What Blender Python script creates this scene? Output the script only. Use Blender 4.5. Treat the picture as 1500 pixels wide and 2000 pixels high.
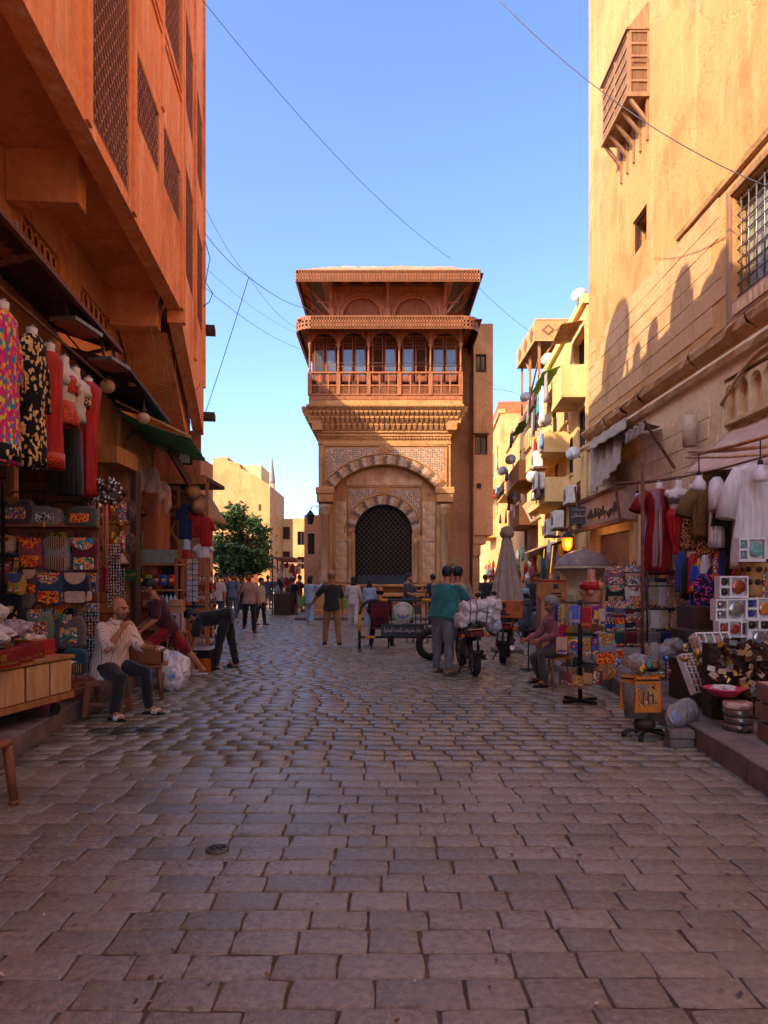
import bpy,bmesh,math,random
from math import sin,cos,pi,radians,sqrt,atan2
from mathutils import Vector,Matrix,Euler
random.seed(7)
R=random.uniform
scene=bpy.context.scene
for o in list(bpy.data.objects):
 bpy.data.objects.remove(o)
FPX,HOR,EYE=1400.0,1130.0,1.55
cam=bpy.data.cameras.new('camera')
cam_ob=bpy.data.objects.new('camera',cam)
scene.collection.objects.link(cam_ob)
cam_ob.location=(0,0,EYE)
cam_ob.rotation_euler=(radians(90),0,0)
cam.sensor_fit='VERTICAL'
cam.sensor_height=36.0
cam.lens=36.0*FPX/2000.0
cam.shift_y=(HOR-1000.0)/2000.0
cam.clip_start=0.05
cam.clip_end=2000
scene.camera=cam_ob
SUN_EL,SUN_AZ=radians(34.5),radians(53)
world=bpy.data.worlds.new('World')
scene.world=world
world.use_nodes=True
wn,wl=world.node_tree.nodes,world.node_tree.links
wn.clear()
sky=wn.new('ShaderNodeTexSky')
sky.sky_type='NISHITA'
sky.sun_disc=False
sky.sun_elevation=SUN_EL
sky.sun_rotation=radians(180)+SUN_AZ
sky.air_density=0.42
sky.dust_density=1.6
sky.ozone_density=4.2
bgn=wn.new('ShaderNodeBackground')
bgn.inputs['Strength'].default_value=0.15
wo=wn.new('ShaderNodeOutputWorld')
wl.new(sky.outputs[0],bgn.inputs[0])
wl.new(bgn.outputs[0],wo.inputs[0])
sun=bpy.data.lights.new('sun','SUN')
sun.energy=2.0
sun.angle=radians(0.4)
sun.color=(1.0,0.80,0.55)
sun_ob=bpy.data.objects.new('sun',sun)
scene.collection.objects.link(sun_ob)
sdir=Vector((-sin(SUN_AZ)*cos(SUN_EL),-cos(SUN_AZ)*cos(SUN_EL),sin(SUN_EL)))
sun_ob.rotation_euler=sdir.to_track_quat('Z','Y').to_euler()
sun_ob.location=sdir*60
vs=scene.view_settings
vs.view_transform='Standard'
vs.look='None'
vs.gamma=1.0
vs.exposure=2.3
vs.use_curve_mapping=False
scene.cycles.max_bounces=8
scene.cycles.diffuse_bounces=5
scene.cycles.use_denoising=True
COL=scene.collection
def PX(x,y,Y):
 """the place in the street that the photograph shows at (x, y), Y metres ahead"""
 return Vector(((x-750)/FPX*Y,Y,EYE+(HOR-y)/FPX*Y))
def GX(x,y,z=0.0):
 """the place on level ground z that the photograph shows at (x, y)"""
 return PX(x,y,FPX*(EYE-z)/(y-HOR))
MATS={}
def srgb(h):
 if isinstance(h,str):
  h=h.lstrip('#')
  c=[int(h[i:i+2],16)/255 for i in (0,2,4)]
 else:
  c=list(h)
  return tuple(c[:3])+(1,)
 return tuple((v/12.92 if v<=.04045 else ((v+.055)/1.055)**2.4)for v in c)+(1,)
def mat(key,col=None,col2=None,rough=.8,metal=0.,scale=6.,bump=0.,bscale=30.,var=.25,rnd=0.,stretch=(1,1,1),detail=6.,emit=None,estr=1.,trans=0.,alpha=1.,coord='Object',spec=.4,dist=0.,sheen=0.):
 """noise-mottled paint, plaster, cloth, wood or metal"""
 if key in MATS:
  return MATS[key]
 m=bpy.data.materials.new(key)
 m.use_nodes=True
 n,l=m.node_tree.nodes,m.node_tree.links
 b=n['Principled BSDF']
 c1=srgb(col)
 c2=srgb(col2)if col2 else tuple(min(1,v*(1-var))for v in c1[:3])+(1,)
 tc=n.new('ShaderNodeTexCoord')
 mp=n.new('ShaderNodeMapping')
 mp.inputs['Scale'].default_value=stretch
 l.new(tc.outputs[coord],mp.inputs[0])
 nz=n.new('ShaderNodeTexNoise')
 nz.inputs['Scale'].default_value=scale
 nz.inputs['Detail'].default_value=detail
 nz.inputs['Roughness'].default_value=.62
 nz.inputs['Distortion'].default_value=dist
 l.new(mp.outputs[0],nz.inputs['Vector'])
 rp=n.new('ShaderNodeValToRGB')
 rp.color_ramp.elements[0].position=.32
 rp.color_ramp.elements[0].color=c2
 rp.color_ramp.elements[1].position=.66
 rp.color_ramp.elements[1].color=c1
 l.new(nz.outputs['Fac'],rp.inputs[0])
 out=rp.outputs[0]
 if rnd:
  oi=n.new('ShaderNodeObjectInfo')
  hs=n.new('ShaderNodeHueSaturation')
  mr=n.new('ShaderNodeMapRange')
  mr.inputs[3].default_value=1-rnd
  mr.inputs[4].default_value=1+rnd
  l.new(oi.outputs['Random'],mr.inputs[0])
  l.new(mr.outputs[0],hs.inputs['Value'])
  l.new(out,hs.inputs['Color'])
  out=hs.outputs[0]
 l.new(out,b.inputs['Base Color'])
 b.inputs['Roughness'].default_value=rough
 b.inputs['Metallic'].default_value=metal
 b.inputs['Specular IOR Level'].default_value=spec
 if sheen:
  b.inputs['Sheen Weight'].default_value=sheen
 if bump:
  nb=n.new('ShaderNodeTexNoise')
  nb.inputs['Scale'].default_value=bscale
  nb.inputs['Detail'].default_value=5
  l.new(mp.outputs[0],nb.inputs['Vector'])
  bp=n.new('ShaderNodeBump')
  bp.inputs['Strength'].default_value=min(1,bump)
  bp.inputs['Distance'].default_value=.02*max(1,bump)
  l.new(nb.outputs['Fac'],bp.inputs['Height'])
  l.new(bp.outputs[0],b.inputs['Normal'])
 if emit:
  b.inputs['Emission Color'].default_value=srgb(emit)
  b.inputs['Emission Strength'].default_value=estr
 if trans:
  b.inputs['Transmission Weight'].default_value=trans
 if alpha<1:
  b.inputs['Alpha'].default_value=alpha
 MATS[key]=m
 return m
def pattern(key,cols,kind='voronoi',scale=30.,rough=.85,stretch=(1,1,1),bg=None,coord='Object',rndshift=True,bump=.25):
 """printed, woven or embroidered cloth: flat cells of a few colours"""
 if key in MATS:
  return MATS[key]
 m=bpy.data.materials.new(key)
 m.use_nodes=True
 n,l=m.node_tree.nodes,m.node_tree.links
 b=n['Principled BSDF']
 tc=n.new('ShaderNodeTexCoord')
 mp=n.new('ShaderNodeMapping')
 mp.inputs['Scale'].default_value=stretch
 l.new(tc.outputs[coord],mp.inputs[0])
 vec=mp.outputs[0]
 if rndshift:
  oi=n.new('ShaderNodeObjectInfo')
  ad=n.new('ShaderNodeVectorMath')
  ad.operation='ADD'
  cb=n.new('ShaderNodeCombineXYZ')
  mu=n.new('ShaderNodeMath')
  mu.operation='MULTIPLY'
  mu.inputs[1].default_value=37.0
  l.new(oi.outputs['Random'],mu.inputs[0])
  for i in range(3):
   l.new(mu.outputs[0],cb.inputs[i])
  l.new(vec,ad.inputs[0])
  l.new(cb.outputs[0],ad.inputs[1])
  vec=ad.outputs[0]
 rp=n.new('ShaderNodeValToRGB')
 rp.color_ramp.interpolation='CONSTANT'
 e=rp.color_ramp.elements
 while len(e)<len(cols):
  e.new(.5)
 for i,c in enumerate(cols):
  e[i].position=i/len(cols)
  e[i].color=srgb(c)
 if kind=='voronoi':
  t=n.new('ShaderNodeTexVoronoi')
  t.inputs['Scale'].default_value=scale
  l.new(vec,t.inputs['Vector'])
  sx=n.new('ShaderNodeSeparateColor')
  l.new(t.outputs['Color'],sx.inputs[0])
  l.new(sx.outputs[0],rp.inputs[0])
 elif kind=='rings':
  t=n.new('ShaderNodeTexVoronoi')
  t.inputs['Scale'].default_value=scale
  l.new(vec,t.inputs['Vector'])
  l.new(t.outputs['Distance'],rp.inputs[0])
 elif kind=='stripes':
  t=n.new('ShaderNodeTexWave')
  t.inputs['Scale'].default_value=scale
  t.inputs['Distortion'].default_value=1.2
  t.inputs['Detail'].default_value=3
  t.inputs['Detail Scale'].default_value=3
  l.new(vec,t.inputs['Vector'])
  l.new(t.outputs['Fac'],rp.inputs[0])
 elif kind=='noise':
  t=n.new('ShaderNodeTexNoise')
  t.inputs['Scale'].default_value=scale
  t.inputs['Detail'].default_value=3
  mr=n.new('ShaderNodeMapRange')
  mr.inputs[1].default_value=.3
  mr.inputs[2].default_value=.7
  l.new(vec,t.inputs['Vector'])
  l.new(t.outputs['Fac'],mr.inputs[0])
  l.new(mr.outputs[0],rp.inputs[0])
 l.new(rp.outputs[0],b.inputs['Base Color'])
 b.inputs['Roughness'].default_value=rough
 b.inputs['Specular IOR Level'].default_value=.25
 MATS[key]=m
 return m
class MB:
 """collects shapes and links them as ONE mesh object"""
 def __init__(s):
  s.v,s.f,s.m,s.sm=[],[],[],[]
 def add(s,vs,fs,mi=0,sm=False,M=None):
  o=len(s.v)
  s.v+=[(M@Vector(v))if M else Vector(v)for v in vs]
  for f in fs:
   s.f.append([i+o for i in f])
   s.m.append(mi)
   s.sm.append(sm)
  return s
 def box(s,c,d,rz=0,mi=0,M=None,top=1.0,rx=0,ry=0):
  """box centred at c, size d, turned by rz, upper face scaled by top"""
  x,y,z=d[0]/2,d[1]/2,d[2]/2
  T=Matrix.Translation(c)@Euler((rx,ry,rz)).to_matrix().to_4x4()
  if M:
   T=M@T
  vs=[(-x,-y,-z),(x,-y,-z),(x,y,-z),(-x,y,-z),(-x*top,-y*top,z),(x*top,-y*top,z),(x*top,y*top,z),(-x*top,y*top,z)]
  return s.add(vs,[(3,2,1,0),(4,5,6,7),(0,1,5,4),(1,2,6,5),(2,3,7,6),(3,0,4,7)],mi,False,T)
 def bb(s,x0,x1,y0,y1,z0,z1,mi=0,M=None):
  return s.box(((x0+x1)/2,(y0+y1)/2,(z0+z1)/2),(abs(x1-x0),abs(y1-y0),abs(z1-z0)),mi=mi,M=M)
 def tube(s,pts,r,n=6,mi=0,cap=True,sm=True,closed=False,M=None,flat=1.0):
  """round bar along a path; r is one radius or one per point"""
  pts=[Vector(p)for p in pts]
  k=len(pts)
  rs=r if isinstance(r,(list,tuple))else [r]*k
  vs,fs=[],[]
  prev=None
  for i,p in enumerate(pts):
   if closed:
    t=pts[(i+1)%k]-pts[i-1]
   else:
    t=pts[min(i+1,k-1)]-pts[max(i-1,0)]
   if t.length<1e-9:
    t=Vector((0,0,1))
   t.normalize()
   if prev is None:
    a=Vector((0,0,1))if abs(t.z)<.9 else Vector((1,0,0))
    u=a.cross(t).normalized()
   else:
    u=prev-t*prev.dot(t)
    u=u.normalized()if u.length>1e-6 else t.orthogonal().normalized()
   prev=u
   w=t.cross(u)
   for j in range(n):
    a=2*pi*j/n
    vs.append(p+(u*cos(a)*flat+w*sin(a))*rs[i])
  for i in range(k if closed else k-1):
   for j in range(n):
    i2=(i+1)%k
    fs.append((i*n+j,i*n+(j+1)%n,i2*n+(j+1)%n,i2*n+j))
  s.add(vs,fs,mi,sm,M)
  if cap and not closed:
   o=len(s.v)-len(vs)
   s.f.append([o+j for j in reversed(range(n))]);s.m.append(mi);s.sm.append(False)
   s.f.append([o+(k-1)*n+j for j in range(n)]);s.m.append(mi);s.sm.append(False)
  return s
 def cyl(s,p0,p1,r0,r1=None,n=10,mi=0,cap=True,sm=True,M=None):
  return s.tube([p0,p1],[r0,r0 if r1 is None else r1],n,mi,cap,sm,M=M)
 def bar(s,p0,p1,w,h,mi=0,M=None):
  """square bar from p0 to p1"""
  p0,p1=Vector(p0),Vector(p1)
  t=(p1-p0)
  L=t.length
  q=t.to_track_quat('Z','X' if abs(t.normalized().z)<.9 else 'Y').to_matrix().to_4x4()
  T=Matrix.Translation((p0+p1)/2)@q
  return s.box((0,0,0),(h,w,L),mi=mi,M=(M@T)if M else T)
 def lathe(s,prof,c=(0,0,0),n=14,mi=0,M=None,sm=True,sx=1.,sy=1.):
  """turned shape: prof = [(radius, height)]"""
  vs,fs=[],[]
  for r,z in prof:
   for j in range(n):
    a=2*pi*j/n
    vs.append((c[0]+r*cos(a)*sx,c[1]+r*sin(a)*sy,c[2]+z))
  k=len(prof)
  for i in range(k-1):
   for j in range(n):
    fs.append((i*n+j,i*n+(j+1)%n,(i+1)*n+(j+1)%n,(i+1)*n+j))
  if prof[0][0]>1e-4:
   fs.append(tuple(reversed(range(n))))
  if prof[-1][0]>1e-4:
   fs.append(tuple((k-1)*n+j for j in range(n)))
  return s.add(vs,fs,mi,sm,M)
 def ell(s,c,r,n=12,m=8,mi=0,M=None,rot=(0,0,0)):
  prof=[(max(1e-5,sin(pi*i/m)),-cos(pi*i/m))for i in range(m+1)]
  T=Matrix.Translation(c)@Euler(rot).to_matrix().to_4x4()@Matrix.Diagonal((r[0],r[1],r[2],1))
  return s.lathe(prof,n=n,mi=mi,M=(M@T)if M else T)
 def prism(s,poly,d,mi=0,M=None,sm=False):
  """polygon (list of 3-D points, anticlockwise seen from where d points) pushed out along d"""
  n=len(poly)
  d=Vector(d)
  vs=[Vector(p)for p in poly]+[Vector(p)+d for p in poly]
  fs=[tuple(reversed(range(n))),tuple(range(n,2*n))]+[(i,(i+1)%n,n+(i+1)%n,n+i)for i in range(n)]
  return s.add(vs,fs,mi,sm,M)
 def grid(s,fn,nu,nv,mi=0,sm=True,M=None,th=0.0):
  """sheet fn(u, v), u and v from 0 to 1"""
  vs=[fn(i/nu,j/nv)for j in range(nv+1)for i in range(nu+1)]
  fs=[(j*(nu+1)+i,j*(nu+1)+i+1,(j+1)*(nu+1)+i+1,(j+1)*(nu+1)+i)for j in range(nv)for i in range(nu)]
  return s.add(vs,fs,mi,sm,M)
 def mesh(s,name,mats):
  me=bpy.data.meshes.new(name)
  me.from_pydata([tuple(v)for v in s.v],[],s.f)
  for m in (mats if isinstance(mats,(list,tuple))else [mats]):
   me.materials.append(m)
  me.polygons.foreach_set('material_index',s.m)
  me.polygons.foreach_set('use_smooth',s.sm)
  me.update()
  return me
 def build(s,name,mats,parent=None,loc=None,rz=0,solid=0.,bevel=0.):
  ob=bpy.data.objects.new(name,s.mesh(name,mats))
  COL.objects.link(ob)
  if parent is not None:
   ob.parent=parent
  if loc is not None:
   ob.location=loc
  if rz:
   ob.rotation_euler.z=rz
  if solid:
   md=ob.modifiers.new('thickness','SOLIDIFY')
   md.thickness=solid
   md.offset=0
  if bevel:
   md=ob.modifiers.new('worn_edges','BEVEL')
   md.width=bevel
   md.segments=2
   md.limit_method='ANGLE'
  return ob
def tag(o,label,cat,group=None,kind=None):
 if label:
  o['label']=label
 if cat:
  o['category']=cat
 if group:
  o['group']=group
 if kind:
  o['kind']=kind
 return o
def struct(o,kind='structure'):
 o['kind']=kind
 return o
def thing(name,label,cat,loc=(0,0,0),rz=0,group=None):
 """an Empty at the thing's base that parents its parts"""
 o=bpy.data.objects.new(name,None)
 o.empty_display_size=.1
 COL.objects.link(o)
 o.location=loc
 o.rotation_euler.z=rz
 return tag(o,label,cat,group)
def dup(root,loc,rz=None,label=None,scale=None):
 """a copy of a thing with its parts and sub-parts"""
 def cp(o,par):
  c=o.copy()
  COL.objects.link(c)
  if par:
   c.parent=par
  for ch in [x for x in o.children]:
   cp(ch,c)
  return c
 r=cp(root,None)
 r.location=loc
 if rz is not None:
  r.rotation_euler.z=rz
 if scale is not None:
  r.scale=(scale,)*3 if not isinstance(scale,tuple)else scale
 if label:
  r['label']=label
 return r
def piece(name,me,parent,loc=(0,0,0),rot=(0,0,0),sc=(1,1,1)):
 """one more copy of a shared mesh, as a part"""
 o=bpy.data.objects.new(name,me)
 COL.objects.link(o)
 o.parent=parent
 o.location=loc
 o.rotation_euler=rot
 o.scale=sc
 return o
def unit_block(b=.06,name='block',m=None,jag=0.):
 """block 1 x 1 x 1 with worn front edges, its back at y = 0 and its face at y = -1"""
 mb=MB()
 rr=lambda:R(-jag,jag)
 o=[(-.5,0,-.5),(.5,0,-.5),(.5,0,.5),(-.5,0,.5)]
 mid=[(-.5,-.6,-.5),(.5,-.6,-.5),(.5,-.6,.5),(-.5,-.6,.5)]
 fr=[(-.5+b+rr(),-1,-.5+b+rr()),(.5-b+rr(),-1,-.5+b+rr()),(.5-b+rr(),-1,.5-b+rr()),(-.5+b+rr(),-1,.5-b+rr())]
 mb.add(o+mid+fr,[(i,(i+1)%4,4+(i+1)%4,4+i)for i in range(4)]+[(4+i,4+(i+1)%4,8+(i+1)%4,8+i)for i in range(4)]+[(8,9,10,11)])
 return mb.mesh(name,m)
def sag(p0,p1,drop,n=14):
 p0,p1=Vector(p0),Vector(p1)
 return [p0.lerp(p1,i/n)-Vector((0,0,drop*4*(i/n)*(1-i/n)))for i in range(n+1)]
def lettering(text,size,m,parent,loc,rot,depth=.006,name='lettering',align='CENTER',bold=0.,width=None):
 """raised or painted letters turned into a mesh"""
 cu=bpy.data.curves.new(name,'FONT')
 cu.body=text
 cu.size=size
 cu.align_x=align
 cu.align_y='CENTER'
 cu.extrude=depth
 cu.offset=bold
 cu.resolution_u=2
 tmp=bpy.data.objects.new('tmp',cu)
 me=bpy.data.meshes.new_from_object(tmp)
 bpy.data.objects.remove(tmp)
 me.materials.clear()
 me.materials.append(m)
 if width:
  xs=[v.co.x for v in me.vertices]
  k=width/(max(xs)-min(xs))
  me.transform(Matrix.Diagonal((k,max(k,.85*size/max(.01,max(v.co.y for v in me.vertices)-min(v.co.y for v in me.vertices)))if k<1 else 1,1,1)))
 o=bpy.data.objects.new(name,me)
 COL.objects.link(o)
 o.parent=parent
 o.location=loc
 o.rotation_euler=rot
 return o
AR={'ا':(0xFE8D,0xFE8E),'ب':(0xFE8F,0xFE90,0xFE91,0xFE92),'ة':(0xFE93,0xFE94),'ت':(0xFE95,0xFE96,0xFE97,0xFE98),'ج':(0xFE9D,0xFE9E,0xFE9F,0xFEA0),'ح':(0xFEA1,0xFEA2,0xFEA3,0xFEA4),'خ':(0xFEA5,0xFEA6,0xFEA7,0xFEA8),'د':(0xFEA9,0xFEAA),'ر':(0xFEAD,0xFEAE),'ز':(0xFEAF,0xFEB0),'س':(0xFEB1,0xFEB2,0xFEB3,0xFEB4),'ش':(0xFEB5,0xFEB6,0xFEB7,0xFEB8),'ص':(0xFEB9,0xFEBA,0xFEBB,0xFEBC),'ط':(0xFEC1,0xFEC2,0xFEC3,0xFEC4),'ع':(0xFEC9,0xFECA,0xFECB,0xFECC),'ف':(0xFED1,0xFED2,0xFED3,0xFED4),'ق':(0xFED5,0xFED6,0xFED7,0xFED8),'ك':(0xFED9,0xFEDA,0xFEDB,0xFEDC),'ل':(0xFEDD,0xFEDE,0xFEDF,0xFEE0),'م':(0xFEE1,0xFEE2,0xFEE3,0xFEE4),'ن':(0xFEE5,0xFEE6,0xFEE7,0xFEE8),'ه':(0xFEE9,0xFEEA,0xFEEB,0xFEEC),'و':(0xFEED,0xFEEE),'ي':(0xFEF1,0xFEF2,0xFEF3,0xFEF4)}
def arabic(t):
 out=[]
 for w in t.split(' '):
  s=''
  for i,c in enumerate(w):
   f=AR.get(c)
   if not f:
    s+=c
    continue
   pj=i>0 and w[i-1]in AR and len(AR[w[i-1]])==4
   nj=i<len(w)-1 and w[i+1]in AR and len(f)==4
   s+=chr(f[3]if pj and nj else f[2]if nj else f[1]if pj else f[0])
  out.append(s[::-1])
 return ' '.join(out[::-1])
 # == materials of the place
def stone_mat(key,c1,c2,c3,attr=False,rough=.30,spots=True):
 """basalt setts: grey to purple-brown, dusty, worn smooth"""
 m=bpy.data.materials.new(key)
 m.use_nodes=True
 n,l=m.node_tree.nodes,m.node_tree.links
 b=n['Principled BSDF']
 geo=n.new('ShaderNodeNewGeometry')
 if attr:
  at=n.new('ShaderNodeAttribute')
  at.attribute_name='rnd'
  rv=at.outputs['Fac']
 else:
  oi=n.new('ShaderNodeObjectInfo')
  rv=oi.outputs['Random']
 r1=n.new('ShaderNodeValToRGB')
 for i,(p,c)in enumerate(((0.,c1),(.5,c2),(1.,c3))):
  if i==2:
   r1.color_ramp.elements.new(1.)
  r1.color_ramp.elements[i].position=p
  r1.color_ramp.elements[i].color=srgb(c)
 l.new(rv,r1.inputs[0])
 nz=n.new('ShaderNodeTexNoise')
 nz.inputs['Scale'].default_value=1.1
 nz.inputs['Detail'].default_value=7
 l.new(geo.outputs['Position'],nz.inputs['Vector'])
 nz2=n.new('ShaderNodeTexNoise')
 nz2.inputs['Scale'].default_value=26
 nz2.inputs['Detail'].default_value=6
 nz2.inputs['Roughness'].default_value=.7
 l.new(geo.outputs['Position'],nz2.inputs['Vector'])
 dust=n.new('ShaderNodeMix')
 dust.data_type='RGBA'
 dr=n.new('ShaderNodeMapRange')
 dr.inputs[1].default_value=.42
 dr.inputs[2].default_value=.72
 dr.inputs[4].default_value=.6
 l.new(nz.outputs['Fac'],dr.inputs[0])
 l.new(dr.outputs[0],dust.inputs[0])
 l.new(r1.outputs[0],dust.inputs[6])
 dust.inputs[7].default_value=srgb('#948a70')
 mm=n.new('ShaderNodeMix')
 mm.data_type='RGBA'
 mm.blend_type='MULTIPLY'
 mm.inputs[0].default_value=.75
 r2=n.new('ShaderNodeValToRGB')
 r2.color_ramp.elements[0].position=.3
 r2.color_ramp.elements[0].color=(.40,.39,.38,1)
 r2.color_ramp.elements[1].position=.62
 r2.color_ramp.elements[1].color=(1.15,1.15,1.15,1)
 l.new(nz2.outputs['Fac'],r2.inputs[0])
 l.new(dust.outputs[2],mm.inputs[6])
 l.new(r2.outputs[0],mm.inputs[7])
 out=mm.outputs[2]
 if spots:
  vo=n.new('ShaderNodeTexVoronoi')
  vo.inputs['Scale'].default_value=75
  vo.inputs['Randomness'].default_value=1
  l.new(geo.outputs['Position'],vo.inputs['Vector'])
  sr=n.new('ShaderNodeMapRange')
  sr.inputs[1].default_value=.10
  sr.inputs[2].default_value=.17
  sr.inputs[3].default_value=.55
  sr.inputs[4].default_value=0
  l.new(vo.outputs['Distance'],sr.inputs[0])
  gate=n.new('ShaderNodeMath')
  gate.operation='MULTIPLY'
  gr=n.new('ShaderNodeMapRange')
  gr.inputs[1].default_value=.5
  gr.inputs[2].default_value=.62
  l.new(nz2.outputs['Fac'],gr.inputs[0])
  l.new(sr.outputs[0],gate.inputs[0])
  l.new(gr.outputs[0],gate.inputs[1])
  sp=n.new('ShaderNodeMix')
  sp.data_type='RGBA'
  l.new(gate.outputs[0],sp.inputs[0])
  l.new(out,sp.inputs[6])
  sp.inputs[7].default_value=srgb('#d6c8ba')
  out=sp.outputs[2]
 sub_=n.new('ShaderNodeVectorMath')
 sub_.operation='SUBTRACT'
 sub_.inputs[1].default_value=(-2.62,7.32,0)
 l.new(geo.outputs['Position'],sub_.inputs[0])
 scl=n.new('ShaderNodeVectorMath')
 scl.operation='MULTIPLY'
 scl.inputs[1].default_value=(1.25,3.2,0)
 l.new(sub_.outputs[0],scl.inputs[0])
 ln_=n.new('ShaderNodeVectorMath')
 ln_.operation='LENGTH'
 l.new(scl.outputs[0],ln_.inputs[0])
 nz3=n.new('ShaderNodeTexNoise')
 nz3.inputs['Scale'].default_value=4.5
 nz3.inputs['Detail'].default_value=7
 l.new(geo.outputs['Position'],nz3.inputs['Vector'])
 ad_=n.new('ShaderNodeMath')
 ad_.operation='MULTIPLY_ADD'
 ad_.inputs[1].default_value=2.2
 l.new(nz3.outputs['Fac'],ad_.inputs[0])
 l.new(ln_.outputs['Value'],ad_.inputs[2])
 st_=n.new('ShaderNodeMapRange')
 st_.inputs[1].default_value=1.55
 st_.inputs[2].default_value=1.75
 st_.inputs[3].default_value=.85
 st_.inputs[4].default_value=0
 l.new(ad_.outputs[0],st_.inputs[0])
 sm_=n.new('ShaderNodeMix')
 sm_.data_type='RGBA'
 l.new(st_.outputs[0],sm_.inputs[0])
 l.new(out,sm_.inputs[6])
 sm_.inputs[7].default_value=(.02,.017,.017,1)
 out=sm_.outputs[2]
 l.new(out,b.inputs['Base Color'])
 rr=n.new('ShaderNodeMapRange')
 rr.inputs[1].default_value=.35
 rr.inputs[2].default_value=.7
 rr.inputs[3].default_value=rough-.20
 rr.inputs[4].default_value=rough+.12
 l.new(nz.outputs['Fac'],rr.inputs[0])
 l.new(rr.outputs[0],b.inputs['Roughness'])
 b.inputs['Specular IOR Level'].default_value=.75
 bp=n.new('ShaderNodeBump')
 bp.inputs['Strength'].default_value=.8
 bp.inputs['Distance'].default_value=.010
 l.new(nz2.outputs['Fac'],bp.inputs['Height'])
 l.new(bp.outputs[0],b.inputs['Normal'])
 MATS[key]=m
 return m
def wall_mat(key,base,stain,light,scale=.5,streak=.9,bump=.5,crack=True,rough=.9,patch=None):
 """weathered plaster or stone: broad patches, vertical streaks, cracks"""
 m=bpy.data.materials.new(key)
 m.use_nodes=True
 n,l=m.node_tree.nodes,m.node_tree.links
 b=n['Principled BSDF']
 geo=n.new('ShaderNodeNewGeometry')
 def nz(sc,st=(1,1,1),det=7,dist=0):
  mp=n.new('ShaderNodeMapping')
  mp.inputs['Scale'].default_value=st
  l.new(geo.outputs['Position'],mp.inputs[0])
  t=n.new('ShaderNodeTexNoise')
  t.inputs['Scale'].default_value=sc
  t.inputs['Detail'].default_value=det
  t.inputs['Roughness'].default_value=.6
  t.inputs['Distortion'].default_value=dist
  l.new(mp.outputs[0],t.inputs['Vector'])
  return t
 def mix(a,c,fac,mode='MIX'):
  x=n.new('ShaderNodeMix')
  x.data_type='RGBA'
  x.blend_type=mode
  l.new(fac,x.inputs[0])
  if isinstance(a,tuple):x.inputs[6].default_value=a
  else:l.new(a,x.inputs[6])
  x.inputs[7].default_value=c
  return x.outputs[2]
 def rng(src,a,c,lo=0.,hi=1.):
  x=n.new('ShaderNodeMapRange')
  x.inputs[1].default_value=a
  x.inputs[2].default_value=c
  x.inputs[3].default_value=lo
  x.inputs[4].default_value=hi
  l.new(src,x.inputs[0])
  return x.outputs[0]
 big=nz(scale,det=6,dist=.6)
 stk=nz(1.6,(2.2,2.2,.22),det=6)
 fine=nz(9,det=8)
 c=mix(srgb(base),srgb(stain),rng(big.outputs['Fac'],.48,.66,0,.8))
 c=mix(c,srgb(light),rng(stk.outputs['Fac'],.52,.72,0,streak))
 c=mix(c,tuple(v*.72 for v in srgb(stain)[:3])+(1,),rng(fine.outputs['Fac'],.5,.75,0,.5))
 if patch:
  edge=nz(.35,det=8,dist=1.4)
  c=mix(c,srgb(patch),rng(edge.outputs['Fac'],.585,.61,0,.6))
 l.new(c,b.inputs['Base Color'])
 b.inputs['Roughness'].default_value=rough
 b.inputs['Specular IOR Level'].default_value=.2
 bp=n.new('ShaderNodeBump')
 bp.inputs['Strength'].default_value=bump
 bp.inputs['Distance'].default_value=.03
 l.new(fine.outputs['Fac'],bp.inputs['Height'])
 if crack:
  vo=n.new('ShaderNodeTexVoronoi')
  vo.feature='DISTANCE_TO_EDGE'
  vo.inputs['Scale'].default_value=.45
  wob=nz(2.2,det=5)
  av=n.new('ShaderNodeVectorMath')
  av.operation='ADD'
  l.new(geo.outputs['Position'],av.inputs[0])
  l.new(wob.outputs['Color'],av.inputs[1])
  l.new(av.outputs[0],vo.inputs['Vector'])
  bp2=n.new('ShaderNodeBump')
  bp2.inputs['Strength'].default_value=.35
  bp2.inputs['Distance'].default_value=.03
  l.new(rng(vo.outputs['Distance'],0,.02),bp2.inputs['Height'])
  l.new(bp.outputs[0],bp2.inputs['Normal'])
  bp=bp2
 l.new(bp.outputs[0],b.inputs['Normal'])
 MATS[key]=m
 return m
def wood(key,c,c2,rough=.6,st=(1,1,.12),scale=14,bump=.2):
 return mat(key,c,c2,rough=rough,scale=scale,stretch=st,bump=bump,bscale=scale*2,dist=.4)
PAVE=stone_mat('basalt_sett','#706858','#827662','#8e8472')
PAVE2=stone_mat('basalt_sett_far','#706858','#827662','#8e8472',attr=True)
KERB=mat('kerb_stone','#7c6c64','#564842',rough=.75,scale=3,bump=.4,bscale=40,coord='Object')
SLAB=mat('sidewalk_stone','#8a7c74','#685a52',rough=.7,scale=2,bump=.3,bscale=50)
MORTAR=mat('sandy_joint','#6e5844','#3c3026',rough=.95,scale=5,bump=.6,bscale=120)
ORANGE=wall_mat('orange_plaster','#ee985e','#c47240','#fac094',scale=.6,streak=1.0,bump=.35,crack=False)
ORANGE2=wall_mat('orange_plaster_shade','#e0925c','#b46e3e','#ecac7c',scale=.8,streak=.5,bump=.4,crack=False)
SAND=wall_mat('sand_plaster','#b88a56','#a27044','#c8a272',scale=.8,streak=.75,bump=.4,crack=True,patch='#ac7a50')
SANDSTONE=wall_mat('sandstone_block','#bf946a','#a27850','#cca880',scale=.9,streak=.5,bump=.7,crack=False)
LOWST=wall_mat('shade_lifted_stone','#d6b892','#b6966e','#e0c8a6',scale=.9,streak=.6,bump=.7,crack=False)  # lower wall stone coloured paler to stand in for brighter shade
SABIL=wall_mat('sabil_limestone','#bf8c5a','#96683e','#d0a578',scale=1.2,streak=.5,bump=.6,crack=False)
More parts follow.
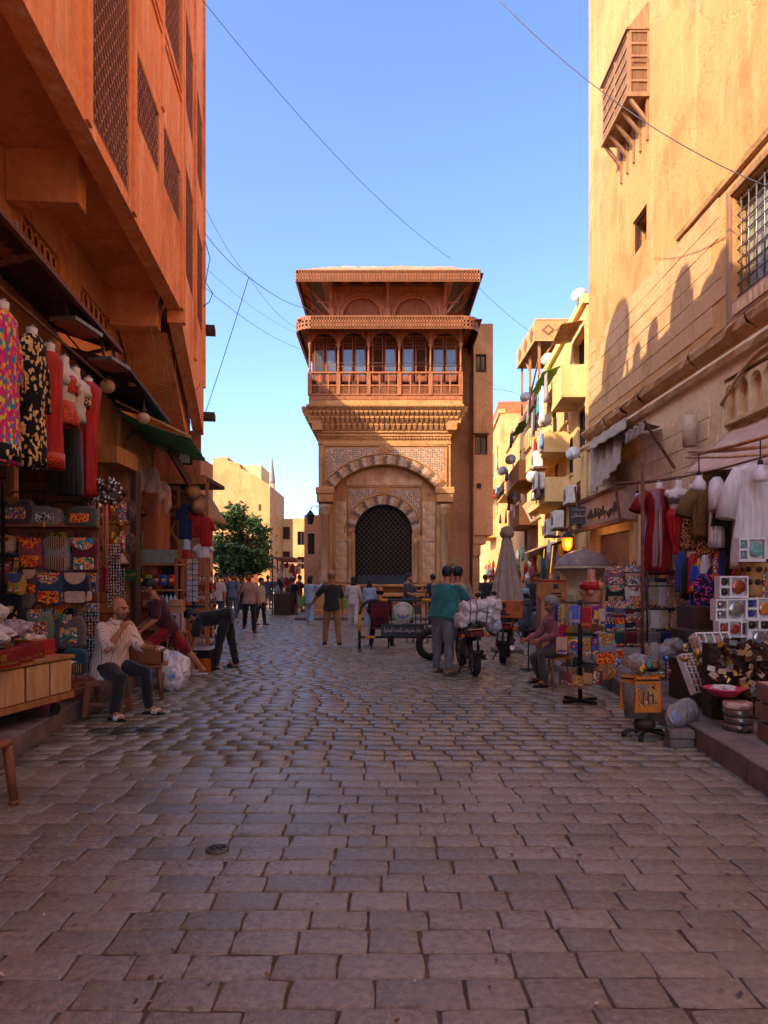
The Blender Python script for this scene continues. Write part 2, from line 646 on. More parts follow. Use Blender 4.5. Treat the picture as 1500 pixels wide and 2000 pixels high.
SABILD=wall_mat('sabil_plaster_wing','#d0986a','#b07c50','#deb084',scale=.7,streak=.7,bump=.5,crack=True)
YELLOW=wall_mat('yellow_plaster','#d8b478','#c0965a','#e4c692',scale=.6,streak=.6,bump=.3,crack=False)
YELLOW2=wall_mat('ochre_plaster','#cc9a60','#b07c44','#d8ae7c',scale=.6,streak=.6,bump=.3,crack=False)
PINKP=wall_mat('pink_plaster','#c89272','#a87456','#d8ac8e',scale=.6,streak=.6,bump=.3,crack=False)
WOODR=wood('red_brown_wood','#a35a34','#6e3720')
WOODR2=wood('old_carved_wood','#b06a3c','#7a4526',scale=20)
WOODW=wood('weathered_bay_wood','#a07650','#785234')
WOODD=wood('dark_wood','#4a2a1a','#2a160e')
WOODT=wood('tan_wood','#b07a48','#84562e')
WOODL=wood('pale_wood','#caa070','#a47a4c')
BLACKI=mat('black_iron','#2b2523','#191615',rough=.55,metal=.3,scale=20)
DARK=mat('dark_interior','#1a1210','#120c0a',rough=.9)
GLASS=mat('window_glass','#5a6672','#39424c',rough=.06,scale=.8,spec=.9)
GLASSD=mat('dark_glass','#22262a','#14171a',rough=.08,scale=.8,spec=.8)
METALG=mat('galvanised_metal','#8d8883','#6a6460',rough=.45,metal=.7,scale=10)
PLASTICW=mat('white_plastic','#d8d2ca','#bdb4aa',rough=.45,scale=5)
RUST=mat('rusty_steel','#7a4c34','#4e2e20',rough=.75,metal=.2,scale=18,bump=.2)
CANVAS=mat('dusty_canvas','#9c8672','#75624f',rough=.95,scale=5,bump=.3,bscale=60,sheen=.2)
CANVASP=mat('pink_canvas','#c8a48e','#ab8670',rough=.95,scale=3,bump=.2,bscale=60)
# == the ground
struct(MB().add([(-900,-60,-.03),(900,-60,-.03),(900,1500,-.03),(-900,1500,-.03)],[(0,1,2,3)]).build('ground',mat('far_dust','#8f7558','#6f5a44',rough=.95,scale=.3)))
def left_edge(y):
 return -3.2-.12*(y-6)if y<9 else -3.56-.02*(y-9)if y<15 else (-3.68-.26*(y-15)if y<28 else -7.06-.2*(y-28))
def right_edge(y):
 return 2.72+.085*(y-5)if y<12 else (3.31+.055*(y-12)if y<30 else 4.3+.075*(y-30))
road=MB()
ys=[-6+2*i for i in range(60)]
road.add([(left_edge(y)-.3,y,-.014)for y in ys]+[(right_edge(y)+.3,y,-.014)for y in ys],[(i,60+i,61+i,i+1)for i in range(59)])
road=struct(road.build('road',MORTAR))
def sett(jag,seed):
 """one worn paving block, 1 x 1 in plan, top at z = 0"""
 rr=random.Random(seed)
 mb=MB()
 out,mid,top=[],[],[]
 base=[(-.5,-.5),(0,-.5),(.5,-.5),(.5,0),(.5,.5),(0,.5),(-.5,.5),(-.5,0)]
 for (x,y)in base:
  jx,jy=rr.uniform(-jag,jag),rr.uniform(-jag,jag)*1.3
  k=.985 if abs(x)==abs(y)else 1
  out.append((x*k+jx,y*k+jy,-1.0))
  mid.append((x*k+jx,y*k+jy,-.30))
  top.append((x*.955*k+jx,y*.925*k+jy,rr.uniform(-.12,.0)))
 mb.add(out+mid+top+[(rr.uniform(-.1,.1),rr.uniform(-.1,.1),rr.uniform(-.05,.08))],[(i,(i+1)%8,8+(i+1)%8,8+i)for i in range(8)]+[(8+i,8+(i+1)%8,16+(i+1)%8,16+i)for i in range(8)]+[(16+i,16+(i+1)%8,24)for i in range(8)],0,True)
 return mb
sett_meshes=[sett(.022,k).mesh('paving_stone',PAVE)for k in range(14)]
sett_far=[sett(.022,50+k)for k in range(6)]
rng=random.Random(3)
rows,stones=0.196,[]
y=2.0
while y<62:
 x=left_edge(y)+rng.uniform(0,.25)-.05
 x1=right_edge(y)
 d=rows*rng.uniform(.94,1.06)
 skew=rng.uniform(-.006,.006)
 while x<x1:
  w=rng.uniform(.22,.36)
  if y>24 and -3.6<x<4.8 and y>26.6:
   x+=w
   continue
  stones.append((x+w/2,y+d/2+.012*sin(x*1.3),w,d,skew))
  x+=w
 y+=d
def inview(s):
 return abs(s[0])<(s[1]+.15)*.56 and s[1]>2.28
vis=[s for s in stones if inview(s)]
vis.sort(key=lambda s:s[1])
near=vis[:300]
nearset=set(id(s)for s in near)
drain_c=GX(425,1660)
for i,(x,y_,w,d,sk)in enumerate(near):
 piece('paving_stone',sett_meshes[rng.randrange(14)],road,(x,y_,rng.uniform(-.004,.004)),(rng.uniform(-.012,.012),rng.uniform(-.012,.012),sk+(pi if rng.random()<.5 else 0)),(w-.010,d-.008,.034))
far=MB()
rnd_vals=[]
for s in stones:
 if id(s)in nearset:
  continue
 x,y_,w,d,sk=s
 src=sett_far[rng.randrange(6)]
 T=Matrix.Translation((x,y_,rng.uniform(-.004,.004)))@Euler((rng.uniform(-.014,.014),rng.uniform(-.014,.014),sk)).to_matrix().to_4x4()@Matrix.Diagonal((w-.012,d-.010,.034,1))
 far.add(src.v,src.f,0,True,T)
 rnd_vals+=[rng.random()]*len(src.v)
far_o=far.build('paving_stone_field',PAVE2,road)
struct(far_o,'stuff')
a_=far_o.data.attributes.new('rnd','FLOAT','POINT')
a_.data.foreach_set('value',rnd_vals)
dr=thing('drain_cover','small round iron drain cover set among the paving stones','drain cover',(drain_c.x,drain_c.y,.008))
mb=MB().lathe([(.062,-.02),(.068,.002),(.060,.006),(.0,.004)],n=22)
mb.build('rim_plate',mat('drain_iron','#6e6258','#4a403a',rough=.6,metal=.4,scale=40),dr)
mb=MB()
for k in range(8):
 a=k*pi/4
 mb.box((cos(a)*.036,sin(a)*.036,.0075),(.030,.007,.005),rz=a)
mb.lathe([(.0,.01),(.010,.010),(.012,.004)],n=8)
struct(mb.build('rib',BLACKI,dr),'stuff')
lit=MB()
for i in range(260):
 y_=2.4+14*rng.random()**1.6
 x_=rng.uniform(max(left_edge(y_),-y_*.55),min(right_edge(y_),y_*.55))
 s_=rng.uniform(.004,.016)
 T=Matrix.Translation((x_,y_,.006))@Euler((rng.uniform(-.5,.5),rng.uniform(-.5,.5),rng.uniform(0,6))).to_matrix().to_4x4()
 lit.add([(-s_,-s_*.6,0),(s_,-s_*.5,0),(s_*.8,s_*.6,0),(-s_*.7,s_*.5,.002)],[(0,1,2,3)],rng.choice((0,1,1,2,2)),False,T)
tag(lit.build('litter',[mat('paper_scrap','#c8bcae','#a89c8e'),mat('dry_leaf','#7a5a34','#5a4024'),mat('stone_chip','#5a544e','#3e3a36')]),'scattered scraps and leaves on the paving','litter',kind='stuff')
def kerb_run(name,edge,side,y0,y1,w=.30,h=.17,step=.9):
 root=MB()
 n=int((y1-y0)/1.0)
 pl=[(edge(y0+(y1-y0)*i/n)+side*(w-.02),y0+(y1-y0)*i/n,h-.012)for i in range(n+1)]
 pr=[(p[0]+side*5.2,p[1],h-.012)for p in pl]
 root.add(pl+pr,[(i,i+1,n+2+i,n+1+i)if side<0 else (i,n+1+i,n+2+i,i+1)for i in range(n)])
 ro=struct(root.build(name,SLAB))
 yy=y0
 while yy<y1:
  L=step*R(.85,1.15)
  ym=yy+L/2
  e0,e1=edge(yy),edge(yy+L)
  ang=atan2(L,e1-e0)-pi/2
  mb=MB()
  x0=0
  mb.box((side*w/2,0,h/2-.05),(w,L-.012,h+.1),top=.985)
  ko=mb.build('kerb_stone',KERB,ro,((e0+e1)/2,ym,R(-.006,.006)),ang,bevel=.015)
  yy+=L
 return ro
kerb_run('sidewalk_left',left_edge,-1,-2,24)
kerb_run('sidewalk_right',right_edge,1,-2,24,h=.19)
# == the old fountain house in the middle
YS=28.5
SC=YS/FPX
def sx(px):return (px-750)*SC
def sz(py):return EYE+(HOR-py)*SC
def arc(cx,cz,r,a0,a1,n):
 return [(cx+r*sin(a0+(a1-a0)*i/n),cz+r*cos(a0+(a1-a0)*i/n))for i in range(n+1)]
def arch_spandrel(mb,cx,cz,r,ha,x0,x1,zt,y,n=24,mi=0,depth=.0,dmi=0):
 """the wall over an arch: from the curve up to the level zt, filling x0 to x1; depth adds the underside of the arch"""
 pts=arc(cx,cz,r,-ha,ha,n)
 xs=[x0+(x1-x0)*i/n for i in range(n+1)]
 for i in range(n):
  a,b=pts[i],pts[i+1]
  mb.add([(a[0],y,a[1]),(b[0],y,b[1]),(b[0],y,zt),(a[0],y,zt)],[(0,1,2,3)],mi)
  if depth:
   mb.add([(a[0],y,a[1]),(a[0],y+depth,a[1]),(b[0],y+depth,b[1]),(b[0],y,b[1])],[(0,1,2,3)],dmi)
 return pts
def zigzag_ring(parent,cx,cz,r0,r1,ha,n,y,cols,th=.03,amp=.35,lean=0.):
 """toothed voussoirs, each stone its own piece"""
 da=2*ha/n
 for k in range(n):
  a0,a1=-ha+k*da,-ha+(k+1)*da
  g=da*.03
  prof=[0,amp,-amp*.2,amp,0]
  left=[(r0+(r1-r0)*t/4,a0+g+prof[t]*da*.8)for t in range(5)]
  right=[(r0+(r1-r0)*t/4,a1-g+prof[t]*da*.8)for t in range(5)]
  poly=[(cx+r*sin(a),y,cz+r*cos(a))for r,a in left]+[(cx+r*sin(a),y,cz+r*cos(a))for r,a in reversed(right)]
  mb=MB()
  nn=len(poly)
  for t in range(4):
   q=[left[t],left[t+1],right[t+1],right[t]]
   f=[(cx+r*sin(a),y-th,cz+r*cos(a))for r,a in q]
   mb.add(f,[(3,2,1,0)])
  bk=[(p[0],y+.02,p[2])for p in poly]
  ft=[(p[0],y-th,p[2])for p in poly]
  mb.add(bk+ft,[(i,(i+1)%nn,nn+(i+1)%nn,nn+i)for i in range(nn)])
  mb.build('voussoir',cols[k%len(cols)],parent)
def column(parent,x,y,z0,z1,r,m,capm=None,name='column'):
 h=z1-z0
 mb=MB().lathe([(r*1.5,0),(r*1.5,.06*h),(r*1.15,.085*h),(r*1.25,.1*h),(r,.12*h),(r*.96,.86*h),(r*1.15,.87*h),(r*1.1,.89*h),(r*1.5,.95*h),(r*1.55,h)],(x,y,z0),n=16)
 c=mb.build(name,m,parent)
 return c
WST=mat('white_marble_inlay','#c4a888','#a08264',rough=.6,scale=12)
DST=mat('dark_marble_inlay','#7a5c48','#5a4234',rough=.6,scale=12)
OST=mat('ochre_marble_inlay','#b8875c','#966842',rough=.6,scale=12)
COLM=mat('column_marble','#b8936e','#8e6c4c',rough=.55,scale=3,stretch=(1,1,.3))
INLAY=bpy.data.materials.new('geometric_inlay')
INLAY.use_nodes=True
_n,_l=INLAY.node_tree.nodes,INLAY.node_tree.links
_tc=_n.new('ShaderNodeTexCoord')
_vo=_n.new('ShaderNodeTexVoronoi');_vo.feature='DISTANCE_TO_EDGE';_vo.inputs['Scale'].default_value=11;_vo.inputs['Randomness'].default_value=.35
_vc=_n.new('ShaderNodeTexVoronoi');_vc.inputs['Scale'].default_value=11;_vc.inputs['Randomness'].default_value=.35
_l.new(_tc.outputs['Object'],_vo.inputs['Vector']);_l.new(_tc.outputs['Object'],_vc.inputs['Vector'])
_sp=_n.new('ShaderNodeSeparateColor');_l.new(_vc.outputs['Color'],_sp.inputs[0])
_rc=_n.new('ShaderNodeValToRGB');_rc.color_ramp.interpolation='CONSTANT'
for _i,_c in enumerate(('#96745a','#8a5a40','#7a6452','#a88260','#9c6a4c')):
 if _i>1:_rc.color_ramp.elements.new(.5)
 _rc.color_ramp.elements[_i].position=_i/5;_rc.color_ramp.elements[_i].color=srgb(_c)
_l.new(_sp.outputs[0],_rc.inputs[0])
_gt=_n.new('ShaderNodeMath');_gt.operation='LESS_THAN';_gt.inputs[1].default_value=.09;_l.new(_vo.outputs['Distance'],_gt.inputs[0])
_mx=_n.new('ShaderNodeMix');_mx.data_type='RGBA';_l.new(_gt.outputs[0],_mx.inputs[0]);_l.new(_rc.outputs[0],_mx.inputs[6]);_mx.inputs[7].default_value=srgb('#bfa084')
_l.new(_mx.outputs[2],_n['Principled BSDF'].inputs['Base Color']);_n['Principled BSDF'].inputs['Roughness'].default_value=.6
CARVED=bpy.data.materials.new('carved_stone')
CARVED.use_nodes=True
_n,_l=CARVED.node_tree.nodes,CARVED.node_tree.links
_tc=_n.new('ShaderNodeTexCoord');_mp=_n.new('ShaderNodeMapping');_mp.inputs['Scale'].default_value=(3,1,2.2);_l.new(_tc.outputs['Object'],_mp.inputs[0])
_wv=_n.new('ShaderNodeTexWave');_wv.inputs['Scale'].default_value=.5;_wv.inputs['Distortion'].default_value=9;_wv.inputs['Detail'].default_value=1.5;_wv.inputs['Detail Scale'].default_value=1.1;_l.new(_mp.outputs[0],_wv.inputs['Vector'])
_nz=_n.new('ShaderNodeTexNoise');_nz.inputs['Scale'].default_value=2.5;_nz.inputs['Detail'].default_value=6;_l.new(_tc.outputs['Object'],_nz.inputs['Vector'])
_rp=_n.new('ShaderNodeValToRGB');_rp.color_ramp.elements[0].color=srgb('#bc9068');_rp.color_ramp.elements[0].position=.35;_rp.color_ramp.elements[1].color=srgb('#dab088');_rp.color_ramp.elements[1].position=.65;_l.new(_nz.outputs['Fac'],_rp.inputs[0])
_l.new(_rp.outputs[0],_n['Principled BSDF'].inputs['Base Color']);_n['Principled BSDF'].inputs['Roughness'].default_value=.85
_bp=_n.new('ShaderNodeBump');_bp.inputs['Strength'].default_value=1;_bp.inputs['Distance'].default_value=.02;_l.new(_wv.outputs['Fac'],_bp.inputs['Height']);_l.new(_bp.outputs[0],_n['Principled BSDF'].inputs['Normal'])
sab=thing('fountain_house','tall sandstone fountain house with wooden loggia and striped arch standing alone between two streets','building',(0,YS,0))
XL,XR,ZT=sx(622),sx(880),sz(846)
zsp=sz(956)
acx,acz,ar=sx(751),sz(1038),131*SC
aha=math.acos((zsp-acz)/ar)
ax0,ax1=acx-ar*sin(aha),acx+ar*sin(aha)
RD=.42
mb=MB()
mb.bb(XL,XR,RD+.55,7.5,0,ZT)
mb.bb(XL,ax0,0,RD+.6,0,zsp)
mb.bb(ax1,XR,0,RD+.6,0,zsp)
arch_spandrel(mb,acx,acz,ar,aha,ax0,ax1,ZT,0,depth=RD)
mb.add([(XL,0,zsp),(ax0,0,zsp),(ax0,0,ZT),(XL,0,ZT)],[(0,1,2,3)])
mb.add([(ax1,0,zsp),(XR,0,zsp),(XR,0,ZT),(ax1,0,ZT)],[(0,1,2,3)])
mb.bb(XL,XL+.1,.01,1,zsp,ZT);mb.bb(XR-.1,XR,.01,1,zsp,ZT)
icx,icz,ir=sx(749),sz(1040),56.5*SC
iz0=sz(1142)
arch_spandrel(mb,icx,icz,ir,pi/2-.02,icx-ir,icx+ir,zsp+1.2,RD,depth=.3)
mb.add([(ax0,RD,0),(icx-ir,RD,0),(icx-ir,RD,zsp+1.2),(ax0,RD,zsp+1.2)],[(0,1,2,3)])
mb.add([(icx+ir,RD,0),(ax1,RD,0),(ax1,RD,zsp+1.2),(icx+ir,RD,zsp+1.2)],[(0,1,2,3)])
mb.add([(icx-ir,RD,0),(icx+ir,RD,0),(icx+ir,RD,iz0),(icx-ir,RD,iz0)],[(0,1,2,3)])
for s_ in (-1,1):
 mb.add([(icx+s_*ir,RD,iz0),(icx+s_*ir,RD+.3,iz0),(icx+s_*ir,RD+.3,icz),(icx+s_*ir,RD,icz)],[(0,1,2,3)])
mb.build('wall',SABIL,sab)
MB().add([(icx-ir-.1,RD+.5,iz0-.1),(icx+ir+.1,RD+.5,iz0-.1),(icx+ir+.1,RD+.5,icz+ir+.1),(icx-ir-.1,RD+.5,icz+ir+.1)],[(0,1,2,3)]).build('window_back',DARK,sab)
def spandrel_panel(x0,x1,zt,cx,cz,r,y,n=26):
 mb=MB()
 zlo=zt-(abs(zt-cz)-0)
 for i in range(n):
  xa,xb=x0+(x1-x0)*i/n,x0+(x1-x0)*(i+1)/n
  za=cz+sqrt(max(0,r*r-(xa-cx)**2))
  zb=cz+sqrt(max(0,r*r-(xb-cx)**2))
  if za<zt and zb<zt:
   mb.add([(xa,y,za),(xb,y,zb),(xb,y,zt),(xa,y,zt),],[(0,1,2,3)])
 return mb
spandrel_panel(sx(638),sx(867),sz(875),acx,acz,153*SC,-.012).build('inlay_panel',INLAY,sab)
spandrel_panel(sx(681),sx(820),sz(953),icx,icz,79*SC,RD-.012).build('inlay_panel',INLAY,sab)
zigzag_ring(sab,acx,acz,131.5*SC,149*SC,aha*1.0,31,0,[DST,WST,OST],th=.035)
zigzag_ring(sab,icx,icz,57.5*SC,74*SC,pi/2-.03,25,RD,[OST,DST,WST],th=.03)
def frame_bar(pts,r,y,m=SABIL,name='moulding'):
 return MB().tube([(p[0],y,p[1])for p in pts],r,6).build(name,m,sab)
frame_bar([(sx(632),sz(950)),(sx(632),sz(870)),(sx(873),sz(870)),(sx(873),sz(950))],.035,-.02)
frame_bar(arc(acx,acz,151.5*SC,-aha,aha,28),.03,-.02)
frame_bar([(sx(678),sz(1045)),(sx(678),sz(948)),(sx(823),sz(948)),(sx(823),sz(1045))],.03,RD-.02)
frame_bar(arc(icx,icz,76.5*SC,-pi/2,pi/2,28),.028,RD-.02)
frame_bar(arc(icx,icz,56*SC,-pi/2,pi/2,24),.03,RD-.01,BLACKI,'window_frame')
for (bx,bz,by)in ((sx(751),sz(877),-.02),(sx(751),sz(955),RD-.02)):
 mb=MB()
 for rr_ in (.19,.12,.05):
  mb.tube([(bx+rr_*cos(2*pi*k/16),by-.03,bz+rr_*sin(2*pi*k/16))for k in range(16)],.022,5,closed=True)
 for k in range(6):
  a=k*pi/3
  mb.cyl((bx,by-.03,bz),(bx+.2*cos(a),by-.03,bz+.2*sin(a)),.018,n=5)
 mb.box((bx,by+.0,bz),(.44,.05,.44),ry=pi/4)
 mb.build('rosette',SABIL,sab)
cb=unit_block(.02,'carved_block',CARVED)
zz=sz(1138)
for row,hh in enumerate((27,27,27,27,27,26)):
 for (pa,pb)in ((654,676),(826,851)):
  piece('carved_block',cb,sab,(sx((pa+pb)/2),RD,zz+hh*SC/2),sc=((pb-pa)*SC,.03,hh*SC*.97))
 zz+=hh*SC
mb=MB()
spandrel_panel(sx(676),sx(826),sz(950),icx,icz,30,0)
tp=MB()
for i in range(20):
 xa,xb=sx(676)+(sx(826)-sx(676))*i/20,sx(676)+(sx(826)-sx(676))*(i+1)/20
 za,zb=acz+sqrt((ar-.08)**2-(xa-acx)**2),acz+sqrt((ar-.08)**2-(xb-acx)**2)
 tp.add([(xa,RD-.03,sz(945)),(xb,RD-.03,sz(945)),(xb,RD-.03,zb),(xa,RD-.03,za)],[(0,1,2,3)])
tp.build('carved_tympanum',CARVED,sab)
for x_ in (sx(636),sx(868)):
 column(sab,x_,-.10,sz(1140),sz(986),.165,COLM)
 MB().bb(x_-.33,x_+.33,-.33,.05,sz(982),sz(966)).bb(x_-.37,x_+.37,-.37,.05,sz(966),sz(953)).build('impost',SABIL,sab,bevel=.03)
 MB().bb(x_-.34,x_+.34,-.36,.05,0,sz(1142)).build('plinth',SABIL,sab,bevel=.02)
for x_ in (sx(683),sx(813)):
 column(sab,x_,RD-.08,sz(1140),sz(1052),.085,COLM,name='colonnette')
mb=MB()
step=9.2*SC
w2=ir-.02
zt_=icz+ir
hgt=zt_-iz0
def inside(x,z):
 return abs(x-icx)<ir-.02 and z>iz0 and (z<icz or (x-icx)**2+(z-icz)**2<(ir-.02)**2)
for s_ in (-1,1):
 k=-40
 while k<60:
  pts=[]
  for t in range(0,61):
   x=icx+s_*(-w2+2*w2*t/60)
   z=iz0+k*step*1.18+2*w2*t/60*1.12
   if inside(x,z):
    pts.append((x,RD+.12+(.008 if s_>0 else 0),z))
  if len(pts)>1:
   mb.bar(pts[0],pts[-1],.018,.018)
  k+=1
struct(mb.build('iron_grille',mat('grille_iron','#6a5240','#3e3028',rough=.6,metal=.2,scale=10),sab),'stuff')
MB().bb(icx-ir+.1,icx+ir-.06,RD+.2,RD+.28,iz0,iz0+.38).build('blue_board',mat('blue_board','#2f4a63','#22374a',rough=.7),sab)
MB().bb(XL+.5,XR-.5,-.28,RD+.1,sz(1165),sz(1158)).bb(XL+.45,XR-.45,-.05,RD,sz(1146),sz(1141)).build('window_ledge',SABIL,sab,bevel=.02)
mb=MB()
bal=MB().lathe([(.05,0),(.05,.03),(.03,.06),(.055,.14),(.03,.24),(.045,.27),(.045,.3)],n=8).mesh('baluster',SABIL)
for k in range(5):
 for x_ in (sx(640)+k*.19,sx(812)+k*.19):
  piece('baluster',bal,sab,(x_+.25,-.22,sz(1157)))
MB().bb(XL-.15,XR+.15,-.55,.4,0,sz(1190)).bb(XL-.02,XR+.02,-.3,.4,sz(1190),sz(1170)).build('base_step',SABIL,sab,bevel=.03)
MB().bb(sx(700),sx(830),-.75,-.5,0,.62).bb(sx(695),sx(835),-.85,-.45,.62,.72).build('stone_bench',SABIL,sab,bevel=.03)
for (py0,py1,out)in ((868,864,.03),(852,846,.05),(846,842,.10)):
 MB().bb(XL-out,XR+out,-out,.3,sz(py0),sz(py1)).build('string_course',SABIL,sab,bevel=.01)
mb=MB()
for k in range(44):
 x_=XL+.03+k*(XR-XL-.06)/43
 mb.ell((x_,-.055,sz(855.5)),(.055,.03,.035),6,4)
struct(mb.build('braided_moulding',SABIL,sab),'stuff')
tiers=[(842,828,.10,.22,26),(829,816,.22,.36,30),(817,806,.34,.46,33),(807,796,.44,.56,64)]
for ti,(pa,pb,o0,o1,n)in enumerate(tiers):
 mb=MB()
 z0,z1=sz(pa),sz(pb)
 xa,xb=XL-o1*.8,XR+o1*.8
 w=(xb-xa)/n
 mb.bb(XL-o0*.8,XR+o0*.8,-o0+.02,.6,z0+.02,z1+.03)
 for k in range(n):
  x_=xa+(k+.5)*w
  ww=w*(.80 if ti<3 else .6)
  dd=o1-o0+.06
  mb.add([(x_-ww/2,-o1,z1),(x_+ww/2,-o1,z1),(x_+ww/2,-o0+.05,z1),(x_-ww/2,-o0+.05,z1),(x_-ww/2,-o1,z1-.08),(x_+ww/2,-o1,z1-.08),(x_+ww*.2,-o0-.02,z0),(x_-ww*.2,-o0-.02,z0)],[(3,2,1,0),(0,1,5,4),(4,5,6,7),(1,2,6,5),(3,0,4,7),(2,3,7,6)])
 for side,xs_ in ((-1,XL),(1,XR)):
  nn=8
  for k in range(nn):
   y_=-.1+k*.5
   mb.box((xs_+side*(o0+o1)/2*.8-side*.1,y_,(z0+z1)/2),(o1*.8+.2,.38 if ti<3 else .2,z1-z0),top=1.1)
 struct(mb.build('stalactite_tier',SABIL,sab),'stuff')
YF=-.38
def kx(px,Y=YS+YF):return (px-750)/FPX*Y
def kz(py,Y=YS+YF):return EYE+(HOR-py)/FPX*Y
KL,KR=kx(603),kx(904)
KB=4.6
MB().bb(KL-.05,KR+.05,YF-.07,KB,kz(797),kz(790)).bb(KL,KR,YF,KB,kz(790),kz(781)).build('floor_band',SABIL,sab,bevel=.02)
MB().bb(KL,KR,YF-.01,KB,kz(781),kz(772)).build('floor_board',WOODR2,sab,bevel=.01)
zr0,zr1,zm=kz(772),kz(730),kz(753)
posts=[605,661,720,780,841,900]
lat=MB()
for p_ in posts:
 MB().bb(kx(p_-4),kx(p_+4),YF-.05,YF+.1,zr0,zr1+.03).build('balustrade_post',WOODR2,sab,bevel=.008)
MB().bb(KL,KR,YF-.06,YF+.08,zr1,zr1+.07).build('hand_rail',WOODR2,sab,bevel=.01)
def lattice(mb,x0,x1,z0,z1,y,step,w=.012,slope=1.0,th=.014):
 """crossed diagonal bars clipped to a rectangle"""
 W,H=x1-x0,z1-z0
 for s_ in (1,-1):
  c=-H-W
  while c<H+W:
   pts=[]
   for xx in (x0,x1):
    zz_=z0+c+s_*slope*(xx-x0)
    if z0-1e-6<=zz_<=z1+1e-6:pts.append((xx,zz_))
   for zz_ in (z0,z1):
    xx=x0+s_*(zz_-z0-c)/slope
    if x0<xx<x1:pts.append((xx,zz_))
   if len(pts)>=2:
    a,b=pts[0],pts[-1]
    if (a[0]-b[0])**2+(a[1]-b[1])**2>.001:
     mb.bar((a[0],y+(th*.5 if s_>0 else 0),a[1]),(b[0],y+(th*.5 if s_>0 else 0),b[1]),w,th)
   c+=step
 return mb
for i in range(5):
 a,b=kx(posts[i]+4),kx(posts[i+1]-4)
 w=(b-a)/3
 fr=MB().bb(a,b,YF-.03,YF+.03,zr0,zr0+.06).bb(a,b,YF-.03,YF+.03,zm-.03,zm+.03)
 for k in range(1,3):
  fr.bb(a+k*w-.03,a+k*w+.03,YF-.035,YF+.03,zr0+.06,zr1)
 pn=fr.build('balustrade_panel',WOODR2,sab)
 lm=MB()
 for k in range(3):
  lattice(lm,a+k*w+.03,a+(k+1)*w-.03,zr0+.06,zm-.03,YF,.075,.02)
  cx_=a+(k+.5)*w
  rr_=w/2-.03
  top=zr1-.0
  for q in range(8):
   a0,a1=-pi/2+q*pi/8,-pi/2+(q+1)*pi/8
   lm.add([(cx_+rr_*sin(a0),YF,top-rr_+rr_*cos(a0)),(cx_+rr_*sin(a1),YF,top-rr_+rr_*cos(a1)),(cx_+rr_*sin(a1),YF,top),(cx_+rr_*sin(a0),YF,top)],[(0,1,2,3)])
 struct(lm.build('carved_lattice',WOODR2,pn),'stuff')
for s_,xk in ((-1,KL+.03),(1,KR-.03)):
 MB().bb(xk-.04,xk+.04,YF+.1,KB,zr0,zr1).build('side_balustrade',WOODR2,sab)
zeave=kz(640)
for p_ in posts:
 x_=kx(p_)
 MB().lathe([(.06,0),(.06,.1),(.042,.14),(.036,.9),(.055,.95),(.05,1.0),(.075,1.08),(.075,1.12)],(x_,YF+.02,zr1+.07),n=10).build('colonnette',WOODR2,sab)
 MB().bb(x_-.06,x_+.06,YF-.03,YF+.08,zr1+1.19,zeave+.3).build('post',WOODR,sab)
ztop=zeave+.35
for i in range(5):
 a,b=kx(posts[i])+.07,kx(posts[i+1])-.07
 r_=(b-a)/2
 cz_=kz(675)
 mb=MB()
 arch_spandrel(mb,(a+b)/2,cz_,r_,pi/2,a,b,ztop,YF+.02,n=14,depth=.06)
 mb.bb(a-.005,a+.03,YF+.02,YF+.08,zr1+1.19,cz_)
 mb.bb(b-.03,b+.005,YF+.02,YF+.08,zr1+1.19,cz_)
 mb.build('arch_board',WOODR,sab)
 yw=YF+.42
 wz0,wz1=zr1-.2,cz_+r_
 for (q,q1)in ((a+.06,(a+b)/2-.03),((a+b)/2+.03,b-.06)):
  openp=(i==2 and q==a+.06)or (i==3 and q!=a+.06)
  wf=MB()
  t=.05
  wf.bb(q,q+t,yw,yw+.05,wz0,wz1).bb(q1-t,q1,yw,yw+.05,wz0,wz1).bb(q+t,q1-t,yw,yw+.05,wz1-.08,wz1).bb(q+t,q1-t,yw,yw+.05,wz0,wz0+.25)
  for k in range(4):
   wf.bb(q+t,q1-t,yw+.01,yw+.04,wz1-.55+k*.13,wz1-.53+k*.13)
  for k in range(1,4):
   xx=q+t+(q1-q-2*t)*k/4
   wf.bb(xx-.008,xx+.008,yw+.01,yw+.04,wz1-.55,wz1-.08)
  f=wf.build('window',WOODR,sab)
  if not openp:
   MB().bb(q+t,q1-t,yw+.02,yw+.03,wz0+.25,wz1-.55).build('pane',GLASS,f)
MB().bb(KL+.05,KR-.05,.5,KB,zr0,ztop+.1).build('room',mat('loggia_room','#6b4630','#4a3020',rough=.9),sab)
for z_ in (zr1+.27,zr1+.40):
 MB().cyl((KL,YF-.08,z_),(KR,YF-.08,z_),.012,n=5).build('safety_rail',RUST,sab)
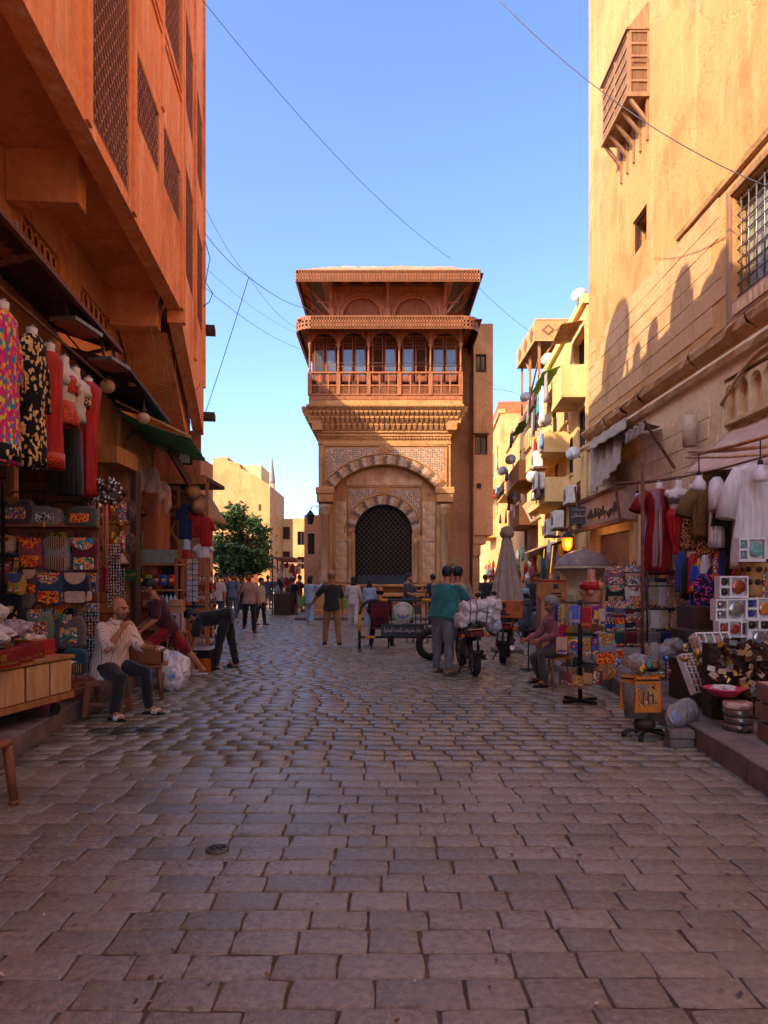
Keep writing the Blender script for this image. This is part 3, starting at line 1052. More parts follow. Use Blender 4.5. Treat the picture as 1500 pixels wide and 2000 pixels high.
def eave(py0,py1,xa,xb,yfront,rc,zt,soffit_in,yback=4.6,name='eave'):
 Yf=YS+yfront
 x0,x1=(xa-750)/FPX*Yf,(xb-750)/FPX*Yf
 z1,z0=EYE+(HOR-py0)/FPX*Yf,EYE+(HOR-py1)/FPX*Yf
 path=[(x0,yback)]
 n=6 if rc>.05 else 1
 path+=[(x0+rc-rc*cos(pi/2*k/n),yfront+rc-rc*sin(pi/2*k/n))for k in range(n+1)]
 path+=[(x1-rc+rc*sin(pi/2*k/n),yfront+rc-rc*cos(pi/2*k/n))for k in range(n+1)]
 path+=[(x1,yback)]
 root=MB()
 m=len(path)
 cen=((x0+x1)/2,(yfront+yback)/2)
 root.add([(p[0],p[1],z1+.02)for p in path],[tuple(range(m))])
 root.add([(p[0],p[1],z1-.05)for p in path],[tuple(reversed(range(m)))])
 root.add([(p[0],p[1],z1+.02)for p in path]+[(p[0],p[1],z1-.05)for p in path],[(i,i+1,m+i+1,m+i)for i in range(m-1)])
 ro=root.build('eave_boards',WOODR,sab)
 fa=MB()
 h=z1-z0
 dense=[]
 for i in range(m-1):
  a,b=Vector(path[i]),Vector(path[i+1])
  L=(b-a).length
  k=max(1,int(L/.4))
  dense+=[a.lerp(b,q/k)for q in range(k)]
 dense.append(Vector(path[-1]))
 def strip(za,zb,off):
  for i in range(len(dense)-1):
   a,b=dense[i],dense[i+1]
   fa.add([(a.x,a.y,za),(b.x,b.y,za),(b.x,b.y,zb),(a.x,a.y,zb)],[(0,1,2,3)])
 strip(z1-h*.30,z1+.03,0);strip(z1-h*.60,z1-h*.48,0);strip(z0,z0+h*.2,0)
 tot=0
 for i in range(len(path)-1):
  a,b=Vector(path[i]),Vector(path[i+1])
  L=(b-a).length
  k=max(1,int(L/.105))
  d=(b-a).normalized()
  for q in range(k):
   c=a.lerp(b,(q+.5)/k)
   e=d*.031
   fa.add([(c.x-e.x,c.y-e.y,z0-.02),(c.x+e.x,c.y+e.y,z0-.02),(c.x+e.x,c.y+e.y,z1),(c.x-e.x,c.y-e.y,z1)],[(0,1,2,3)])
 f=fa.build('pierced_fascia',WOODR2,sab,solid=.02)
 struct(f,'stuff')
 bk=MB()
 for i in range(len(dense)-1):
  a,b=dense[i],dense[i+1]
  c0=Vector(cen)
  a2,b2=a+(c0-a).normalized()*.06,b+(c0-b).normalized()*.06
  bk.add([(a2.x,a2.y,z0+.03),(b2.x,b2.y,z0+.03),(b2.x,b2.y,z1-.05),(a2.x,a2.y,z1-.05)],[(0,1,2,3)])
 bk.build('fascia_backing',WOODD,sab)
 k=0
 xx=x0+.1
 while xx<x1-.1:
  MB().bb(xx,xx+.26,yfront+.08,yback,z1-.09,z1-.06).build('soffit_plank',WOODD if k%3 else WOODR,ro)
  xx+=.275
  k+=1
 return x0,x1,z0,z1
ex0,ex1,ez0,ez1=eave(618,641,575,938,-.95,.62,0,0)
tx0,tx1,tz0,tz1=eave(528,549,577,938,-1.0,.02,0,0)
mb=MB()
n=26
top=[]
for i in range(n+1):
 x_=tx0+(tx1-tx0)*i/n
 edge=min(1,i/5,(n-i)/5)
 top.append((x_,-.95,tz1+.05+.13*edge+R(-.025,.025)))
mb.add([(t_[0],t_[1],tz1+.03)for t_ in top]+top+[(t_[0],t_[1]+1.6,t_[2]+.25)for t_ in top],[(i,i+1,n+2+i,n+1+i)for i in range(n)]+[(n+1+i,n+2+i,2*n+3+i,2*n+2+i)for i in range(n)])
mb.build('roof_cover',mat('roof_dust','#c6a486','#97785c',rough=.95,scale=8,bump=.5),sab)
UY=.1
def ux(px):return (px-750)/FPX*(YS+UY)
def uz(py):return EYE+(HOR-py)/FPX*(YS+UY)
uw=MB()
x0,x1=ux(645),ux(872)
zb,zt2=uz(640),uz(540)
xm=ux(757)
uw.bb(x0,x1,UY+.12,KB,zb,zt2)
for (cpx,xa,xb)in ((707,x0,xm),(808,xm,x1)):
 cx_,cz_,r_=ux(cpx),uz(619),37*SC
 arch_spandrel(uw,cx_,cz_,r_,pi/2,cx_-r_,cx_+r_,zt2,UY,n=16,depth=.12)
 uw.add([(xa,UY,zb),(cx_-r_,UY,zb),(cx_-r_,UY,zt2),(xa,UY,zt2)],[(0,1,2,3)])
 uw.add([(cx_+r_,UY,zb),(xb,UY,zb),(xb,UY,zt2),(cx_+r_,UY,zt2)],[(0,1,2,3)])
uw.build('upper_wall',WOODR2,sab)
for cpx in (707,808):
 cx_,cz_=ux(cpx),uz(619)
 for r_,t_ in ((38.5*SC,.045),(46*SC,.04)):
  MB().tube([(p[0],UY-.02,p[1])for p in arc(cx_,cz_,r_,-pi/2,pi/2,22)],t_,6).build('arch_moulding',WOODR2,sab)
 lm=lattice(MB(),cx_-37*SC,cx_+37*SC,uz(640),uz(582),UY+.1,.13,.03)
 struct(lm.build('carved_screen',WOODR,sab),'stuff')
for p_ in (648,757,868):
 MB().bb(ux(p_)-.09,ux(p_)+.09,UY-.14,UY-.002,zb,tz1-.09).build('post',WOODR,sab)
MB().bb(x0,x1,UY-.05,UY-.001,uz(563),uz(561)).build('ledge',WOODR2,sab)
for s_,xk,xo in ((-1,x0,tx0),(1,x1,tx1)):
 for (yy,f)in ((UY-.1,.75),(1.2,.9),(2.4,.9)):
  mb=MB()
  mb.bar((xk,yy,zb+.55),(xk+(xo-xk)*f,yy,tz1-.1),.07,.07)
  mb.bar((xk,yy,zb+.95),(xk+(xo-xk)*f*.55,yy,zb+.98),.06,.06)
  mb.build('eave_strut',WOODR,sab)
for p_ in (648,757,868):
 MB().bar((ux(p_),UY-.1,zb+.75),(ux(p_),-.85,tz1-.1),.08,.08).build('eave_strut',WOODR,sab)
mb=MB()
mb.bb(XL+.1,3.95,2.5,8,0,sz(640))
mb.build('wing_wall',SABILD,sab)
TY=1.75
def tx(px):return (px-750)/FPX*(YS+TY)
def tz(py):return EYE+(HOR-py)/FPX*(YS+TY)
t0,t1=tx(925),tx(963)
def wall_holes(mb,x0,x1,z0,z1,y,holes,depth=.2,mi=0):
 """front face with rectangular openings and their reveals"""
 xs=sorted({x0,x1}|{h[0]for h in holes}|{h[1]for h in holes})
 zs=sorted({z0,z1}|{h[2]for h in holes}|{h[3]for h in holes})
 for i in range(len(xs)-1):
  for j in range(len(zs)-1):
   cx_,cz_=(xs[i]+xs[i+1])/2,(zs[j]+zs[j+1])/2
   if any(h[0]<cx_<h[1]and h[2]<cz_<h[3]for h in holes):
    continue
   mb.add([(xs[i],y,zs[j]),(xs[i+1],y,zs[j]),(xs[i+1],y,zs[j+1]),(xs[i],y,zs[j+1])],[(0,1,2,3)],mi)
 for h in holes:
  a,b,c,d=h[:4]
  mb.add([(a,y,c),(b,y,c),(b,y,d),(a,y,d),(a,y+depth,c),(b,y+depth,c),(b,y+depth,d),(a,y+depth,d)],[(0,4,5,1),(1,5,6,2),(2,6,7,3),(3,7,4,0)],mi)
 return mb
th=[(tx(929),tx(950),tz(727),tz(691)),(tx(927),tx(952),tz(888),tz(849))]
mb=wall_holes(MB(),t0,t1,tz(1045),tz(632),TY,th,.25)
mb.bb(t0+.002,t1,TY+.26,8,tz(1045),tz(632)-.01)
mb.bb(t0+.001,t1-.001,TY+.002,TY+.26,tz(632)-.012,tz(632)-.002)
mb.bb(t1-.012,t1-.002,TY+.003,TY+.27,tz(1045),tz(632)-.012)
mb.bb(t0+.002,t0+.012,TY+.003,TY+.27,tz(1045),tz(632)-.012)
mb.bb(t0,t1-.28,TY+.1,7,tz(1062),tz(1045)).bb(t0,t1-.5,TY+.15,6.9,tz(1085),tz(1062)).bb(t0,t0+.3,TY+.3,6.5,0,tz(1085))
mb.build('stair_tower',SABILD,sab,bevel=.0)
for (a,b,c,d)in th:
 w=MB().bb(a,a+.05,TY+.1,TY+.16,c,d).bb(b-.05,b,TY+.1,TY+.16,c,d).bb(a+.05,b-.05,TY+.1,TY+.16,d-.05,d).bb(a+.05,b-.05,TY+.1,TY+.16,c,c+.05).bb((a+b)/2-.02,(a+b)/2+.02,TY+.1,TY+.15,c+.05,d-.05).build('window',WOODD,sab)
 MB().bb(a+.05,b-.05,TY+.17,TY+.19,c,d).build('pane',GLASSD,w)
MB().bb(th[1][0]-.06,th[1][1]+.06,TY-.12,TY,th[1][3],th[1][3]+.05).build('window_hood',WOODD,sab)
MB().cyl((t0-.1,TY+.1,0),(t0-.1,TY+.1,tz(725)),.05,n=8).build('drain_pipe',RUST,sab)
MB().bb(tx(931),tx(939),TY-.16,TY,tz(953),tz(945)).build('meter_box',BLACKI,sab)
sg=thing('wall_plaque','small cream plaque with dark writing on the shaded wing beside the arch','sign',(sx(889),YS+2.4,sz(1092)))
MB().bb(-.24,.24,0,.04,-.13,.13).build('board',mat('cream_paint','#cdb694','#b39a78',rough=.7),sg)
lettering(arabic('سبيل وكتاب'),.10,BLACKI,sg,(0,-.004,.05),(pi/2,0,0),.002,width=.36)
lettering(arabic('عبد الرحمن'),.09,BLACKI,sg,(0,-.004,-.06),(pi/2,0,0),.002,width=.34)
pv=MB()
pv.bb(XL-.75,4.7,-1.55,8,0,.12)
pv=struct(pv.build('fountain_pavement',SLAB,None,(0,YS,0),bevel=.03))
# == the left-hand block that hangs over the shops
LA,LB=Vector((-2.84,5.64)),Vector((-3.443,12.2))
def seg_frame(p0,p1):
 d=(p1-p0).normalized()
 return atan2(d.y,d.x),(p1-p0).length
def make_block(name,label,p0,p1,ztop,depth,holes,bays,screens_key,oh=1.15,zf=6.1,zs=6.36):
 """building whose upper floors stand forward on beams; local x runs away along the street, y into the block"""
 rz,L=seg_frame(p0,p1)
 root=thing(name,label,'building',(p0.x,p0.y,0),rz)
 mb=wall_holes(MB(),0,L,zf,ztop,0,holes,.22)
 mb.add([(0,0,zf),(L,0,zf),(L,.22,zf),(0,.22,zf)],[(3,2,1,0)])
 mb.add([(0,.22,zf),(L,.22,zf),(L,.22,zs),(0,.22,zs)],[(3,2,1,0)])
 mb.bb(0,L,.24,depth,zs,ztop)
 for q in (0,L-.02):
  mb.bb(q,q+.02,.003,.238,zf+.003,zs+.3)
 mb.build('upper_wall',ORANGE,root)
 return root,L
def u_of(px,base=(-2.321,-.092)):
 """distance along the first facade of the thing seen at px"""
 Y=base[0]/((px-750)/FPX-base[1])
 return (Y-LA.y)/(LB.y-LA.y)*(LB-LA).length
Hs=[]
L1=(LB-LA).length
ua=lambda Y:(Y-LA.y)/(LB.y-LA.y)*L1
screens1=[(ua(7.38),ua(8.85),6.24,9.35),(ua(9.1),ua(10.5),7.4,8.36),(ua(10.78),ua(12.1),7.46,8.42),(ua(5.3)+.05 if ua(5.3)>0 else .05,ua(6.6),7.4,9.35),(ua(9.1),ua(10.5),9.95,11.5),(ua(10.78),ua(12.1),9.95,11.5),(ua(7.38),ua(8.85),10.6,11.5),(ua(7.4),ua(8.9),12.6,14),(ua(9.1),ua(10.5),12.6,14),(ua(10.78),ua(12.1),12.6,14)]
ext=5.26
d1=(LB-LA).normalized()
P0=LA-d1*ext
scr=[(a+ext,b+ext,c,d)for a,b,c,d in screens1]
blkL,L_=make_block('overhanging_building','orange plastered building with mesh screens overhanging the shops on the left',P0,LB,14.6,8.5,scr,None,None)
def screen_part(parent,a,b,c,d,step=.085):
 fr=MB()
 for (q0,q1,q2,q3)in ((a,a+.04,c,d),(b-.04,b,c,d),(a+.04,b-.04,c,c+.04),(a+.04,b-.04,d-.04,d)):
  fr.bb(q0,q1,.005,.05,q2,q3)
 f=fr.build('screen_frame',ORANGE2,parent)
 lm=lattice(MB(),a+.04,b-.04,c+.04,d-.04,.025,step,.022,1.25,.02)
 struct(lm.build('mesh_screen',mat('screen_mesh','#b87a5a','#945a40',rough=.7),f),'stuff')
 MB().bb(a,b,.12,.135,c,d).build('screen_backing',mat('dim_room','#38221e','#241512',rough=.9),f)
for i,s_ in enumerate(scr):
 if s_[0]>ext-2 and s_[2]<12:
  screen_part(blkL,*s_,step=.2)
for (Y_,z0,z1)in ((7.2,6.1,14.9),(9.0,6.1,14.9),(10.65,8.5,14.9),(12.15,6.1,14.9)):
 x_=ua(Y_)+ext
 MB().bb(x_-.07,x_+.07,-.035,-.001,z0+.02,z1).build('pilaster_strip',ORANGE,blkL)
for z_ in (9.6,9.75):
 MB().bb(ext-3,L_,-.03,-.001,z_,z_+.05).build('string_course',ORANGE,blkL)
OH=1.15
mb=MB()
mb.add([(0,.215,6.335),(L_,.215,6.335),(L_,OH+.1,6.335),(0,OH+.1,6.335)],[(3,2,1,0)])
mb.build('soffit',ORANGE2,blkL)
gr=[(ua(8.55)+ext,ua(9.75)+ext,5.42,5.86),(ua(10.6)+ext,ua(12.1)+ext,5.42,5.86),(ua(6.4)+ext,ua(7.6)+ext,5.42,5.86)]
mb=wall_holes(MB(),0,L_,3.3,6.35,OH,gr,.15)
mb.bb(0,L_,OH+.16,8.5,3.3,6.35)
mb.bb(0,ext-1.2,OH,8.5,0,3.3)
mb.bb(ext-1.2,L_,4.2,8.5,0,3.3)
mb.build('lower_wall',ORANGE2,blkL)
for Y_ in (4.4,8.06,12.0):
 x_=ua(Y_)+ext
 MB().bb(x_,x_+.28,.36,OH,5.76,6.36).build('cross_beam',ORANGE2,blkL,bevel=.02)
for (a,b,c,d)in gr:
 mb=MB()
 n=6
 for k in range(n):
  for j in range(2):
   cx_=a+(b-a)*(k+.5)/n
   cz_=c+(d-c)*(j+.5)/2
   r_=(b-a)/n*.46
   mb.tube([(cx_+r_*cos(q*pi/4),OH+.05,cz_+r_*sin(q*pi/4))for q in range(8)],.02,5,closed=True)
 struct(mb.build('pierced_blockwork',ORANGE2,blkL),'stuff')
 MB().bb(a,b,OH+.13,OH+.145,c,d).build('vent_backing',DARK,blkL)
sbk=thing('unseen_shade_block','added orange block behind the viewer that keeps sun off the paving','building',(-3.0,1.15,0))
MB().prism([(.6,-12,0),(.1,0,0),(-8.5,-6.5,0),(-8.5,-12,0)][::-1],(0,0,14.9)).build('wall',ORANGE,sbk)  # unseen mass added behind the viewer to shut out the sun
MB().bb(-.9,-.6,-1.3,.5,0,4.2).build('sun_stop_wall',ORANGE2,sbk)  # added wall out of view that stops the low sun beam
LC=Vector((-4.15,16.5))
L2=(LC-LB).length
scr2=[(.3,2.0,7.0,9.0),(2.3,4.1,7.0,9.0),(.3,2.0,10,11.8),(2.3,4.1,10,11.8)]
blk2,_=make_block('overhanging_building','narrower orange building with shuttered mesh screens just beyond the big overhang',LB,LC,14.9,7.5,scr2,None,None,zf=5.9)
for s_ in scr2:
 screen_part(blk2,*s_,step=.18)
for x_ in (.1,2.15,L2-.1):
 MB().bb(x_-.08,x_+.08,-.05,-.001,5.92,14.9).build('pilaster_strip',ORANGE,blk2)
mb=MB().add([(0,.215,6.2),(L2,.215,6.2),(L2,OH+.1,6.2),(0,OH+.1,6.2)],[(3,2,1,0)])
mb.bb(.02,L2,OH,7.5,3.6,6.3)
mb.bb(.02,L2,3.5,7.5,0,3.6)
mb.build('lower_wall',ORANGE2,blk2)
for x_ in (1.2,3.6):
 MB().bb(x_,x_+.28,.3,OH,5.6,6.2).build('cross_beam',ORANGE2,blk2,bevel=.02)
MB().prism([(.05,.0,5.9),(L2,.0,4.85),(L2,.0,5.9)],(0,.22,0)).build('sloping_fascia',ORANGE,blk2)
MB().prism([(.4,.3,5.85),(L2-.02,.3,4.3),(L2-.02,.3,5.85)],(0,.8,0)).build('soffit_boarding',ORANGE2,blk2)
MB().bb(L2-.25,L2-.03,.05,1.1,3.3,4.9).build('end_boarding',WOODR,blk2)
for z_ in (7.3,5.3):
 MB().box((L2+.1,-.1,z_),(.4,.3,.14)).build('joist_end',WOODD,blk2)
hb=thing('unseen_rear_building','tall unseen block added behind the left row to shade the fountain house','building',(-9.2,22.0,0))
MB().bb(-6,0,-5.5,3.6,0,15.0).build('wall',ORANGE2,hb)  # out of sight; height set so its shadow covers the lower fountain front
hb2=thing('unseen_rear_building','lower plain block behind the far end of the left row','building',(-11.2,29.0,0))
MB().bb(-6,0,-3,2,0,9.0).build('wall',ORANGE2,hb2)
def on_roof(Y0,z0,xr):
 """the point above x = xr whose shadow falls on the opposite wall at (6, Y0, z0)"""
 t=(6.0-xr)/sin(SUN_AZ)
 return Vector((xr,Y0-t*cos(SUN_AZ),z0+t*math.tan(SUN_EL)))
c=on_roof(18.6,7.35,-4.3)
ds=thing('roof_dish','large oval satellite dish high on the roof of the orange building','satellite dish',(c.x,c.y,14.9))
T=Matrix.Translation((0,0,c.z-14.9))@sdir.to_track_quat('Z','Y').to_matrix().to_4x4()@Matrix.Diagonal((.88,.98,1,1))
MB().lathe([(1,.0),(.7,-.06),(.02,-.1)],n=28,M=T).build('dish',PLASTICW,ds,solid=.02)
MB().cyl((0,0,0),(0,0,c.z-14.9),.06).build('pole',RUST,ds)
for (Y0,zt_,rad,lb)in ((17.0,7.05,.22,'smallest'),(16.0,7.25,.28,'middle'),(14.5,7.7,.42,'largest'),(13.35,7.0,.3,'broadest'),(12.75,7.35,.3,'nearest')):
 c=on_roof(Y0,zt_,-3.6)
 ds=thing('roof_shadow_caster',lb+' unseen round-topped shadow cowl on the roof edge of the orange building','shadow caster',(c.x,c.y,14.9))
 hh=c.z-14.9
 MB().lathe([(rad*.95,0),(rad,hh*.5),(rad*.8,hh*.8),(rad*.4,hh*.95),(0,hh)],n=16).build('caster',ORANGE2,ds)  # unseen rooftop form, placed and sized to throw a shadow on the wall
 # == the old mosque wall on the right
XW=6.0
mos=thing('mosque_wall_building','high sunlit ochre wall with stone courses, latticed bay and grated window on the right','building',(XW,21.0,0),-pi/2)
def mx(px):
 return 21.0-XW*FPX/(px-750)
def mz(px,py):
 return EYE+(HOR-py)/FPX*(XW*FPX/(px-750))
sw=(mx(1236),mx(1263),9.3,10.12)
bw=(mx(1432),mx(1432)+1.75,6.3,8.1)
pt=(mx(1412),mx(1412)+3.0,2.4,5.05)
shop=(mx(1166),mx(1238),.19,2.75)
MB_l=wall_holes(MB(),0,29,0,5.3,0,[pt,shop],.35)
MB_l.build('lower_wall',LOWST,mos)
mb=wall_holes(MB(),0,29,5.3,19.5,0,[sw,bw],.35)
mb.bb(0,29,.5,9,0,19.5)
mb.bb(0.0,.02,.01,.5,0,19.5)
mb.bb(sw[0]-.1,sw[1]+.1,.36,.4,sw[2]-.1,sw[3]+.1)
mb.build('wall',SAND,mos)
MB().bb(bw[0]-.05,bw[1]+.05,.33,.36,bw[2],bw[3]).build('window_back',GLASSD,mos)
MB().bb(pt[0]-.05,pt[1]+.05,.33,.36,pt[2],pt[3]).build('portal_back',LOWST,mos)
blk=[unit_block(.012,'stone_block',SANDSTONE,.004)for _ in range(4)]
blk2_=[unit_block(.012,'stone_block',LOWST,.004)for _ in range(4)]
rs=random.Random(11)
zc=2.2
course=0
while zc<8.35:
 hgt_=rs.uniform(.36,.42)
 x=rs.uniform(-.4,0)
 while x<12.5:
  w=rs.uniform(.62,1.0)
  x0,x1=max(0,x),min(x+w,12.5)
  zt_=zc+hgt_
  hit=any(x1>h[0]-.12 and x0<h[1]+.12 and zt_>h[2]-.1 and zc<h[3]+.1 for h in (sw,(bw[0]-.1,bw[1]+.1,bw[2]-.6,bw[3]),pt,(0,mx(1255),0,3.75)))
  if not hit and x1-x0>.1 and not (5.1<zc+.2<5.95)and (zc<7.2 or x>1.5 or rs.random()<.6):
   piece('stone_block',(blk if zc>5.2 else blk2_)[rs.randrange(4)],mos,((x0+x1)/2,0,zc+hgt_/2),sc=(x1-x0-.012,rs.uniform(.012,.022),hgt_-.012))
  x+=w
 zc+=hgt_
 course+=1
def sweep(prof,x0,x1,n=40,jag=.0,seed=1):
 rr=random.Random(seed)
 mb=MB()
 vs=[]
 for i in range(n+1):
  x_=x0+(x1-x0)*i/n
  for k,(y_,z_)in enumerate(prof):
   j=rr.uniform(-jag,jag)if 0<k<len(prof)-1 else 0
   vs.append((x_,y_+j,z_+j))
 m=len(prof)
 mb.add(vs,[(i*m+k,i*m+k+1,(i+1)*m+k+1,(i+1)*m+k)for i in range(n)for k in range(m-1)],0,False)
 mb.add([vs[k]for k in range(m)],[tuple(range(m))])
 return mb
sweep([(0,5.26),(-.10,5.28),(-.16,5.36),(-.13,5.43),(-.02,5.46)],-.03,21,60,.012,2).build('lower_moulding',LOWST,mos)
bp_=[0,2.0,3.4,4.6,5.5,7.3,9.5,12,21]
for i in range(len(bp_)-1):
 g=.03 if i%2 else .0
 sweep([(0,5.58),(-.06,5.60),(-.17,5.68),(-.21,5.78),(-.20,5.83),(-.10,5.88),(0,5.90)],bp_[i]+g-(.08 if i==0 else 0),bp_[i+1]-.02,max(3,int((bp_[i+1]-bp_[i])*4)),.022,i).build('cornice_stone',SANDSTONE,mos)
sweep([(0,8.40),(-.07,8.42),(-.10,8.50),(-.03,8.58),(0,8.6)],mx(1326),21,40,.006,5).build('panel_moulding',SANDSTONE,mos)
bx0,bx1,bz0,bz1,bd=mx(1214),mx(1268),12.5,13.95,.46
bay=MB()
def bay_frame(x0,x1,z0,z1,y):
 m_=MB()
 m_.bb(x0,x0+.06,y-.03,y+.03,z0,z1).bb(x1-.06,x1,y-.03,y+.03,z0,z1)
 for k in range(6):
  z_=z0+(z1-z0-.05)*k/5
  m_.bb(x0+.06,x1-.06,y-.03,y+.03,z_,z_+.05)
 m_.bb((x0+x1)/2-.03,(x0+x1)/2+.03,y-.028,y+.028,z0,z1)
 return m_
bayp=bay_frame(bx0,bx1,bz0,bz1,-bd).build('bay_window',WOODW,mos)
sd=MB()
M_=Matrix.Translation((bx1,-bd,0))@Matrix.Rotation(pi/2,4,'Z')
sd.bb(0,.05,-.03,.03,bz0,bz1,M=M_).bb(bd-.05,bd,-.03,.03,bz0,bz1,M=M_)
for k in range(6):
 z_=bz0+(bz1-bz0-.05)*k/5
 sd.bb(.05,bd-.05,-.028,.028,z_,z_+.05,M=M_)
sd.build('side_frame',WOODW,bayp)
sd=MB()
for k in range(5):
 z_=bz0+(bz1-bz0-.05)*k/5+.05
 zt_=bz0+(bz1-bz0-.05)*(k+1)/5
 t_=MB()
 lattice(t_,.05,bd-.05,z_,zt_,0,.05,.016)
 sd.add(t_.v,t_.f,0,False,M_)
 lattice(sd,bx0+.06,(bx0+bx1)/2-.03,z_,zt_,-bd,.05,.016)
 lattice(sd,(bx0+bx1)/2+.03,bx1-.06,z_,zt_,-bd,.05,.016)
struct(sd.build('turned_lattice',WOODW,bayp),'stuff')
MB().bb(bx0+.05,bx1-.05,-bd+.06,0,bz0+.02,bz1-.02).build('dark_inside',WOODD,bayp)
MB().bb(bx0-.03,bx1+.03,-bd-.05,0,bz0-.05,bz0).build('bay_floor',WOODW,bayp)
MB().bb(bx0-.05,bx1+.05,-bd-.08,0,bz1,bz1+.05).build('bay_roof',WOODW,bayp)
MB().prism([(bx1+.03,-bd,bz1+.05),(bx1+.03,0,bz1+.05),(bx1+.03,0,bz1+.62)],(-.05,0,0)).bar((bx1,-bd,bz1+.05),(bx1,-.02,bz1+.62),.05,.05).build('bay_gable',WOODW,bayp)
MB().bar((bx0,-bd,bz1+.05),(bx0,-.02,bz1+.62),.05,.05).build('gable_rafter',WOODW,bayp)
mb=MB()
for k,(a,b)in enumerate(((.3,.0),)):
 pass
sh=MB()
Ms=Matrix.Translation((bx1+.03,-bd*.5,bz0+.78))@Matrix.Rotation(pi/2,4,'Z')@Matrix.Rotation(.35,4,'X')
sh.bb(-.2,-.15,-.02,.02,-.42,0,M=Ms).bb(.15,.2,-.02,.02,-.42,0,M=Ms).bb(-.15,.15,-.02,.02,-.06,0,M=Ms).bb(-.15,.15,-.02,.02,-.42,-.36,M=Ms)
t_=lattice(MB(),-.15,.15,-.36,-.06,0,.045,.014)
sh.add(t_.v,t_.f,0,False,Ms)
struct(sh.build('propped_shutter',WOODW,bayp),'stuff')
for k in range(5):
 x_=bx0+.05+(bx1-bx0-.1)*k/4
 MB().bar((x_,-bd+.03,bz0-.06),(x_,0,bz0-.62),.07,.07).bar((x_,-.03,bz0-.06),(x_,-.03,bz0-1.0),.05,.06).build('bay_bracket',WOODW,bayp)
MB().bb(sw[0],sw[0]+.07,.05,.12,sw[2],sw[3]).bb(sw[0]+.07,sw[1],.05,.12,sw[3]-.06,sw[3]).build('window_frame',WOODD,mos)
MB().bb(sw[0]+.07,sw[1],.28,.30,sw[2],sw[3]).build('window_back',mat('dim_plaster','#7a5f44','#55402e',rough=.9),mos)
fr=MB()
fx0,fx1,fz0,fz1=bw[0]-.16,bw[1]+.16,5.95,8.25
fr.bb(fx0,fx0+.14,-.05,.25,fz0,fz1).bb(fx1-.14,fx1,-.05,.25,fz0,fz1).bb(fx0+.14,fx1-.14,-.05,.2,fz1-.12,fz1).bb(fx0+.14,fx1-.14,-.045,.1,fz0,bw[2]-.02)
bwn=fr.build('grated_window',WOODW,mos,bevel=.012)
MB().bb(fx0+.26,fx1-.26,-.07,-.046,fz0+.07,bw[2]-.08).build('carved_panel',CARVED,bwn)
for k in range(7):
 x_=bw[0]+(bw[1]-bw[0])*(k+.5)/7
 MB().cyl((x_,.08,bw[2]-.02),(x_,.08,bw[3]+.05),.016,n=6).build('iron_bar',METALG,bwn)
for k in range(9):
 z_=bw[2]+(bw[3]-bw[2])*(k+.5)/9
 MB().cyl((bw[0],.08,z_),(bw[1],.08,z_),.016,n=6).build('iron_bar',METALG,bwn)
 for j in range(7):
  pass
for k in range(3):
 x_=bw[0]+(bw[1]-bw[0])*k/3
 MB().bb(x_+.03,x_+(bw[1]-bw[0])/3-.03,.22,.25,bw[2]+.05,bw[3]-.05).build('pane',mat('dusty_pane','#9a9488','#6a675f',rough=.25,scale=3,spec=.7),bwn)
mb=MB()
pc=(pt[0]+pt[1])/2
prof_=[(pt[0]+(pt[1]-pt[0])*k/16,4.62+.56*sin(pi*k/16))for k in range(17)]
MB().tube([(p[0],-.03,p[1])for p in prof_],.035,5).build('portal_arch_line',SANDSTONE,mos)
for row,(z0,z1,yy,n)in enumerate(((4.3,4.98,.02,7),(3.6,4.25,.16,7))):
 for k in range(n):
  a=pt[0]+(pt[1]-pt[0])*k/n
  b=pt[0]+(pt[1]-pt[0])*(k+1)/n
  mb=MB()
  r_=(b-a)/2-.03
  cz_=z1-r_-.05
  arch_spandrel(mb,(a+b)/2,cz_,r_,pi/2,a+.03,b-.03,z1,yy,n=10,depth=.16)
  mb.bb(a,a+.03,yy,yy+.16,z0,z1).bb(b-.03,b,yy,yy+.16,z0,z1)
  mb.bb(a,b,yy+.14,yy+.16,z0,z1)
  mb.bb(a,b,yy,yy+.15,z0-.05,z0)
  mb.build('stalactite_niche',LOWST,mos)
mb=MB().cyl((mx(1370),-.22,4.05),(mx(1370),-.22,4.62),.13,n=14)
wp=tag(mb.build('vent_pipe',mat('cream_pipe','#c2a98c','#9a8268',rough=.7),None,None),'short cream pipe fixed to the mosque wall near the carved niches','pipe')
wp.matrix_world=Matrix.Translation((XW,21,0))@Matrix.Rotation(-pi/2,4,'Z')
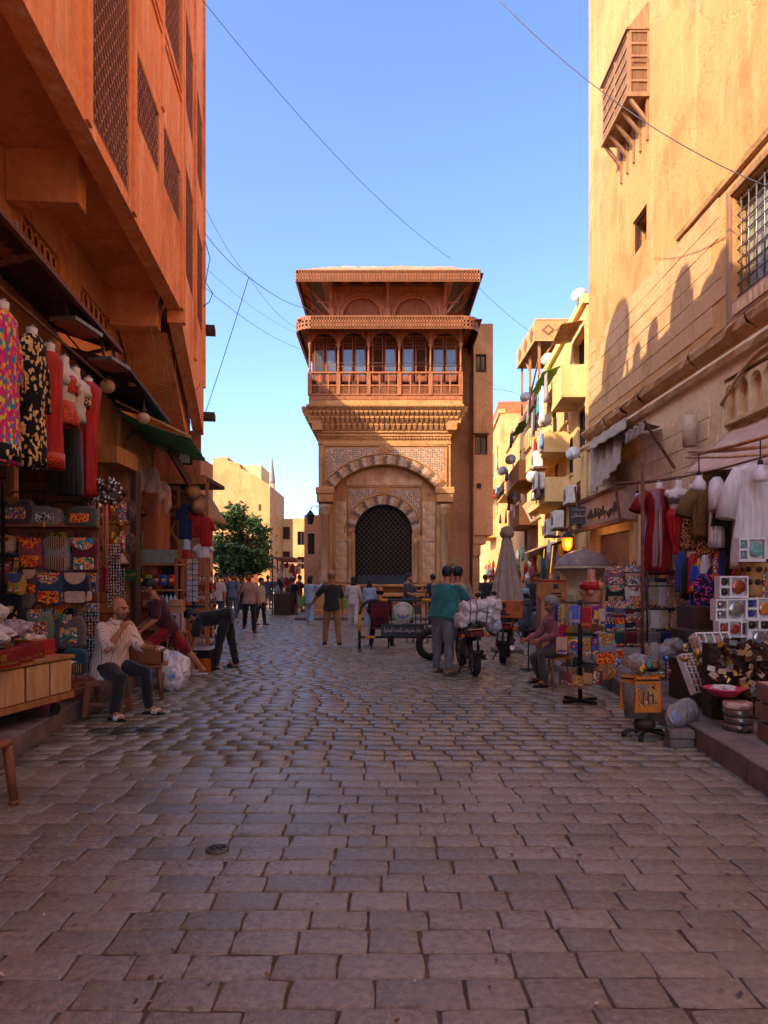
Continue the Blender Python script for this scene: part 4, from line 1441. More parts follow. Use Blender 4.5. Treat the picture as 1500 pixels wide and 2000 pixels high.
# == flats along the right-hand street
FX=lambda Y:6.0+.07*(Y-21.0)
def flats(name,label,y0,y1,zt,off,m,wins,balcs,depth=7,cat='building'):
 """facade from Y = y1 (left) to y0 (right); wins (Y0, Y1, z0, z1, shutter), balcs (Y0, Y1, z0, z1, out)"""
 p0,p1=Vector((FX(y1)+off,y1)),Vector((FX(y0)+off,y0))
 rz,L=seg_frame(p0,p1)
 root=thing(name,label,cat,(p0.x,p0.y,0),rz)
 U=lambda Y:(y1-Y)/(y1-y0)*L
 holes=[(U(b),U(a),c,d)for a,b,c,d,s_ in wins]
 mb=wall_holes(MB(),0,L,0,zt,0,holes,.2)
 mb.bb(0,L,.25,depth,0,zt-.02)
 mb.bb(0,L,.002,.25,zt-.02,zt-.004)
 mb.bb(.0,.02,.003,.25,0,zt-.03);mb.bb(L-.02,L,.003,.25,0,zt-.03)
 mb.build('wall',m,root)
 MB().bb(-.05,L+.05,-.12,.3,zt,zt+.28).build('parapet',m,root)
 for (a,b,c,d,s_)in wins:
  q0,q1=U(b),U(a)
  if s_==0:
   w=MB().bb(q0,q0+.06,.06,.12,c,d).bb(q1-.06,q1,.06,.12,c,d).bb((q0+q1)/2-.03,(q0+q1)/2+.03,.06,.11,c,d).bb(q0+.06,q1-.06,.06,.12,d-.06,d).bb(q0+.06,q1-.06,.06,.12,c,c+.06).build('window',WOODD,root)
   MB().bb(q0,q1,.13,.15,c,d).build('pane',GLASS,w)
  elif s_==1:
   w=MB()
   for k in range(int((d-c)/.09)):
    w.bb(q0+.05,q1-.05,.03,.06,c+k*.09+.01,c+k*.09+.07)
   w.bb(q0,q0+.05,.02,.08,c,d).bb(q1-.05,q1,.02,.08,c,d).bb((q0+q1)/2-.03,(q0+q1)/2+.03,.02,.08,c,d)
   struct(w.build('shutter',mat('red_brown_shutter','#8c4a34','#6a3422',rough=.8),root),'stuff')
   MB().bb(q0,q1,.12,.14,c,d).build('shutter_backing',DARK,root)
  else:
   MB().bb(q0,q1,.18,.19,c,d).build('opening_back',DARK,root)
  MB().bb(q0-.05,q1+.05,-.06,.02,c-.07,c-.001).build('sill',m,root)
 for (a,b,c,d,out,kind)in balcs:
  q0,q1=U(b),U(a)
  bl=MB().bb(q0,q1,-out,-.001,c-.12,c).build('balcony',m,root)
  if kind==0:
   MB().bb(q0,q1,-out,-out+.1,c,d).bb(q0,q0+.1,-out+.1,-.001,c,d).bb(q1-.1,q1,-out+.1,-.001,c,d).build('balcony_wall',m,bl)
  else:
   n=int((q1-q0)/.14)
   rl=MB().bb(q0,q1,-out,-out+.04,d-.04,d).bb(q0,q0+.04,-out,0,d-.04,d).bb(q1-.04,q1,-out,0,d-.04,d)
   for k in range(n+1):
    rl.cyl((q0+(q1-q0)*k/n,-out+.02,c),(q0+(q1-q0)*k/n,-out+.02,d),.012,n=4)
   struct(rl.build('railing',BLACKI,bl),'stuff')
 return root,U
wA=[(21.5,22.6,5.55,6.75,0),(23.4,24.3,5.0,6.2,0),(26.2,27.0,5.0,6.3,1),(29.0,29.8,6.9,8.2,2),(24.6,25.6,3.3,4.25,1),(22.2,22.9,3.1,4.6,1),(23.5,24.2,3.0,4.3,1),(26.8,28.2,3.0,4.15,2),(24.2,26.0,6.9,8.5,2),(26.6,28.4,6.9,8.5,2),(21.6,23.3,8.0,9.1,2),(29.0,30.2,4.4,5.6,1)]
bA=[(23.9,28.7,5.9,6.45,.85,0),(23.9,28.7,4.25,4.95,.8,0),(21.4,23.4,7.1,7.95,.7,0),(28.8,30.6,7.0,7.6,.7,0)]
flA,UA=flats('apartment_building','sunlit yellow apartment block with balconies, washing and dishes next to the mosque wall',21.35,31.2,9.75,0,YELLOW,wA,bA)
wB=[(32.2,33.2,7.4,8.6,0),(35.0,35.9,7.4,8.6,1),(38.5,39.5,7.2,8.5,0),(42,43,7.2,8.5,1),(33.5,34.6,5.0,5.9,2),(36.0,37.2,3.0,4.0,2),(41,42,4.9,6.1,1),(44,45,4.9,6.1,1),(38.4,39.4,4.6,5.8,1)]
bB=[(32,37.5,6.1,6.85,.9,0),(32.2,37.0,4.1,4.95,.85,0),(40,44,6.3,7.0,.8,1)]
flB,UB=flats('apartment_building','pale ochre apartment block with solid balconies, second along the right-hand street',31.3,46,9.6,.15,YELLOW2,wB,bB)
wC=[(48,49,9,10.5,1),(51,52,9,10.5,1),(48,49,6,7.5,0),(51,52,6,7.5,0),(54,55,6,7.5,1),(54,55,9,10.5,0)]
flC,UC=flats('apartment_building','orange tinted apartment block farthest along the right-hand street',46.2,60,12.2,-.25,YELLOW2,wC,[(49,54,4.5,5.2,.8,0),(49,54,7.8,8.4,.8,0)])
MB().bb(UC(58),UC(50),.2,4,12.5,13.9).build('roof_room',mat('red_brick_render','#b4653a','#8c4626',rough=.9,scale=3),flC)
MB().bb(UB(44),UB(36),.5,5,9.9,11.3).build('roof_room',mat('orange_render','#c47c48','#9c5a30',rough=.9,scale=3),flB)
end=thing('end_building','sunlit cream building closing the far end of the right-hand street','building',(7.6,75,0))
mb=wall_holes(MB(),-5,9,0,13,0,[(-3.4+k*1.6,-2.6+k*1.6,z,z+1.3)for k in range(5)for z in (3.5,6.5,9.5)],.3)
mb.bb(-5,9,.3,6,0,12.9)
mb.build('wall',YELLOW,end)
pav=thing('roof_pavilion','reed-walled wooden pavilion on stilts above the yellow roof','pavilion',(6.75,31.9,9.75))
REED=mat('reed_matting','#c69a62','#94683a',rough=.9,scale=30,stretch=(6,6,.2),bump=.4,bscale=40)
REED2=mat('dark_reed','#8a5c3c','#6a4028',rough=.9,scale=30,stretch=(6,6,.2))
MB().bb(0,2.9,0,4.4,2.42,2.5).build('platform',WOODD,pav)
pw=MB().bb(0,2.9,-.04,0,2.4,3.32).bb(-.04,0,-.04,4.4,2.4,3.3).build('reed_wall',REED,pav)
for (cx_,s_)in ((.55,.3),(1.3,.42),(2.2,.34)):
 MB().prism([(cx_-s_,-.045,2.85),(cx_,-.045,2.85-s_*.85),(cx_+s_,-.045,2.85),(cx_,-.045,2.85+s_*.85)],(0,-.012,0)).build('reed_diamond',REED2,pav)
 MB().prism([(cx_-s_*.55,-.058,2.85),(cx_,-.058,2.85-s_*.45),(cx_+s_*.55,-.058,2.85),(cx_,-.058,2.85+s_*.45)],(0,-.012,0)).build('reed_diamond',REED,pav)
for k in range(3):
 cy_=.7+k*1.4
 MB().prism([(-.045,cy_-.45,2.85),(-.045,cy_,3.2),(-.045,cy_+.45,2.85),(-.045,cy_,2.5)],(-.012,0,0)).build('reed_diamond',REED2,pav)
MB().bb(-.05,2.95,-.06,-.001,2.36,2.41).bb(-.06,2.9,-.06,-.041,3.3,3.36).build('edge_batten',WOODL,pav)
for (x_,y_)in ((.2,.2),(1.5,.2),(2.7,.2),(.2,2.2),(.2,4.2),(2.7,4.2),(1.5,4.2)):
 MB().bar((x_,y_,0),(x_,y_,2.42),.1,.1).build('stilt',WOODT,pav)
for a,b in (((.2,.2,1.5),(.9,.2,2.4)),((1.5,.2,1.5),(.8,.2,2.4)),((1.5,.2,1.3),(2.4,.2,2.4)),((.2,.2,.6),(1.5,.2,1.5)),((.2,2.2,.4),(.2,.3,1.7)),((1.5,.2,.4),(.2,.25,1.0)),((.2,2.2,1.6),(.2,3.2,2.4))):
 MB().bar(a,b,.07,.07).build('brace',WOODT,pav)
 # == far end of the left-hand street
def plain_house(name,label,x0,x1,y0,y1,zt,m,holes,par=.3,rz=0):
 root=thing(name,label,'building',(x0,y0,0),rz)
 W=x1-x0
 mb=wall_holes(MB(),0,W,0,zt,0,holes,.2)
 mb.bb(0,W,.22,y1-y0,0,zt)
 mb.bb(W-.002,W,0.002,.25,0,zt)
 mb.build('wall',m,root)
 for (a,b,c,d)in holes:
  w=MB().bb(a,a+.08,.08,.14,c,d).bb(b-.08,b,.08,.14,c,d).bb((a+b)/2-.03,(a+b)/2+.03,.08,.13,c,d).build('window',WOODD,root)
  MB().bb(a,b,.15,.17,c,d).build('pane',GLASSD,w)
 return root
Yb=62
fb=thing('far_house','broad sunlit sand-coloured house front above the street tree','building',(0,Yb,0))
def fbx(px):return (px-750)/FPX*Yb
def fbz(py):return EYE+(HOR-py)/FPX*Yb
mb=MB()
poly=[(415,1140),(415,893),(468,905),(470,915),(500,930),(527,948),(527,1140)]
n_=len(poly)
mb.prism([(fbx(x),0,fbz(y))for x,y in reversed(poly)],(0,9,0))
mb.build('wall',SAND,fb)
MB().bb(fbx(470),fbx(508),.5,5,fbz(935),fbz(906)).build('roof_room',YELLOW,fb)
MB().bb(fbx(424),fbx(442),.6,4,fbz(905),fbz(890)).build('roof_room',SAND,fb)
for (a,b,c,d)in ((446,450,978,990),(475,479,1000,1012),(505,509,985,997)):
 MB().bb(fbx(a),fbx(b),-.05,.05,fbz(d),fbz(c)).build('window',WOODD,fb)
mnr=thing('minaret','slim pencil minaret with pointed cone and balcony behind the sand house','minaret',((531-750)/FPX*85,85,0))
k_=85/FPX
def mz_(py):return EYE+(HOR-py)*k_
MB().lathe([(.42,0),(.42,mz_(990))],n=12).lathe([(.42,mz_(990)),(.36,mz_(945))],n=12).build('shaft',SANDSTONE,mnr)
MB().lathe([(.38,mz_(990)),(.6,mz_(986)),(.6,mz_(980)),(.36,mz_(979))],n=12).build('balcony',SANDSTONE,mnr)
MB().lathe([(.36,mz_(945)),(.42,mz_(940)),(.02,mz_(888)),(.0,mz_(886))],n=12).build('cone',mat('lead_cone','#9a8878','#7a6a5c',rough=.7),mnr)
MB().lathe([(.02,mz_(888)),(.09,mz_(886)),(.02,mz_(884)),(.05,mz_(882)),(.0,mz_(879))],n=8).build('finial',mat('brass','#b8964a','#8a6a2c',rough=.35,metal=.9),mnr)
lhs=[(-10.6,-7.7,24.5,32,4.4,PINKP,'low pink house just past the orange buildings'),(-13.5,-9.2,40,47,3.7,SABILD,'low brown shopfront house in the shade behind the tree'),(-15,-10.2,50,58,4.6,ORANGE2,'brown house front beyond the tree on the left')]
for (x0,x1,y0,y1,zt,m,lb)in lhs:
 plain_house('street_house',lb,x0,x1,y0,y1,zt,m,[(.6,1.3,2.4,3.4),(1.8,2.5,2.4,3.4)])
pk=thing('corner_house','pinkish house corner showing past the orange building','building',(-6.95,17.2,0))
mb=MB().bb(-2,1.75,0,4.6,0,5.0).bb(-2,1.5,.3,4,5.0,5.25)
mb.build('wall',PINKP,pk)
for k in range(2):
 MB().bb(.2+k*.8,.75+k*.8,-.04,.02,3.6,4.5).build('window',WOODD,pk)
rows_=[(-3.45,-2.4,31,44,4.3,PINKP,'narrow house side wall right behind the fountain house'),(-6.1,-4.4,48,58,5.6,YELLOW2,'sunlit house with small windows behind the fountain house'),(-10.4,-7.6,70,84,7.4,YELLOW,'pale sunlit tall house at the end of the left-hand street')]
for (x0,x1,y0,y1,zt,m,lb)in rows_:
 plain_house('street_house',lb,x0,x1,y0,y1,zt,m,[(.15,.45,2.6,3.5)]if x1-x0<1.5 else [(.3,.8,2.2,3.0),(.3,.8,3.8,4.7)]if x1-x0<2 else [(.5,1.2,3,4.2),(1.6,2.3,3,4.2),(.5,1.2,5.4,6.6),(1.6,2.3,5.4,6.6)])
plain_house('end_house','hazy sunlit house closing the far end of the left-hand street',-20,-8,105,112,5.5,YELLOW,[])
# == people
import numpy as np
SKIN=[mat('skin_a','#b4774f','#96603e',rough=.55,scale=14),mat('skin_b','#a0643f','#854e30',rough=.55,scale=14),mat('skin_c','#c48c64','#a8724c',rough=.55,scale=14)]
HAIRB=mat('black_hair','#15110f','#0b0908',rough=.5,scale=60,stretch=(1,1,.3),bump=.4,bscale=120)
HAIRG=mat('grey_hair','#8d8680','#5c5651',rough=.6,scale=60,bump=.4,bscale=120)
LIPS=mat('lips','#8a4a3c','#743a30',rough=.5)
EYEM=mat('eye_dark','#1c1310','#120c0a',rough=.3)
STUB=mat('stubble','#7d5640','#64432f',rough=.7,scale=30)
def remeshed(mb,name,voxel,mats,wrinkle=0.,seed=0,smooth=3):
 me=mb.mesh('tmp',[])
 ob=bpy.data.objects.new('tmp',me)
 COL.objects.link(ob)
 md=ob.modifiers.new('r','REMESH')
 md.mode='VOXEL'
 md.voxel_size=voxel
 md.use_smooth_shade=True
 if smooth:
  s=ob.modifiers.new('s','SMOOTH')
  s.factor=.5
  s.iterations=smooth
 dg=bpy.context.evaluated_depsgraph_get()
 dg.update()
 out=bpy.data.meshes.new_from_object(ob.evaluated_get(dg))
 bpy.data.objects.remove(ob)
 bpy.data.meshes.remove(me)
 out.name=name
 out.materials.clear()
 for m in mats:
  out.materials.append(m)
 if wrinkle:
  n=len(out.vertices)
  co=np.empty(n*3)
  no=np.empty(n*3)
  out.vertices.foreach_get('co',co)
  out.vertices.foreach_get('normal',no)
  co,no=co.reshape(-1,3),no.reshape(-1,3)
  ph=seed*1.7
  f=(np.sin(co[:,2]*38+9*np.sin(co[:,0]*9+ph)+ph)*.5+np.sin(co[:,0]*30+co[:,2]*21+5*np.sin(co[:,1]*13)+ph*2)*.35+np.sin(co[:,1]*33-co[:,2]*17+ph)*.35)
  co+=no*(f*wrinkle)[:,None]
  out.vertices.foreach_set('co',co.ravel())
  out.update()
 return out
def capsule(mb,pts,rs,n=10):
 """tapered limb with round ends along a chain of points"""
 P=[Vector(p)for p in pts]
 a,b=(P[1]-P[0]).normalized(),(P[-1]-P[-2]).normalized()
 pp,rr=[],[]
 for q in (1,.75,.4):
  pp.append(P[0]-a*rs[0]*q)
  rr.append(rs[0]*sqrt(max(.02,1-q*q)))
 pp+=P
 rr+=list(rs)
 for q in (.4,.75,1):
  pp.append(P[-1]+b*rs[-1]*q)
  rr.append(rs[-1]*sqrt(max(.02,1-q*q)))
 mb.tube(pp,rr,n)
def loft(mb,cens,lat,rads,n=16):
 """trunk: elliptical rings (half width, half depth) along a spine"""
 vs,fs=[],[]
 k=len(cens)
 for i,c in enumerate(cens):
  t=(cens[min(i+1,k-1)]-cens[max(i-1,0)]).normalized()
  x=(lat-t*lat.dot(t)).normalized()
  y=t.cross(x)
  for j in range(n):
   a=2*pi*j/n
   ca,sa=cos(a),sin(a)
   e=.8
   vs.append(c+x*rads[i][0]*math.copysign(abs(ca)**e,ca)+y*rads[i][1]*math.copysign(abs(sa)**e,sa))
 for i in range(k-1):
  for j in range(n):
   fs.append((i*n+j,i*n+(j+1)%n,(i+1)*n+(j+1)%n,(i+1)*n+j))
 fs.append(tuple(reversed(range(n))))
 fs.append(tuple((k-1)*n+j for j in range(n)))
 mb.add(vs,fs,0,True)
def person(label,loc,face,h=1.72,lean=0.,side=0.,twist=0.,arms=((5,8,12,4),(5,8,12,4)),legs=((0,3,0),(0,3,0)),head=(0,0),seat=None,belly=1.,wide=1.,shirt=None,sleeve='short',trousers=None,shorts=False,shoes='shoe',shoe_m=None,hair='short',skin=0,long_shirt=.0,near=True,skirt=False,grip=(35,35),beard=False,extra=None,sole=None,hairm=None,cap_m=None,hip_shift=0.,foot_lift=(0,0),collar=False):
 """standing, walking, sitting or bending figure. face = heading in degrees (0 looks at the camera, 90 looks to the right of the picture).
    arms: (raise forward, out, elbow bend, forearm out) for the left (+x) and right arm; legs: (thigh forward, out, knee bend); head: (pitch down, yaw)"""
 root=thing('person',label,'person',loc,radians(face))
 D=radians
 up=Vector((0,0,1))
 tw=D(twist)
 lat=Vector((cos(tw),sin(tw),0))
 td=Vector((sin(D(side)),-sin(D(lean)),cos(D(lean))*cos(D(side)))).normalized()
 pel=Vector((0,0,.52*h))
 J={}
 for s,k in ((1,0),(-1,1)):
  th,ab,kn=legs[k]
  hip=pel+Vector((s*.052*h,0,-.01*h))
  d=Vector((s*sin(D(ab)),-sin(D(th))*cos(D(ab)),-cos(D(th))*cos(D(ab))))
  knee=hip+d*.245*h
  d2=Vector((s*sin(D(ab))*.7,-sin(D(th-kn)),-cos(D(th-kn)))).normalized()
  ank=knee+d2*.235*h
  J['hip',s],J['knee',s],J['ank',s]=hip,knee,ank
 low=min(J['ank',1].z+foot_lift[0],J['ank',-1].z+foot_lift[1])-.042*h
 if seat is not None:
  low=pel.z-seat-.075*h
 dz=Vector((0,0,-low))
 for k in J:
  J[k]=J[k]+dz
 pel=pel+dz
 if seat is not None:
  for s in (1,-1):
   kz_=J['knee',s].z
   a=J['ank',s]
   gz=.042*h-loc[2]
   if a.z!=gz:
    J['ank',s]=Vector((a.x,a.y,gz))
 neck=pel+td*.30*h
 ch=pel+td*.20*h
 for s,k in ((1,0),(-1,1)):
  sh=pel+td*.262*h+lat*s*.104*h*wide
  p,ab,el,ab2=arms[k]
  d=lat*(s*sin(D(ab)))+Vector((sin(tw)*1,-cos(tw),0))*(sin(D(p))*cos(D(ab)))+Vector((0,0,-1))*(cos(D(p))*cos(D(ab)))
  elb=sh+d*.165*h
  q=p+el
  d2=lat*(s*sin(D(ab2)))+Vector((sin(tw),-cos(tw),0))*(sin(D(q))*cos(D(ab2)))+Vector((0,0,-1))*(cos(D(q))*cos(D(ab2)))
  wr=elb+d2*.145*h
  J['sh',s],J['elb',s],J['wr',s],J['hd',s]=sh,elb,wr,d2
 hp,hy=head
 HR=Matrix.Rotation(D(hy)+tw,4,'Z')@Matrix.Rotation(D(hp),4,'X')
 hc=neck+td*.026*h+Vector((0,0,.046*h))+HR.to_3x3()@Vector((0,-.018*h,.012*h))
 HM=Matrix.Translation(hc)@HR
 u=h/1.72
 b=MB()
 cens=[pel+td*(t*h)for t in (-.055,-.02,.04,.10,.16,.22,.27,.295)]
 W=[.145,.165,.155,.148,.16,.178,.150,.07]
 Dp=[.10,.118,.112,.11,.118,.118,.095,.06]
 bel=[1,1+(belly-1)*.7,belly,belly,1+(belly-1)*.7,1+(belly-1)*.25,1,1]
 rads=[(W[i]*u*wide*(1+(bel[i]-1)*.55),Dp[i]*u*bel[i])for i in range(8)]
 fwd=lat.cross(td).normalized()
 cens=[c-fwd*(-(bel[i]-1)*.05)*(1 if True else 1)for i,c in enumerate(cens)]
 loft(b,cens,lat,rads)
 capsule(b,[neck-td*.03,hc-HR.to_3x3()@Vector((0,-.01,.04*u))],[.06*u,.054*u])
 for (c,r)in (((0,.012,.03),(.076,.094,.092)),((0,-.022,-.03),(.064,.072,.082)),((0,-.052,-.088),(.036,.034,.03)),((0,-.078,.022),(.056,.022,.02))):
  b.ell((0,0,0),(1,1,1),16,10,M=HM@Matrix.Translation([q*u for q in c])@Matrix.Diagonal((r[0]*u,r[1]*u,r[2]*u,1)))
 b.ell((0,0,0),(1,1,1),8,6,M=HM@Matrix.Translation((0,-.105*u,-.025*u))@Matrix.Rotation(.35,4,'X')@Matrix.Diagonal((.016*u,.020*u,.032*u,1)))
 b.ell((0,0,0),(1,1,1),8,6,M=HM@Matrix.Translation((0,-.088*u,-.064*u))@Matrix.Diagonal((.027*u,.014*u,.012*u,1)))
 for s in (1,-1):
  b.ell((0,0,0),(1,1,1),8,6,M=HM@Matrix.Translation((s*.079*u,.008*u,-.012*u))@Matrix.Diagonal((.013*u,.022*u,.034*u,1)))
 vox=.0085 if near else .013
 fr=.0095 if near else .013
 for s,k in ((1,0),(-1,1)):
  sh,elb,wr=J['sh',s],J['elb',s],J['wr',s]
  d2=J['hd',s]
  capsule(b,[sh,sh.lerp(elb,.5),elb],[.056*u*wide,.053*u*wide,.044*u])
  capsule(b,[elb,elb.lerp(wr,.35),wr],[.044*u,.042*u,.028*u])
  xx=d2.cross(Vector((0,0,1)))
  if xx.length<.2:xx=d2.cross(Vector((0,1,0)))
  pn=-lat*s-d2*(-lat*s).dot(d2)
  pn=pn.normalized()if pn.length>.1 else xx.normalized()
  wv=d2.cross(pn).normalized()
  g=D(grip[k])
  pc=wr+d2*.05*u
  capsule(b,[wr+d2*.015*u,wr+d2*.05*u+wv*.014*u,wr+d2*.082*u+wv*.016*u],[.024*u,.023*u,.018*u],8)
  capsule(b,[wr+d2*.02*u,wr+d2*.05*u-wv*.014*u,wr+d2*.082*u-wv*.018*u],[.022*u,.022*u,.018*u],8)
  for q,(o,Ln)in enumerate(((.030,.068),(.011,.078),(-.009,.072),(-.029,.056))):
   p0=wr+d2*.085*u+wv*o*u
   e1=d2*cos(g*.5)+pn*sin(g*.5)
   e2=d2*cos(g*1.4)+pn*sin(g*1.4)
   capsule(b,[p0,p0+e1*Ln*.5*u,p0+e1*Ln*.5*u+e2*Ln*.5*u],[fr*u,fr*u*.95,fr*u*.85],6)
  tb=wr+d2*.03*u+wv*.03*u
  capsule(b,[tb,tb+(wv*.7+d2*.7).normalized()*.035*u,tb+(wv*.7+d2*.7).normalized()*.035*u+(d2*.8+pn*.5).normalized()*.03*u],[fr*1.25*u,fr*1.15*u,fr*u],6)
  hip,knee,ank=J['hip',s],J['knee',s],J['ank',s]
  capsule(b,[hip,hip.lerp(knee,.5),knee],[.088*u*wide,.074*u*wide,.054*u])
  capsule(b,[knee,knee.lerp(ank,.35),ank],[.054*u,.055*u,.036*u])
  shin=(ank-knee).normalized()
  fd=Vector((s*.18,-1,0)).normalized()
  lift=foot_lift[k]
  J['fd',s]=fd
  heel=ank+Vector((0,.02,-.035*u))
  capsule(b,[ank-fd*.025*u+Vector((0,0,-.018*u)),ank+fd*.06*u+Vector((0,0,-.016*u)),ank+fd*.135*u+Vector((0,0,-.030*u))],[.034*u,.036*u,.024*u],8)
  for q in range(5):
   tp=ank+fd*.14*u+Vector((fd.y,-fd.x,0))*((q-2)*.016*u)*(-s)+Vector((0,0,-.034*u))
   capsule(b,[tp,tp+fd*(.035-.004*q)*u],[.0105*u,.010*u],6)
 sk=SKIN[skin]
 body=remeshed(b,'body',vox,[sk,EYEM,LIPS,STUB if not beard else (hairm or HAIRB)],smooth=2)
 inv=HM.inverted()
 n=len(body.polygons)
 cen=np.empty(n*3)
 body.polygons.foreach_get('center',cen)
 cen=cen.reshape(-1,3)
 mi=np.array(inv)
 lc=(cen@mi[:3,:3].T+mi[:3,3])/u
 idx=np.zeros(n,dtype=np.int32)
 ax=np.abs(lc[:,0])
 frn=lc[:,1]<-.05
 headz=(np.abs(lc[:,2])<.16)&(np.abs(lc[:,0])<.12)&(np.abs(lc[:,1])<.16)
 if beard is not None:
  idx[headz&(lc[:,1]<.0)&(lc[:,2]<-.045)&(lc[:,2]>-.125)&(lc[:,1]>-.2)]=3
  idx[headz&frn&(ax<.03)&(lc[:,2]<-.038)&(lc[:,2]>-.055)]=3
 idx[headz&frn&(ax<.026)&(np.abs(lc[:,2]+.066)<.007)]=2
 idx[headz&frn&(np.abs(ax-.031)<.010)&(np.abs(lc[:,2]-.004)<.0042)]=1
 idx[headz&frn&(np.abs(ax-.033)<.018)&(np.abs(lc[:,2]-.026)<.0036)]=1
 body.polygons.foreach_set('material_index',idx)
 bo=bpy.data.objects.new('body',body)
 COL.objects.link(bo)
 bo.parent=root
 cv=.012 if near else .016
 seed=len(bpy.data.objects)%97
 if shirt:
  c=MB()
  lo=-.055-long_shirt
  cc=[pel+td*(t*h)if t>-.06 else pel+td*(-.055*h)+Vector((0,0,(t+.055)*h))for t in ((lo,-.03,.04,.10,.16,.22,.27,.289)if not long_shirt else (lo,lo*.5-.02,.03,.10,.16,.22,.27,.289))]
  cc=[q-fwd*(-(bel[i]-1)*.05)for i,q in enumerate(cc)]
  gr=.020*u
  rr=[((W[i]*wide*(1+(bel[i]-1)*.55))*u+gr,Dp[i]*u*bel[i]+gr)for i in range(8)]
  rr[0]=(rr[1][0]*1.07,rr[1][1]*1.12)
  rr[1]=(rr[1][0]*1.06,rr[1][1]*1.10)
  rr[2]=(rr[2][0]*1.04,rr[2][1]*1.06)
  rr[7]=(.082*u,.074*u)
  rr[6]=(rr[6][0]*.98,rr[6][1])
  loft(c,cc,lat,rr)
  if collar:
   loft(c,[neck-td*.02*h,neck+td*.014*h],lat,[(.080*u,.078*u),(.072*u,.072*u)])
  for s,k in ((1,0),(-1,1)):
   sh,elb,wr=J['sh',s],J['elb',s],J['wr',s]
   if sleeve=='short':
    capsule(c,[sh-td*.012,sh.lerp(elb,.45),sh.lerp(elb,.82)],[.062*u*wide,.066*u*wide,.069*u*wide])
   elif sleeve=='long':
    capsule(c,[sh-td*.01,sh.lerp(elb,.5),elb,elb.lerp(wr,.5),elb.lerp(wr,.88)],[.063*u*wide,.064*u*wide,.060*u,.055*u,.045*u])
   elif sleeve=='rolled':
    capsule(c,[sh-td*.01,sh.lerp(elb,.5),elb,elb.lerp(wr,.18)],[.064*u*wide,.067*u*wide,.064*u,.062*u])
  sm_=remeshed(c,'shirt',cv,[shirt],.0065 if near else .005,seed)
  so=bpy.data.objects.new('shirt',sm_)
  COL.objects.link(so)
  so.parent=root
 if trousers:
  c=MB()
  cc=[pel+td*(t*h)for t in (-.065,-.03,.02,.05)]
  loft(c,cc,lat,[((.140*wide)*u,.105*u),(.172*u*wide*(1+(belly-1)*.4),.130*u*(1+(belly-1)*.5)),(.150*u*wide*(1+(belly-1)*.4),.11*u*(1+(belly-1)*.6)),(.135*u*wide,.10*u)])
  for s,k in ((1,0),(-1,1)):
   hip,knee,ank=J['hip',s],J['knee',s],J['ank',s]
   if skirt or False:
    pass
   wd=wide
   if shorts:
    capsule(c,[hip,hip.lerp(knee,.5),hip.lerp(knee,.98)],[.104*u*wd,.097*u*wd,.092*u*wd])
   else:
    end=knee.lerp(ank,.93)
    capsule(c,[hip,hip.lerp(knee,.5),knee,knee.lerp(ank,.5),end],[.103*u*wd,.092*u*wd,.073*u*(.5+.5*wd)*(1.15 if skirt else 1),.068*u*(1.3 if skirt else 1),.060*u*(1.5 if skirt else 1)])
  tm=remeshed(c,'trousers',cv,[trousers],.007 if near else .005,seed+5)
  to=bpy.data.objects.new('shorts' if shorts else 'trousers',tm)
  COL.objects.link(to)
  to.parent=root
 for s,k in ((1,0),(-1,1)):
  ank,fd=J['ank',s],J['fd',s]
  ang=atan2(fd.y,fd.x)+pi/2
  M=Matrix.Translation(ank+Vector((0,0,-.042*h/1.0)))@Matrix.Rotation(ang,4,'Z')
  sm=shoe_m or BLACKI
  if shoes=='shoe':
   c=MB()
   loft(c,[Vector((0,.065*u,.045*u)),Vector((0,.04*u,.05*u)),Vector((0,-.02*u,.05*u)),Vector((0,-.09*u,.036*u)),Vector((0,-.16*u,.03*u)),Vector((0,-.195*u,.025*u))],Vector((1,0,0)),[(.02*u,.025*u),(.04*u,.045*u),(.042*u,.048*u),(.046*u,.036*u),(.042*u,.028*u),(.02*u,.015*u)],12)
   c2=MB()
   for v in c.v:pass
   o=MB().add(c.v,c.f,0,True,M)
   shob=o.build('shoe',sm,root)
   so_=MB()
   outl=[(.03,.07),(.043,.02),(.045,-.09),(.04,-.17),(0,-.205),(-.04,-.17),(-.045,-.09),(-.043,.02),(-.03,.07)]
   so_.prism([M@Vector((a*u,b_*u,.0))for a,b_ in outl][::-1],(0,0,.022*u))
   so_.build('sole',sole or PLASTICW,shob)
  elif shoes=='sandal':
   outl=[(.03,.075),(.045,.02),(.048,-.09),(.045,-.19),(0,-.225),(-.045,-.19),(-.048,-.09),(-.045,.02),(-.03,.075)]
   sl=MB().prism([M@Vector((a*u,b_*u,-.004))for a,b_ in outl][::-1],(0,0,.02*u)).build('sandal',sole or BLACKI,root)
   st=MB()
   for yy in (-.075,-.105,-.13):
    pts=[M@Vector((.048*cos(a)*u,yy*u,.012+.052*sin(a)*u))for a in [pi*q/8 for q in range(9)]]
    st.tube(pts,.012*u,5)
   struct(st.build('strap',sm,sl),'stuff')
 hm=hairm or HAIRB
